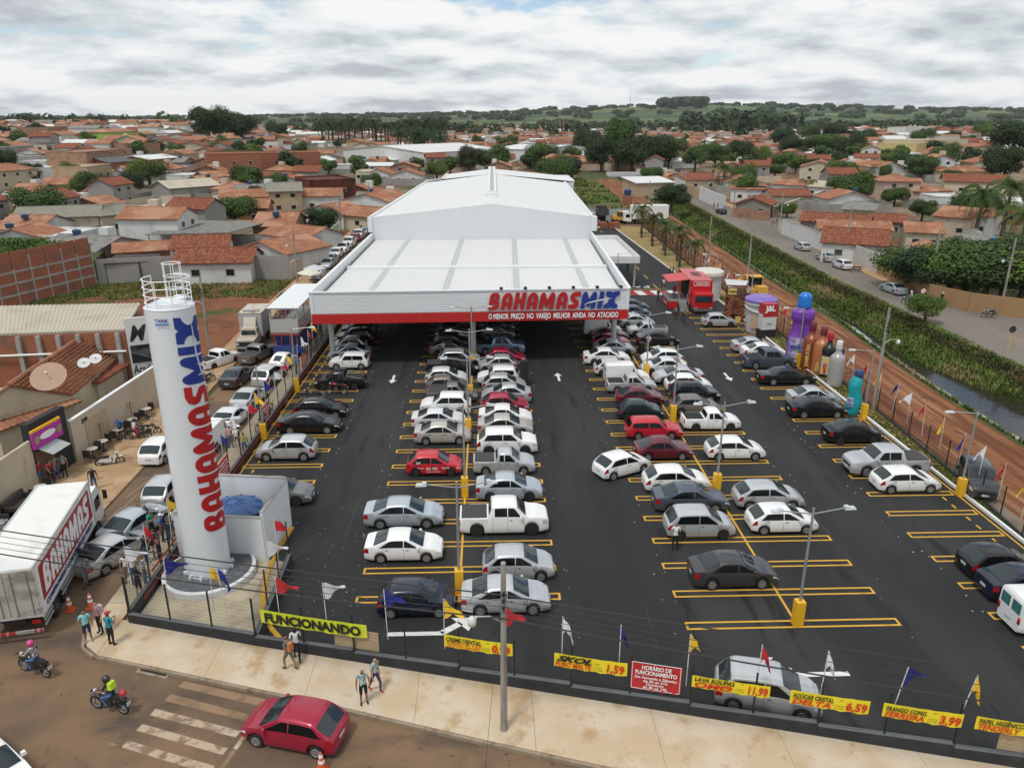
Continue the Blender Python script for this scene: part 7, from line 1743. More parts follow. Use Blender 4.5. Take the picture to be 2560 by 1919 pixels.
# TREES
M_leaf=[mat_layers('foliage_%d'%i,[(c1,),(c2,0.55,(1,1,1),0.40,0.62),(c3,1.6,(1,1,1),0.55,0.75)],0.7,0.0,spec=0.25) for i,(c1,c2,c3) in enumerate((((0.034,0.062,0.014),(0.058,0.105,0.022),(0.10,0.16,0.036)),((0.022,0.042,0.014),(0.036,0.064,0.020),(0.060,0.098,0.026)),((0.060,0.098,0.016),(0.10,0.155,0.026),(0.14,0.20,0.045)),((0.032,0.040,0.018),(0.050,0.060,0.025),(0.080,0.088,0.034))))]
M_bark=mat_layers('bark',[((0.10,0.075,0.05),),((0.05,0.036,0.026),3,(1,1,0.3),0.45,0.65)],0.95,0.5,20)
def crown_mesh(seed,lobes,nleaf,leaf,flat=0.8,m=0):
 r=random.Random(seed);q=MB()
 L=[(Vector((0,0,0)),0.62)]+[(Vector((r.uniform(-1,1),r.uniform(-1,1),r.uniform(-0.55,0.75))).normalized()*r.uniform(0.38,0.62),r.uniform(0.30,0.46)) for _ in range(lobes)]
 for _ in range(nleaf):
  c,rad=r.choice(L)
  d=Vector((r.gauss(0,1),r.gauss(0,1),r.gauss(0.15,1))).normalized()
  p=c+d*rad*r.uniform(0.60,1.10);p.z*=flat
  n=(d+Vector((r.uniform(-0.7,0.7),r.uniform(-0.7,0.7),r.uniform(-0.2,0.9)))).normalized()
  u=n.cross(Vector((r.uniform(-1,1),r.uniform(-1,1),r.uniform(-1,1)))).normalized();w=n.cross(u)
  s=leaf*r.uniform(0.6,1.35)
  q.add([p-u*s,p+w*s*0.55,p+u*s,p-w*s*0.55],[(0,1,2,3)])
 return q.mesh('crown',M_leaf[m])
CR=[crown_mesh(i,12+i%4,9500,0.042,(0.9,0.8,1.0,0.75,0.9)[i%5]) for i in range(5)]
CRS=[crown_mesh(20+i,9,1500,0.10,(0.9,0.8)[i%2]) for i in range(4)]
trunk_me=[]
for i in range(3):
 r=random.Random(i);q=MB();q.tube([(0,0,0),(r.uniform(-0.03,0.03),0.02,0.3),(r.uniform(-0.05,0.05),0,0.55)],[0.055,0.042,0.03],8)
 for k in range(5):a=k*1.26+i;q.tube([(0,0,0.34+0.04*k),(math.cos(a)*0.16,math.sin(a)*0.16,0.52+0.05*k),(math.cos(a)*0.30,math.sin(a)*0.30,0.70+0.03*k)],[0.024,0.016,0.006],5)
 trunk_me.append(q.mesh('trunk',M_bark,60))
TN=0
def tree(x,y,z,h,w,label,group,kind=0,far=False,name='tree'):
 """h overall height, w crown width"""
 t=thing(name,label,'tree',(x,y,z),rnd.uniform(0,6.28),group)
 tr=link('trunk',rnd.choice(trunk_me),t);tr.scale=(h*0.9,)*3
 c_=link('crown',rnd.choice(CRS if far else CR),t,(0,0,h*0.50));c_.scale=(w/1.8,w/1.8*rnd.uniform(0.9,1.1),h*0.54);c_.rotation_euler=(0,0,rnd.uniform(0,6.28));omat(c_,M_leaf[kind])
 return t
q=MB()
for k in range(18):
 a=k*2.4;el=R(62-5.2*k);L_=1.0;pr=Vector((0,0,0));wd=0.17
 for s in range(7):
  e2=el-R(15)*s;d=Vector((math.cos(a)*math.cos(e2),math.sin(a)*math.cos(e2),math.sin(e2)));nx_=pr+d*0.155;sd=Vector((-math.sin(a),math.cos(a),0));wn_=wd*(1-(s/7)**2*0.85);dr_=Vector((0,0,-0.09))
  for g_ in range(2):
   b0=pr.lerp(nx_,g_/2);b1=pr.lerp(nx_,g_/2+0.32)
   for sg in (1,-1):q.add([b0,b1,b1+sd*sg*wn_+dr_*(0.6+s*0.25)+d*0.05,b0+sd*sg*wn_*0.9+dr_*(0.6+s*0.25)+d*0.05],[(0,1,2,3)])
  pr=nx_
PALMC=q.mesh('fronds',M_leaf[0])
PALMT=MB().tube([(0,0,0),(0.02,0,0.35),(0.0,0.01,0.7),(0.01,0,1.0)],[0.05,0.034,0.03,0.026],8).mesh('palm_trunk',M_bark,60)
M_dry=mat_layers('dry_fronds',[((0.10,0.075,0.03),),((0.055,0.065,0.02),1.5,(1,1,1),0.45,0.6)],0.8,0)
def palm(x,y,z,h,w,label,group,m=None,trunk_w=1.0):
 t=thing('palm_tree',label,'palm',(x,y,z),rnd.uniform(0,6),group)
 tr=link('trunk',PALMT,t);tr.scale=(h*0.85*trunk_w,h*0.85*trunk_w,h*0.82);c_=link('fronds',PALMC,t,(0,0,h*0.80));c_.scale=(w/1.6,w/1.6,w/1.5)
 omat(c_,m or M_leaf[1]);return t
 # HOUSES
RF_={'orange':mat_layers('terracotta',[((0.275,0.115,0.065),),((0.345,0.155,0.085),0.8,(1,1,1),0.42,0.62),((0.16,0.062,0.038),1.8,(1,1,1),0.53,0.70),((0.38,0.21,0.13),0.12,(1,1,1),0.5,0.6)],0.85,0.4,12,0.04),'rust':mat_layers('mottled_tiles',[((0.20,0.058,0.03),),((0.34,0.15,0.085),3.0,(1,1,1),0.50,0.62),((0.085,0.03,0.02),2.2,(1,1,1),0.5,0.65)],0.9,0.5,12,0.05),'grey':mat_layers('fibre_cement',[((0.23,0.22,0.20),),((0.13,0.125,0.115),1.0,(1,1,1),0.45,0.68)],0.9,0.2,20),'olive':mat_layers('olive_sheet',[((0.235,0.225,0.18),),((0.19,0.18,0.145),1.0,(1,1,1),0.45,0.68)],0.8,0.1,20),'white':mat('roof_white',(0.60,0.60,0.59),0.6,var=0.08),'beige':mat_layers('beige_sheet',[((0.46,0.41,0.33),),((0.38,0.32,0.24),0.4,(1,1,1),0.45,0.68)],0.7,0.05),'dark':mat('roof_dark',(0.09,0.09,0.09),0.7),'blue':mat('roof_blue',(0.05,0.22,0.42),0.6)}
def plaster(n,c):return mat_layers('plaster_'+n,[(c,),(tuple(v*0.78 for v in c),0.5,(1,1,0.5),0.48,0.72),(tuple(v*0.55 for v in c),1.4,(1,1,0.25),0.62,0.8)],0.9,0.15,25)
WC={n:plaster(n,c) for n,c in dict(cream=(0.54,0.47,0.35),white=(0.62,0.62,0.60),pink=(0.58,0.42,0.34),grey=(0.30,0.29,0.27),tan=(0.44,0.33,0.22),green=(0.33,0.45,0.30),yellow=(0.60,0.50,0.24),lime=(0.36,0.52,0.12),mossy=(0.24,0.215,0.18),blue=(0.09,0.12,0.18),beige=(0.50,0.42,0.32)).items()}
WC['brick']=mat_brick('red_brick',(0.36,0.105,0.045),(0.29,0.085,0.04),(0.26,0.18,0.13));WC['tanbrick']=mat_brick('tan_brick',(0.36,0.19,0.11),(0.31,0.16,0.095),(0.30,0.23,0.17));WC['rustmetal']=mat_layers('rusted_sheet',[((0.13,0.03,0.018),),((0.06,0.02,0.014),0.6,(1,1,0.4),0.42,0.6)],0.8,0.2,10)
M_frame=mat('window_frame',(0.42,0.42,0.40),0.6)
def roof_plane(a,b,c_,d,m,parent,ribs,th=0.10,name='roof'):
 """a-b the eave, d-c the ridge side; barrel ribs run up the slope"""
 a,b,c_,d=map(Vector,(a,b,c_,d));n=(b-a).cross(d-a).normalized();q=MB()
 if n.z<0:n=-n
 k=max(1,ribs)
 prev=None
 for i in range(k):
  for t,h in (((0.0,0.0),(0.25,0.05),(0.5,0.065),(0.75,0.05)) if ribs else ((0.0,0.0),)):
   u=(i+t)/k;p,r_=a.lerp(b,u)+n*h,d.lerp(c_,u)+n*h
   if prev:q.quad(prev[0],p,r_,prev[1])
   prev=(p,r_)
 q.quad(prev[0],b,c_,prev[1])
 q.quad(a-n*th,d-n*th,c_-n*th,b-n*th);q.quad(a,a-n*th,b-n*th,b);q.quad(a,d,d-n*th,a-n*th);q.quad(b,b-n*th,c_-n*th,c_)
 return q.build(name,m,parent)
def house(P0,P1,he,depth,hr,kind,wall,roof,label,z=0.0,cat='house',group=None,wins=2,near=True,name='house',base=None,oh=0.45):
 """P0, P1: left and right ends of the front eave (x, y); body goes back by depth"""
 p0,p1=Vector((*P0,0)),Vector((*P1,0));ux_=(p1-p0).normalized();L=(p1-p0).length;an=math.atan2(ux_.y,ux_.x)
 t=thing(name,label,cat,(p0.x,p0.y,z),an,group)
 o_=oh if kind!='flat' else 0.0
 x0,x1,y0,y1=o_,L-o_,o_,depth-o_
 q=MB();q.prism([(x0,y0),(x1,y0),(x1,y1),(x0,y1)],-0.6,he+(0.0 if kind!='flat' else 0.0))
 if kind=='gx':
  for x in (x0,x1):q.add([(x,y0,he-0.01),(x,y1,he-0.01),(x,depth/2,hr-0.12)],[(0,1,2)])
 if kind=='gy':
  for y in (y0,y1):q.add([(x0,y,he-0.01),(x1,y,he-0.01),(L/2,y,hr-0.12)],[(0,1,2)])
 if kind=='sh':
  q.add([(x0,y0,he),(x1,y0,he),(x1,y1,he),(x0,y1,he),(x0,y1,hr-0.15),(x1,y1,hr-0.15)],[(0,3,4),(1,5,2),(2,5,4,3)])
 q.build('wall',WC[wall],t)
 rm=RF_[roof];rb=lambda l:int(l/0.42) if near else 0
 if kind=='gx':
  roof_plane((0,0,he),(L,0,he),(L,depth/2,hr),(0,depth/2,hr),rm,t,rb(L));roof_plane((L,depth,he),(0,depth,he),(0,depth/2,hr),(L,depth/2,hr),rm,t,rb(L))
  MB().bar((0,depth/2,hr+0.03),(L,depth/2,hr+0.03),0.3,0.12).build('ridge_tiles',rm,t)
 elif kind=='gy':
  roof_plane((0,depth,he),(0,0,he),(L/2,0,hr),(L/2,depth,hr),rm,t,rb(depth));roof_plane((L,0,he),(L,depth,he),(L/2,depth,hr),(L/2,0,hr),rm,t,rb(depth))
  MB().bar((L/2,0,hr+0.03),(L/2,depth,hr+0.03),0.3,0.12).build('ridge_tiles',rm,t)
 elif kind=='hip':
  i_=min(L,depth)/2;A_,B_=(Vector((i_,depth/2,hr)),Vector((L-i_,depth/2,hr))) if L>=depth else (Vector((L/2,i_,hr)),Vector((L/2,depth-i_,hr)))
  c0,c1,c2_,c3=Vector((0,0,he)),Vector((L,0,he)),Vector((L,depth,he)),Vector((0,depth,he))
  if L>=depth:quads=((c0,c1,B_,A_),(c2_,c3,A_,B_),(c1,c2_,B_,B_),(c3,c0,A_,A_))
  else:quads=((c1,c2_,B_,A_),(c3,c0,A_,B_),(c0,c1,A_,A_),(c2_,c3,B_,B_))
  for a,b,c_,d in quads:roof_plane(a,b,c_+Vector((1e-4,0,0)),d,rm,t,rb((b-a).length))
 elif kind=='sh':roof_plane((0,0,he),(L,0,he),(L,depth,hr),(0,depth,hr),rm,t,rb(L))
 elif kind=='flat':
  MB().box((L/2,depth/2,he-0.25),(L-0.4,depth-0.4,0.06)).build('roof',rm,t)
  q=MB()
  for a,b in (((0,0.1),(L,0.1)),((0,depth-0.1),(L,depth-0.1)),((0.1,0),(0.1,depth)),((L-0.1,0),(L-0.1,depth))):q.bar((*a,he+0.1),(*b,he+0.1),0.2,0.5)
  q.build('parapet',WC[wall],t)
 if near:
  st=max(1,int(he//2.7))
  for s in range(st):
   for k in range(wins):
    xx=x0+(x1-x0)*(k+0.6)/(wins+0.2);zz=s*2.8+1.65
    if zz+0.7>he:continue
    w_=MB().box((xx,y0-0.02,zz),(1.3,0.06,1.05)).build('window',M_frame,t);MB().box((xx,y0-0.06,zz),(1.1,0.03,0.85)).build('pane',M_glassd,w_)
 return t
def E(px,py,h,zb=0.0):return G(px,py,zb+h)
def hD(a,b,he,depth,hr,kind,wall,roof,label,**k):
 zb=k.get('z',0.0);P0,P1=E(*a,he,zb),E(*b,he,zb)
 return house(P0,P1,he,depth,hr,kind,wall,roof,label,**k)
def wallseg(pts,h,m,label,th=0.18,z=0.0,cat='wall',cap=None,name='boundary_wall'):
 t=thing(name,label,cat)
 for (x0,y0),(x1,y1) in zip(pts,pts[1:]):
  L=math.hypot(x1-x0,y1-y0);a=math.atan2(y1-y0,x1-x0)
  o=MB().box((L/2,0,h/2-0.2),(L-0.01,th,h+0.4)).build('wall_panel',m,t,loc=(x0,y0,z),rz=a)
  if cap:MB().box((L/2,0,h+0.03),(L,th+0.08,0.07)).build('coping',cap,o)
 return t
NB=WC['beige']
wallseg([(-29.6,30.0),(-29.05,44.9)],3.3,WC['cream'],'plain cream wall at the left picture edge behind the sofas')
snk=thing('snack_bar','black fronted snack bar with a magenta signboard','shop',(-29.0,45.0,0.1),R(81.5))
MB().box((1.7,0.25,2.1),(3.4,0.5,4.2)).build('wall',mat('black_front',(0.018,0.018,0.02),0.7),snk);MB().box((0.7,-0.06,1.15),(1.3,0.12,2.3)).build('doorway',mat('door_brown',(0.16,0.09,0.05),0.7),snk)
MB().box((1.2,-0.22,3.1),(2.7,0.14,1.1)).build('signboard',mat('sign_magenta',(0.42,0.03,0.30),0.5),snk);MB().box((1.2,-0.22,3.74),(2.7,0.13,0.16)).build('sign_strip',M_yellow,snk)
q=MB().lathe([(0.6,-0.01),(0.6,0.01)],20,(0,0,0),0,Matrix.Translation((1.2,-0.30,3.15))@Matrix.Rotation(R(90),4,'X')@Matrix.Diagonal((1.2,0.38,1,1)));q.build('sign_oval',M_white,snk)
for x in (0.2,2.25):MB().lathe([(0.26,-0.01),(0.26,0.01)],16,(0,0,0),0,Matrix.Translation((x,-0.30,3.1))@Matrix.Rotation(R(90),4,'X')).build('sign_picture',mat('sign_food',(0.10,0.06,0.03),0.5,col2=(0.5,0.4,0.3),scale=9),snk)
MB().slab([(0.2,-0.15,2.5),(1.9,-0.15,2.5),(1.9,-1.2,2.15),(0.2,-1.2,2.15)],0.05).build('awning',mat('awning_grey',(0.36,0.38,0.38),0.6),snk)
bw=wallseg([(-28.45,48.5),(-27.6,62.3)],3.1,NB,'long beige street wall with a garage gate behind the bistro chairs',cap=M_white)
MB().box((2.9,-0.11,1.25),(2.8,0.06,2.5)).build('garage_gate',WC['tan'],bw,loc=(-28.45,48.5,0),rz=R(86.5));link('house_number',text_mesh('330',0.45,0.02,0,0.02,'LEFT',1.1,1,M_dark_wall),bw,(-28.28,49.7,2.45)).rotation_euler=(0,0,R(86.5))
def roofD(t,pts,m,ribs,name='roof'):return roof_plane(*pts,m,t,ribs,0.14,name)
nh=thing('tiled_house','big terracotta tiled house with dish aerials at the left edge','house')
A1,B1,C1,D1_=(*G(-60,850,5.5),5.5),(*G(160,737,5.5),5.5),(*G(158,852,3.5),3.5),(*G(271,760,3.5),3.5)
Ap=Vector(B1)+(Vector(C1)-Vector(D1_))*1.0;A1=(Ap.x,Ap.y,5.5)
mir=lambda p,q_:tuple(Vector((2*q_[0]-p[0],2*q_[1]-p[1],p[2])))
C2,D2=mir(C1,A1),mir(D1_,B1)
roofD(nh,(D1_,C1,A1,B1),RF_['orange'],0);roofD(nh,(C2,D2,B1,A1),RF_['orange'],30)
cen=lambda a,b,k=0.06:Vector(a).lerp(Vector(b),k)
q=MB();cc_=(Vector(C1)+Vector(D2))/2;ft=[cen(p,cc_,0.07) for p in (C1,D1_,D2,C2)]
q.prism([(p.x,p.y) for p in ft],0,3.45);q.add([(ft[0].x,ft[0].y,3.4),(ft[3].x,ft[3].y,3.4),(cen(A1,cc_,0.07).x,cen(A1,cc_,0.07).y,5.3)],[(0,1,2)]);q.build('wall',WC['cream'],nh)
sl_u=Vector(C1)-Vector(D1_);sl_v=Vector(B1)-Vector(D1_);nu,nv=int(sl_u.length/0.36),int(sl_v.length/0.37)
nrm=sl_u.cross(sl_v).normalized();nrm=nrm if nrm.z>0 else -nrm
rot=Matrix((sl_u.normalized(),sl_v.normalized(),nrm)).transposed().to_euler()
tm=MB()
for k in range(4):
 a0,a1=PI*k/4,PI*(k+1)/4;tm.quad((-math.cos(a0)*0.165,-0.2,math.sin(a0)*0.085),(-math.cos(a1)*0.165,-0.2,math.sin(a1)*0.085),(-math.cos(a1)*0.15,0.21,math.sin(a1)*0.06),(-math.cos(a0)*0.15,0.21,math.sin(a0)*0.06))
tm.add([(-0.165,-0.2,0),(0,-0.2,0.085),(0.165,-0.2,0)],[(0,1,2)])
TM=[tm.mesh('clay_tile',mat('clay_%d'%i,c_,0.85,var=0.22,scale=5)) for i,c_ in enumerate(((0.34,0.11,0.042),(0.40,0.145,0.06),(0.25,0.08,0.035)))]
stt=MB();cnt=0
for j in range(nv):
 for i in range(nu):
  p=Vector(D1_)+sl_u*((i+0.5)/nu)+sl_v*((j+0.5)/nv)+nrm*(0.03+rnd.uniform(0,0.025))
  if cnt<300 and (i>nu*0.42 and j<9):
   o=link('roof_tile',rnd.choices(TM,(5,2,2))[0],nh,p);o.rotation_euler=rot;o.rotation_euler.z+=rnd.gauss(0,0.03);cnt+=1
  else:
   m4=Matrix.Translation(p)@rot.to_matrix().to_4x4();stt.add([m4@Vector(v) for v in tm.v],tm.f)
o=stt.build('roof_tiles',RF_['orange'],nh);o['kind']='stuff'
MB().tube([A1,B1],0.16,8).build('ridge_tiles',RF_['orange'],nh)
for i,(px,py,r_,zz) in enumerate(((108,818,1.15,5.6),(182,785,0.45,4.9),(207,776,0.45,4.9))):
 x,y=G(px,py,zz);t=thing('dish_aerial',('large mesh dish aerial on the near tiled roof','left small white dish on the near tiled roof','right small white dish on the near tiled roof')[i],'dish',(x,y,zz));t.rotation_euler=(R(38),R(10),0)
 MB().lathe([(0.03,0),(r_*0.5,0.07*r_),(r_,0.28*r_)],22).build('reflector',mat('dish_mesh' if i==0 else 'dish_white',(0.34,0.21,0.14) if i==0 else (0.55,0.56,0.56),0.6),t,60);MB().tube([(0,0,0),(0,0,0.7*r_)],0.02,5).box((0,0,0.7*r_),(0.1,0.1,0.12)).build('feed_arm',M_steel,t);MB().tube([(0,0,0),(0,0.3,-0.8)],0.03,5).build('mast',M_steel,t)
bo=thing('solar_boiler','shiny steel boiler cylinder under the near tiled roof','boiler',(*G(42,845,3.7),3.6));MB().tube([(-1.5,0,0),(-1.4,0,0),(1.4,0,0),(1.5,0,0)],[0.2,0.38,0.38,0.2],18).build('cylinder',mat('boiler_steel',(0.55,0.55,0.55),0.3,0.7),bo,40)
for x in (-1,0,1):MB().box((x,0,-0.5),(0.08,0.4,0.5)).build('bracket',M_steel,bo)
hD((-10,935),(178,866),3.0,5.5,3.9,'sh','cream','orange','low tiled lean-to roof behind the snack bar',name='lean_to',wins=0)
hD((215,828),(300,772),3.1,4.0,3.7,'sh','cream','rust','narrow tiled outbuilding roof behind the beige street wall',name='outbuilding',wins=0)
gy=thing('gym_building','brick sided gym with a beige sheet roof and white lettered front','building')
g0,g1,g2,g3=(*G(-40,724,6.0),6.0),(*G(268,713,6.0),6.0),(*G(303,655,6.6),6.6),(*G(-40,662,6.6),6.6)
roofD(gy,(g0,g1,g2,g3),RF_['beige'],36)
q=MB();q.prism([(p[0],p[1]) for p in (g0,g1,g2,g3)],0,5.9);q.build('wall',WC['brick'],gy)
for k in range(6):p=Vector(g0).lerp(Vector(g1),0.25+k*0.14);MB().box((p.x,p.y-0.1,2.9),(0.35,0.35,5.8)).build('pillar',M_conc,gy)
MB().tube([Vector(g0)+Vector((0,-0.3,-1.7)),Vector(g1)+Vector((0,-0.3,-1.7))],0.09,8).build('drain_pipe',M_white,gy)
f0,f1=Vector((*G(272,722,5.7),0)),Vector((*G(330,682,7.0),0));fa_=math.atan2(f1.y-f0.y,f1.x-f0.x);fl_=(f1-f0).length
fo=MB().box((fl_/2,0.1,3.5),(fl_,0.25,7.0)).build('front_wall',WC['white'],gy,loc=f0,rz=fa_)
MB().box((fl_/2,-0.06,3.95),(fl_*0.86,0.08,1.5)).build('front_window',M_glassd,fo);MB().box((fl_*0.6,-0.06,1.1),(1.4,0.08,2.2)).build('front_door',M_glassd,fo)
link('logo_lettering',text_mesh('M',1.8,0.05,0.35,0.01,'LEFT',1,0.8,M_ink),fo,(0.15,-0.04,5.1));link('name_lettering',text_mesh('Academia',1.0,0.01,0.05,0.01,'LEFT',1,0.62,M_ink),fo,(0.12,-0.04,2.3))
rwl=thing('framed_brick_wall','tall red brick wall gridded with concrete beams behind the gym','wall')
ra,rb_=Vector((*G(22,663),0)),Vector((*G(158,655),0));rb_=Vector((-55.5,108,0));ra=Vector((-62,86,0))
Lw=(rb_-ra).length;aw=math.atan2(rb_.y-ra.y,rb_.x-ra.x);rwl.location=ra;rwl.rotation_euler=(0,0,aw)
cols=9;hts=(0,1.5,2.9,4.3,6.9)
for i in range(cols):
 for j in range(4):MB().box(((i+0.5)*Lw/cols,0,(hts[j]+hts[j+1])/2),(Lw/cols-0.28,0.14,hts[j+1]-hts[j]-0.24)).build('brick_panel',WC['brick'],rwl)
for j in hts[:4]:MB().box((Lw/2,-0.01,j),(Lw,0.26,0.26)).build('concrete_beam',M_conc,rwl)
for i in range(cols+1):MB().box((i*Lw/cols,-0.012,2.9 if i%2 else 2.3),(0.22,0.25,6.2 if i%2 else 4.6)).build('concrete_post',M_conc,rwl)
wallseg([(-55.3,108.5),(-42,112),(-29.0,111)],3.6,WC['grey'],'grey rendered wall at the back of the vacant lot');wallseg([(-28.9,111),(-27.9,123)],2.6,WC['beige'],'pale street wall with gates beyond the vacant lot')
q=MB();q.box((-30.5,140,1.9),(0.01,0.01,0.01))
tag(wallseg([(-28.3,130),(-28.8,150)],3.4,WC['green'],'pale green street wall along the left street'),None,None)
LH=[((-10,372),(84,364),5.6,11,7.6,'hip','cream','orange','cream two storey house with a hipped terracotta roof at the left edge'),((86,400),(205,398),3.0,11,4.8,'gx','cream','orange','long terracotta roofed house with green gate on the left'),((22,474),(216,467),3.9,12,5.6,'gx','cream','olive','long olive roofed building with skylights on the left'),((216,468),(340,456),3.9,11,5.8,'hip','cream','olive','olive hipped wing next to the long olive roof'),((365,571),(545,568),3.0,8.5,4.6,'gx','white','rust','long mottled tile roof just behind the vacant lot wall'),((363,541),(497,536),3.3,9,4.9,'gx','white','rust','second mottled tile roof behind the vacant lot'),((240,548),(372,540),3.0,8,4.0,'gx','brick','orange','bright terracotta roof behind the black shade netting'),((505,538),(618,551),3.3,10,4.9,'gy','white','orange','white house with orange gable beside the dark shrub'),((556,506),(664,518),3.3,9,4.8,'gx','white','orange','orange roofed house left of the green street wall'),((640,458),(742,464),3.2,10,4.9,'gy','white','orange','white gabled house with orange roof by the left street'),((700,462),(796,470),3.0,10,4.6,'gx','cream','orange','low orange roof nearest the white hall on the left'),((462,452),(580,450),3.4,11,5.0,'gx','brick','orange','orange roof above a red brick wall left of the hall'),((470,428),(590,425),4.0,10,5.6,'gx','cream','orange','second orange roof behind the red brick wall'),((575,415),(655,413),5.4,11,7.2,'gx','tan','olive','two storey house with mossy olive roof'),((645,425),(738,424),3.8,11,5.4,'gx','white','orange','orange roof right of the mossy two storey house'),((735,432),(842,436),4.4,13,6.0,'gy','white','orange','white house with pinkish gable beside the hall eave'),((365,408),(480,400),3.8,12,5.6,'gx','grey','beige','grey warehouse with pale sheet roof'),((445,384),(520,380),3.6,11,5.2,'gx','grey','orange','light orange roof next to the pale warehouse'),((280,372),(385,366),3.0,12,4.8,'gx','white','orange','white walled house with several orange gables'),((330,357),(400,352),3.0,11,4.8,'gx','cream','orange','orange roof behind the several gables'),((668,392),(768,388),7.0,14,7.6,'flat','rustmetal','dark','dark rusted sheet building in front of the football field'),((768,372),(800,372),5.8,10,6.4,'flat','cream','grey','cream balcony block beside the rusted building'),((185,330),(285,322),8.2,14,8.6,'flat','tanbrick','grey','unfinished tan brick block on the left hillside'),((270,312),(345,310),6.0,12,6.4,'flat','tanbrick','grey','lower unfinished brick block right of the tan one'),((235,352),(322,346),5.0,14,6.6,'gx','brick','dark','brick hall with a dark rounded roof on the left'),((322,345),(388,340),5.0,14,6.2,'gx','brick','white','brick hall with a white roof on the left'),((445,334),(560,332),7.5,16,8.2,'flat','brick','white','left half of the long red brick sports hall'),((561,332),(692,330),7.5,16,8.2,'flat','brick','white','right half of the long red brick sports hall'),((45,366),(188,360),5.0,15,5.6,'flat','white','white','white walled compound on the left'),((188,362),(240,356),7.0,11,7.4,'flat','tan','grey','tall tan plastered house beside the white compound'),((240,286),(300,283),5.5,13,7.2,'hip','lime','orange','bright lime green house with orange hipped roof'),((104,276),(152,274),13,16,13.6,'flat','tanbrick','grey','tall brick building on the left skyline'),((152,276),(192,275),8,14,8.4,'flat','grey','grey','unfinished grey block on the left skyline'),((-10,320),(72,316),5.5,14,6,'flat','grey','grey','grey flat building at the left edge')]
for a,b,he,dp,hr,kd,wl__,rf_,lab in LH:
 zb=0.0
 for _ in range(8):x,y=E((a[0]+b[0])/2,(a[1]+b[1])/2,he,zb);zb=0.5*zb+0.5*terrain(x,y)
 house(E(*a,he,zb),E(*b,he,zb),he,dp,hr,kd,wl__,rf_,lab,z=zb,near=y<320,wins=2 if y<220 else 3)
wallseg([E(355,475,0)[:2],E(418,470,0)[:2]],5.4,WC['beige'],'tall stepped beige party wall on the left');t=thing('sheet_roof_shed','open shed with flat grey sheet roof behind the vacant lot','shed')
roof_plane((*G(313,507,3.6),3.6),(*G(490,503,3.6),3.6),(*G(574,481,3.7),3.7),(*G(418,475,3.7),3.7),RF_['grey'],t,40)
for p in ((320,505),(485,502),(560,483)):x,y=G(*p,3.5);MB().box((x,y,1.75),(0.2,0.2,3.5)).build('post',M_conc,t)
t=thing('shade_net_shed','black shade net shed behind the grey wall','shed');roof_plane((*G(222,570,3.0),3.0),(*G(352,563,3.0),3.0),(*G(345,548,3.4),3.4),(*G(250,550,3.4),3.4),mat('shade_net',(0.05,0.045,0.04),0.9,var=0.4,scale=2),t,0)
for p in ((226,569),(300,566),(348,563)):x,y=G(*p,3.0);MB().box((x,y,1.5),(0.12,0.12,3.0)).build('post',M_black,t)
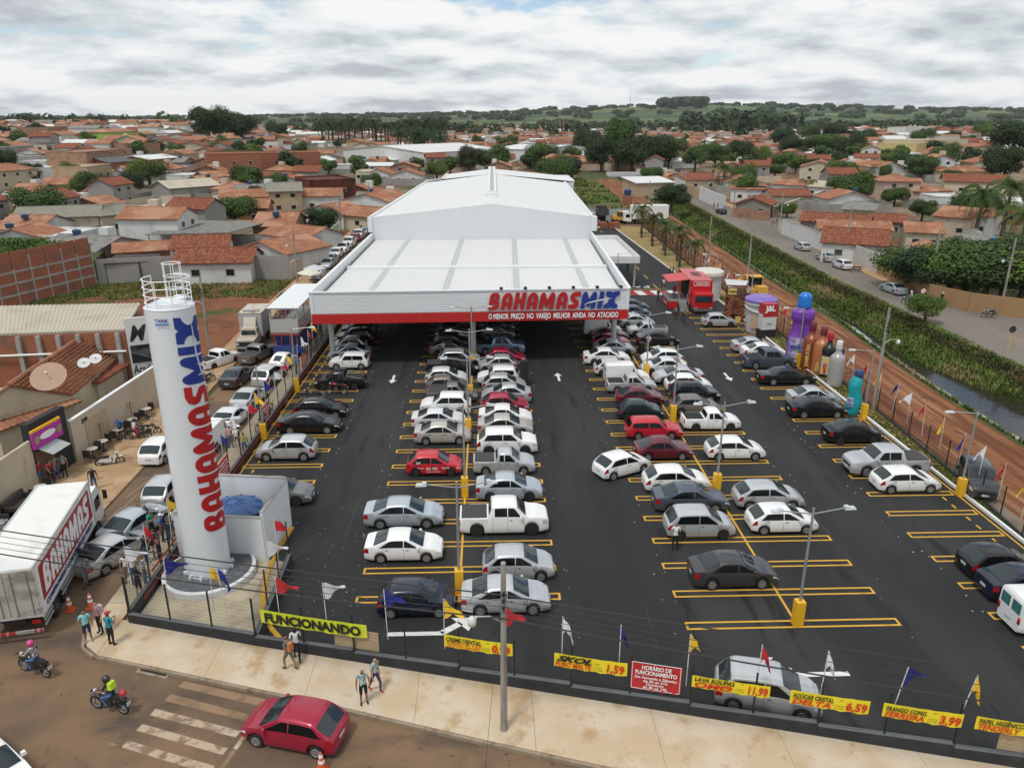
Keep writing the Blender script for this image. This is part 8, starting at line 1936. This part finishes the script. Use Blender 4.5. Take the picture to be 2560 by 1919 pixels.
RH=[((1726,360),(1812,362),5.4,13,7.4,'gy','cream','orange','cream gabled house with brick chimney corner beyond the creek'),((1822,356),(1898,362),4.8,12,6.6,'gx','white','orange','white house right of the cream gabled house'),((1910,393),(1995,393),5.4,11,7.2,'hip','pink','orange','pink two storey house with arched window'),((1995,416),(2064,412),2.8,7,3.8,'hip','pink','orange','open orange veranda beside the pink house'),((2038,392),(2186,396),3.8,12,5.8,'gx','cream','rust','long mottled tile roof right of the pink house'),((2060,372),(2150,370),3.8,9,5.4,'hip','cream','orange','orange hipped roof behind the long mottled roof'),((1896,310),(1980,312),6.2,13,6.8,'flat','yellow','orange','yellow walled building in the right middle distance'),((1958,304),(2092,302),7.2,14,7.6,'flat','cream','white','long pale green block in the right middle distance'),((1957,276),(2020,275),9,16,9.6,'flat','white','white','white modern block in the right distance'),((1724,477),(1880,486),3.0,9,4.4,'gx','mossy','rust','long dark tile roof at the street corner beyond the creek'),((1767,494),(1934,499),3.0,8,4.2,'gx','cream','orange','orange roof behind the white road wall'),((1770,524),(1922,533),3.1,12,5.0,'gx','white','rust','dark mottled house roof close to the white road wall'),((1954,502),(2046,506),3.2,9,4.6,'gx','cream','orange','orange roof left of the grey sheet roof'),((2024,522),(2104,530),3.6,11,4.8,'gy','white','grey','white shed with ribbed grey gable roof by the garden trees'),((1985,545),(2050,548),3.0,9,4.2,'hip','cream','orange','orange hipped roof among the garden trees'),((2104,530),(2176,533),3.0,8,3.6,'sh','cream','blue','blue sheet roof behind the garden trees'),((2010,466),(2104,474),4.0,12,5.6,'gx','beige','orange','cream walled house below the grey garden wall'),((1884,478),(1958,482),3.0,8,4.2,'gx','mossy','rust','small mottled roof left of the cream walled house'),((1816,452),(1890,456),2.8,8,3.6,'sh','tan','grey','low fibre cement roof behind the corner wall'),((2130,440),(2212,446),4.2,12,5.0,'sh','brick','white','brick building with a white sheet roof at the right'),((2090,466),(2135,470),4.0,9,5.4,'hip','white','orange','small orange hipped roof by the palm at the right'),((1426,386),(1484,388),3.0,13,4.6,'gx','tan','orange','first roof at the far bend of the road'),((1482,390),(1560,388),3.2,15,5.0,'gx','cream','rust','broad mottled roof up the road beyond the creek'),((1541,368),(1608,370),4.0,15,6.0,'gx','tan','rust','dark red roof behind the broad mottled roof'),((1576,408),(1656,410),3.6,12,4.8,'gx','white','orange','white house with solar panels up the road'),((1585,440),(1668,444),3.0,10,4.6,'gy','mossy','rust','mossy grey house with dark gable at the corner'),((1665,398),(1740,402),3.4,11,4.6,'gx','white','orange','white bungalow with orange roof and dark panels'),((1735,402),(1800,406),3.2,11,4.2,'sh','white','beige','pale yellow sheet roof by the side road'),((1664,352),(1740,352),3.4,13,5.4,'gx','tan','rust','reddish roof in front of the dark grove'),((1836,340),(1896,342),3.6,12,5.2,'gx','cream','rust','mottled roof below the yellow building')]
for a,b,he,dp,hr,kd,wl__,rf_,lab in RH:
 zb=0.0
 for _ in range(8):x,y=E((a[0]+b[0])/2,(a[1]+b[1])/2,he,zb);zb=0.5*zb+0.5*terrain(x,y)
 hh=house(E(*a,he,zb),E(*b,he,zb),he,dp,hr,kd,wl__,rf_,lab,z=zb,near=y<320)
 if 'solar' in lab:
  for k in range(8):MB().box((1.6+1.15*(k%8),3.0,4.32),(1.1,2.6,0.05),0,0,1.0,Matrix.Rotation(0.0,4,'X')).build('solar_panel',mat('solar',(0.03,0.045,0.09),0.15),hh)
WR_=[G(*p) for p in ((1687,505),(1740,527),(1790,550),(1840,568))]
wallseg(WR_,3.0,WC['white'],'white road wall with gates beyond the creek',cap=M_conc);wallseg([WR_[-1],G(1894,592)],3.0,plaster('stained',(0.52,0.50,0.46)),'stained white wall with a dark red door beyond the creek')
wallseg([G(1894,592),G(2005,652),G(2090,672),G(2230,690)],2.3,plaster('ochre',(0.33,0.20,0.10)),'ochre stained garden wall under the big trees')
for (pa,pb),h_,wn_,lab in ((((1424,395),(1447,402)),3.2,'tan','tan wall at the bend of the road'),(((1447,402),(1479,418)),3.4,'white','white and brick gate wall up the road'),(((1479,418),(1510,430)),3.0,'tan','ochre wall between the poles up the road'),(((1510,430),(1565,456)),3.6,'white','white wall with mossy top up the road'),(((1582,468),(1662,478)),2.2,'tanbrick','brick garden wall at the side road corner')):
 wallseg([G(*pa),G(*pb)],h_,WC[wn_],lab)
wallseg([G(1870,432),G(2060,440)],2.4,WC['blue'],'dark grey blue garden wall of the pink house');wallseg([G(1668,470),G(1760,438),G(1800,420)],2.5,WC['tan'],'stone clad wall along the side road',cap=M_white);wallseg([G(1680,500),G(1840,505)],2.2,WC['cream'],'cream wall facing the side road')
br=thing('bridge','low concrete road bridge over the creek in the distance','bridge',(54.5,312,0));MB().box((0,0,0.3),(13,9,0.7)).build('deck',M_conc,br)
for s in (-4.3,4.3):MB().box((0,s,1.15),(13,0.25,1.0)).build('parapet',mat('bridge_pale',(0.5,0.5,0.48),0.8),br)
hD((918,330),(1085,322),7.0,60,9.5,'gx','white','white','long white warehouse behind the football field',name='warehouse',wins=0,near=False);hD((1062,321),(1172,324),7.0,50,8.6,'gx','white','white','white warehouse with low gable right of the first',name='warehouse',wins=0,near=False);hD((1375,396),(1462,394),4.0,12,5.0,'sh','tan','white','small white roofed shed by the trees left of the bridge',name='shed',wins=1)
for i,(px,py,zz) in enumerate(((833,300,0),(862,297,0),(890,300,0))):x,y,z=GT(px,py);house((x-10,y),(x+12,y),4,10,5,'gx',('white','blue','white')[i],'white',('left','middle','right')[i]+' of the three club stands behind the football field',near=False,z=z,name='grandstand',cat='building')
for i,(px,py,cc) in enumerate(((22,425,'white'),(18,431,'pearl'),(345,409,'ice'),(352,400,'charcoal'))):x,y=G(px,py);car('hatch',cc,x,y,0.2+i,('nearer white car parked far left below the green wall','off-white car just in front of it at the far left','pale car in the side street between the left houses','dark car deeper in the side street between the left houses')[i],None,far=True)
for i,(px,py,H_) in enumerate(((455,770,8),(815-172,610,8),(737,498,8),(800,470,8),(1683,500,8),(1824,560,8.5),(2005,640,9),(2160,675,9),(1537,441,8),(1479,417,8),(1583,466,8),(1445,400,8))):
 x,y=G(px,py);util_pole(x,y,H_,'grey concrete utility pole, %s counted from the left street round to the far road'%ORD[i],R(40*i),1,'town utility poles',0.0,0.15)
for i,(px,py) in enumerate(((1885,885),(1612,628),(1527,590),(1400,470))):x,y=G(px,py);util_pole(x,y,8.5,'grey concrete pole on the dirt track, %s from the viewer'%ORD[i],0,-1 if i==0 else 0,'poles along the dirt track',0.0,0.15)
# PLANTED THINGS
for i in range(9):
 x=31.2-(i%2)*0.9;y=114+5.2*i;palm(x,y,0.01,5.6+0.5*(i%3),3.6,'young palm with drooping brown fronds, %s on the lawn from the red truck'%ORD[i],'young palms on the lawn',M_dry if i%2 else M_leaf[0],0.9)
TR_=[(1200,398,12,13,0,'broad green tree behind the right end of the hall'),(1060,372,13,18,0,'spreading tree behind the hall ridge'),(1015,375,13,13,3,'thin branched tree left of the hall ridge'),(1235,392,10,10,3,'dark drooping tree behind the hall'),(1170,370,15,15,0,'tall round tree behind the hall'),(945,392,9,10,2,'small round tree left of the hall roof'),(1405,402,8,9,0,'round street tree at the bend of the road'),(1450,460,8.5,9,1,'dark tree on the creek bank by the white truck'),(1300,372,17,17,1,'dark tree at the left of the big grove'),(1330,368,26,17,0,'tallest tree of the big grove'),(1365,372,18,19,1,'dark broad tree in the big grove'),(1405,368,19,20,1,'wide dark tree in the middle of the big grove'),(1445,366,17,18,0,'tree at the right end of the big grove'),(1270,345,20,20,1,'round dark tree left of the big grove'),(1500,372,13,13,0,'green tree behind the road houses'),(1545,362,13,14,0,'bright green tree behind the broad mottled roof'),(1590,358,14,16,1,'dark tree behind the dark red roof'),(1640,366,12,12,2,'pale green tree right of the dark red roof'),(1715,345,14,20,1,'dark grove tree, left front'),(1775,342,16,22,0,'dark grove tree, centre front'),(1830,348,15,16,1,'dark round tree before the grove'),(1690,320,17,22,1,'dark grove tree at the left back'),(1745,312,18,24,0,'broad green crown on top of the grove'),(1800,310,18,24,1,'broad dark crown right of the grove top'),(1860,318,14,20,1,'grove tree at the right end'),(2035,368,12,12,0,'green tree behind the pink house'),(1990,318,13,15,0,'green tree right of the grove'),(2120,300,15,20,2,'pale green trees before the right palms'),(2185,345,20,26,1,'huge dark tree at the right edge'),(2165,395,14,16,1,'dark garden tree at the right edge'),(1813,428,7.5,8,0,'street tree on the side road'),(1900,418,6,8,1,'dark shrub before the pink house'),(1930,444,6,8,0,'dense garden bush at the grey blue wall'),(1990,480,6,7,0,'fruit tree between the cream house and the wall'),(1700,470,4,5,2,'small bush at the corner house'),(560,575,5,6,1,'dark round shrub behind the vacant lot wall'),(455,310,22,28,1,'big dark tree left of the sports hall'),(525,308,20,26,1,'second big dark tree by the sports hall'),(605,305,16,22,1,'dark tree behind the sports hall'),(495,362,9,12,0,'green tree before the sports hall'),(545,358,7,12,2,'row of clipped trees before the sports hall'),(65,400,6,10,1,'dark shrubs behind the cream two storey house')]
for px,py,h_,w_,kd,lab in TR_:
 x,y,z=GT(px,py);tree(x,y,z,h_,w_,lab,None,kd)
for i,(px,py,h_,w_) in enumerate(((1958,640,8.5,9),(1992,655,9,9.5),(2050,655,9.5,10),(2085,662,10,10.5),(2128,668,10,11),(2168,670,10.5,11),(2212,674,11,12),(2095,630,9,10),(2175,628,10,11))):
 x,y=G(px,py);tree(x+2.5,y+4.5,0,h_*0.84,w_,'dense mango tree behind the ochre garden wall, %s from the left'%ORD[i],'mango trees behind the ochre wall',(0,1,2,0)[i%4])
for i,(px,py,h_) in enumerate(((2105,520,11),(2165,510,12),(2200,560,9))):x,y=G(px,py);palm(x,y,0,h_,8,'%s coconut palm over the blue roof at the right'%('left','middle','right')[i],'coconut palms at the right',M_leaf[0])
x,y=G(1561,412);palm(x,y,0,9,7.5,'coconut palm beside the solar panel house',None,M_leaf[0]);x,y=G(2150,290);palm(x,y,terrain(x,y),22,12,'tall palm against the right skyline',None);x,y=G(1740,425);palm(x,y,0,5,5,'small palm in the bungalow garden',None,M_leaf[2])
for i in range(34):
 px=700+258*(i/33)+rnd.uniform(-6,6);x,y,z=GT(px,317-rnd.uniform(0,7));palm(x,y,z,rnd.uniform(19,25),rnd.uniform(11,14),'royal palm in the row behind the football field','royal palms behind the football field')
for i in range(16):
 x,y,z=GT(900+rnd.uniform(-40,60),343-rnd.uniform(0,12));palm(x,y,z,rnd.uniform(13,19),10,'dark palm right of the football field','palms right of the football field')
x,y=G(1690+310,688);tree(*G(1997,700),0,4.2,4.4,'young sparse tree on the road verge beyond the creek',None,2)
for i in range(22):tag(MB().box((0,0,0.9),(0.35,0.35,1.8)).build('fence_post',M_white,None,None,(-95+3.6*i,438.5,fz)),'white post along the near edge of the football field','post','white posts of the football field')
# FILL OF THE TOWN
occ=[(o.location.x,o.location.y) for o in bpy.data.objects if o.name.startswith(('house','tree','warehouse','grandstand','palm_tree')) and o.parent is None]
def free(x,y,r):
 if y<100 or -31<x<lerpk(RF,min(y,330))+4 and y<330:return False
 k=x/y
 if 425<y<575 and -125<x<-8:return False
 if y<300 and x>60 and (abs((x-66)*0.80-(y-160))<12):return False
 return all((x-a)**2+(y-b)**2>r*r for a,b in occ)
def fillhouse(near):
 w_,d_=rnd.uniform(8,14),rnd.uniform(8,12);he=rnd.choice((3,3,3.2,3.5,5.6));return w_,d_,he
n_h=0;protos=[]
for i in range(20):
 w_,d_,he=fillhouse(True)
 kd_,wc_,rc_=rnd.choice(('gx','gx','gy','hip','gx','gy','flat')),rnd.choice(('white','cream','white','tan','pink','beige','grey','tanbrick','green')),rnd.choice(('orange','rust','orange','rust','orange','grey'))
 pr=house((0,0),(w_,0),he,d_,he+rnd.uniform(1.3,2.0),kd_,wc_,rc_,'%s %s house with %s %s roof'%('two-storey' if he>5 else 'low',wc_.replace('tanbrick','brick'),{'orange':'orange','rust':'dark red','grey':'grey'}[rc_],{'gx':'gabled','gy':'gable-fronted','hip':'hipped','flat':'flat'}[kd_]),z=-500,near=i<10,name='town_house',group='houses of the town beyond the store')
 protos.append(pr)
 wm_=WC[rnd.choice(('white','cream','grey','tanbrick','mossy'))]
 for a,b in (((-2.5,-4),(w_+2.5,-4)),((-2.5,-4),(-2.5,d_+3)),((w_+2.5,-4),(w_+2.5,d_+3)),((-2.5,d_+3),(w_+2.5,d_+3)))[:rnd.choice((2,3,4))]:MB().bar((*a,0.9),(*b,0.9),0.16,2.6).build('yard_wall',wm_,pr)
 if i%3==0:MB().box((w_*0.7,d_*0.6,he+1.6),(1.8,1.8,2.4)).build('tank_turret',WC[rnd.choice(('white','cream','pink'))],pr)
 if i%4==1:MB().lathe([(0.6,0),(0.7,0.8),(0.1,1.0)],12,(w_*0.3,d_*0.5,he+1.5)).build('roof_tank',mat('tank_navy',(0.02,0.06,0.14),0.4),pr)
 if i%3==1:hs3=roof_plane((-2,d_+0.2,2.6),(w_*0.6,d_+0.2,2.6),(w_*0.6,d_+3,2.9),(-2,d_+3,2.9),RF_[rnd.choice(('grey','rust','olive'))],pr,0,0.1,'porch_roof')
tries=0
while n_h<290 and tries<9000:
 tries+=1
 y=120+560*rnd.random()**1.25;k=rnd.uniform(-0.68,0.66);x=k*y
 if not free(x,y,10.5 if y<400 else 9.5):continue
 occ.append((x,y));pr=protos[rnd.randrange(10)] if y<340 else rnd.choice(protos)
 zn='on the left hillside' if k<-0.3 else 'left of the hall' if k<-0.05 else 'behind the hall' if k<0.2 else 'right of the creek road' if k<0.42 else 'at the far right';rg='near' if y<230 else 'middle' if y<400 else 'far';dup(pr,(x,y,terrain(x,y)),rnd.choice((0,PI/2,PI))+rnd.gauss(-0.1,0.12),'%s, %s town %s'%(pr['label'],rg,zn),'%s town houses %s'%(rg,zn));n_h+=1
for pr in protos:
 for ch in list(pr.children):
  for g2 in list(ch.children):bpy.data.objects.remove(g2)
  bpy.data.objects.remove(ch)
 bpy.data.objects.remove(pr)
fm=MB();cols_f=['white','cream','tan','pink']
for i in range(3600):
 y=330+1450*rnd.random()**0.85;k=rnd.uniform(-0.70,0.70);x=k*y
 if y>1350 and k>0.1:continue
 if y<690 and not free(x,y,10):continue
 if y<690:occ.append((x,y))
 z=terrain(x,y);w_,d_,h_=rnd.uniform(8,16),rnd.uniform(7,12),rnd.choice((3,3,3.4,6));a=rnd.gauss(0,0.2)+rnd.choice((0,PI/2));wi=rnd.choice((0,0,1,2,3));rf=rnd.choice((4,4,5,5,4,6,7)) if rnd.random()<0.92 else 7
 fm.box((x,y,z+h_/2-0.5),(w_,d_,h_+1),a,wi)
 ca,sa=math.cos(a),math.sin(a);T=lambda u,v,zz:(x+u*ca-v*sa,y+u*sa+v*ca,z+zz)
 hw,hd2=w_/2+0.4,d_/2+0.4;rz_=h_+rnd.uniform(1.2,2)
 fm.add([T(-hw,-hd2,h_),T(hw,-hd2,h_),T(hw,hd2,h_),T(-hw,hd2,h_),T(-hw,0,rz_),T(hw,0,rz_)],[(0,1,5,4),(2,3,4,5),(0,4,3),(1,2,5)],rf)
tag(fm.build('distant_town',[WC[c_] for c_ in cols_f]+[RF_['orange'],RF_['rust'],RF_['grey'],RF_['white']]),'haze of small tiled roofs in the far town below the horizon','town',kind='stuff')
n_t=0;tries=0
while n_t<240 and tries<5000:
 tries+=1
 y=150+900*rnd.random()**1.2;x=rnd.uniform(-0.68,0.68)*y
 if not free(x,y,5.0):continue
 occ.append((x,y));h_=rnd.uniform(5,11);kd_=rnd.choice((0,1,1,0,2));k=x/y;zn='on the left hillside' if k<-0.3 else 'left of the hall' if k<-0.05 else 'behind the hall' if k<0.2 else 'right of the creek road' if k<0.42 else 'at the far right';rg='near' if y<300 else 'middle' if y<550 else 'far';tree(x,y,terrain(x,y),h_,h_*rnd.uniform(0.8,1.25),'%s %s garden tree in the %s town %s'%('small' if h_<7 else 'tall',('green','dark green','pale green')[kd_],rg,zn),'%s garden trees %s'%(rg,zn),kd_,y>300);n_t+=1
def wood(name,spots,label,m,leaf=1.0,npt=60):
 q=MB();r=random.Random(len(spots))
 for x,y,h_,w_ in spots:
  z=terrain(x,y)
  for _ in range(npt):
   d=Vector((r.gauss(0,1),r.gauss(0,1),r.gauss(0.2,1))).normalized();p=Vector((x,y,z+h_*0.55))+Vector((d.x*w_/2,d.y*w_/2,d.z*h_*0.45))*r.uniform(0.7,1.05)
   u=d.cross(Vector((r.uniform(-1,1),r.uniform(-1,1),1))).normalized();w2=d.cross(u);s=leaf*w_*0.16*r.uniform(0.7,1.3);q.add([p-u*s,p+w2*s*0.7,p+u*s,p-w2*s*0.7],[(0,1,2,3)])
 tag(q.build(name,M_leaf[m]),label,'woods',kind='stuff')
S_=[]
for _ in range(420):y=rnd.uniform(900,1700);S_.append((rnd.uniform(-0.68,0.7)*y,y,rnd.uniform(9,17),rnd.uniform(10,20)))
for _ in range(200):y=rnd.uniform(1350,1900);S_.append((rnd.uniform(0.06,0.72)*y,y,rnd.uniform(10,17),rnd.uniform(16,30)))
wood('distant_trees',S_,'scattered dark trees through the far town and fields',1,1.1,34)
S_=[]
for _ in range(300):y=rnd.uniform(2300,3700);S_.append((rnd.uniform(-0.6,0.72)*y,y,rnd.uniform(9,16),rnd.uniform(25,55)))
for _ in range(60):y=rnd.uniform(3000,3100);k=rnd.uniform(0.215,0.272);S_.append((k*y,y,42,40))
for _ in range(40):y=rnd.uniform(1100,1200);S_.append((rnd.uniform(0.245,0.40)*y,y,rnd.uniform(22,36),rnd.uniform(20,30)))
for _ in range(150):k=rnd.uniform(-0.66,0.72);S_.append((k*3850,3850,rnd.uniform(5,11),rnd.uniform(25,60)))
wood('hill_woods',S_,'woods and hedgerows on the far hills',1,1.1,30)
for i,(px,h_) in enumerate(((1600/1.157+10,80),)):tag(MB().tube([(0,0,0),(0,0,95)],[1.4,0.3],5).build('radio_mast',M_steel,None,None,(0.178*3200,3200,terrain(570,3200))),'thin radio mast on the far hill','mast')
for i in range(16):y=rnd.uniform(1150,1500);x=rnd.uniform(-0.14,0.16)*y;tag(MB().tube([(0,0,0),(0,0,rnd.uniform(14,22))],[1.5,1.0],8).build('brick_chimney',WC['brick'],None,None,(x,y,terrain(x,y))),'brick kiln chimney on the far edge of town','chimney','kiln chimneys on the horizon')
# GRASS ALONG THE CREEK AND LOTS
def tufts(name,n,pos,label,m,hmin,hmax,wd=0.05,par=None):
 q=MB();r=random.Random(n)
 for _ in range(n):
  p=pos(r)
  if p is None:continue
  x,y,z,s=p
  for b in range(3):
   a=r.uniform(0,6.28);h_=r.uniform(hmin,hmax)*s;lx_,ly_=math.cos(a)*h_*0.5,math.sin(a)*h_*0.5;wx_,wy_=-math.sin(a)*wd*2.2*s,math.cos(a)*wd*2.2*s
   q.add([(x-wx_,y-wy_,z-0.05),(x+wx_,y+wy_,z-0.05),(x+lx_*0.6+wx_*0.7,y+ly_*0.6+wy_*0.7,z+h_*0.7),(x+lx_,y+ly_,z+h_)],[(0,1,2,3)])
 return tag(q.build(name,m),label,'grass',kind='stuff')
def bankpos(r):
 y=40+290*r.random()**1.5;l,rr2,t=lerpk(WL,y),lerpk(WR,y),lerpk(RN,y);x=r.uniform(rr2+0.1,t-0.1) if r.random()<0.85 else r.uniform(l-1.9,l-0.3)
 return x,y,creek_z(x,y),1.0+y/250
M_gr=mat_layers('bank_grass',[((0.085,0.125,0.026),),((0.14,0.20,0.040),0.25,(1,0.6,1),0.42,0.6),((0.29,0.23,0.11),0.16,(1,0.5,1),0.52,0.64)],0.8,0)
tufts('bank_grass',52000,bankpos,'rough grass and weeds on the creek bank',M_gr,0.14,0.42,0.028)
def hedgepos(r):y=52+250*r.random()**1.3;x=lerpk(RN,y)-r.uniform(1.2,2.6);return x,y,creek_z(x,y)+r.uniform(-0.1,0.3),1.0+y/250
tufts('bank_hedge',11000,hedgepos,'dark straggling hedge along the top of the creek bank',mat_layers('hedge_leaves',[((0.075,0.072,0.03),),((0.13,0.095,0.05),0.5,(1,1,1),0.45,0.6),((0.09,0.14,0.026),0.9,(1,1,1),0.52,0.66)],0.8,0),0.12,0.32,0.032)
def lotpos(r):
 x,y=r.uniform(-61,-28.5),r.uniform(72,111)
 d=noise.noise((x*0.12,y*0.12,7))+(y-99)/20
 return (x,y,0,1.3) if d>0 else None
tufts('lot_weeds',16000,lotpos,'weeds over the vacant lot and along its wall',M_gr,0.06,0.28,0.03)
def brushpos(r):x,y=r.uniform(16,42),r.uniform(186,300);return (x,y,0,2.4) if noise.noise((x*0.06,y*0.06,3))>-0.1 and x<36+(y-190)*0.05 else None
tufts('brush_weeds',5000,brushpos,'tall weeds in the brush behind the hall',M_gr,0.15,0.5,0.045)
def left_green(r):x,y=r.uniform(-95,-63),r.uniform(96,128);return (x,y,3.0+r.uniform(0,0.4),1.8)
tag(MB().prism([(-96,95),(-62.5,90),(-56.5,110),(-62,128),(-96,130)],0,3.0).build('raised_plot',M_bank),'overgrown raised plot behind the framed brick wall','plot')
tufts('plot_weeds',9000,left_green,'lush weeds on the raised plot behind the framed brick wall',mat_layers('lush_weed',[((0.045,0.085,0.014),),((0.10,0.16,0.03),0.3,(1,1,1),0.45,0.62)],0.8,0),0.2,0.5,0.05)
def lawnpos(r):y=r.uniform(28,98);x0,x1=29.95,lerpk(RFN,y)-0.05;return (r.uniform(x0,max(x0+0.1,x1)),y,0.012,1.0)
tufts('strip_grass',6000,lawnpos,'short mown grass on the strip beside the white kerb',mat_layers('strip_green',[((0.07,0.105,0.018),),((0.16,0.14,0.045),0.3,(1,0.5,1),0.48,0.62)],0.8,0),0.05,0.12,0.03)
# HAZE
hz=MB().box((200,3200,74),(11000,7400,156)).build('haze',None)
hz.data.materials.clear();hm=bpy.data.materials.new('haze_air');hm.use_nodes=True;hm.node_tree.nodes.clear()
_pv=hm.node_tree.nodes.new('ShaderNodeVolumePrincipled');_po=hm.node_tree.nodes.new('ShaderNodeOutputMaterial');hm.node_tree.links.new(_pv.outputs[0],_po.inputs['Volume'])
_pv.inputs['Color'].default_value=(0.93,0.96,1.0,1);_pv.inputs['Density'].default_value=0.00004
hz.data.materials.append(hm);tag(hz,kind='stuff');HAZE_ON=True
if not HAZE_ON:bpy.data.objects.remove(hz)
bpy.data.scenes.remove(_tmp)
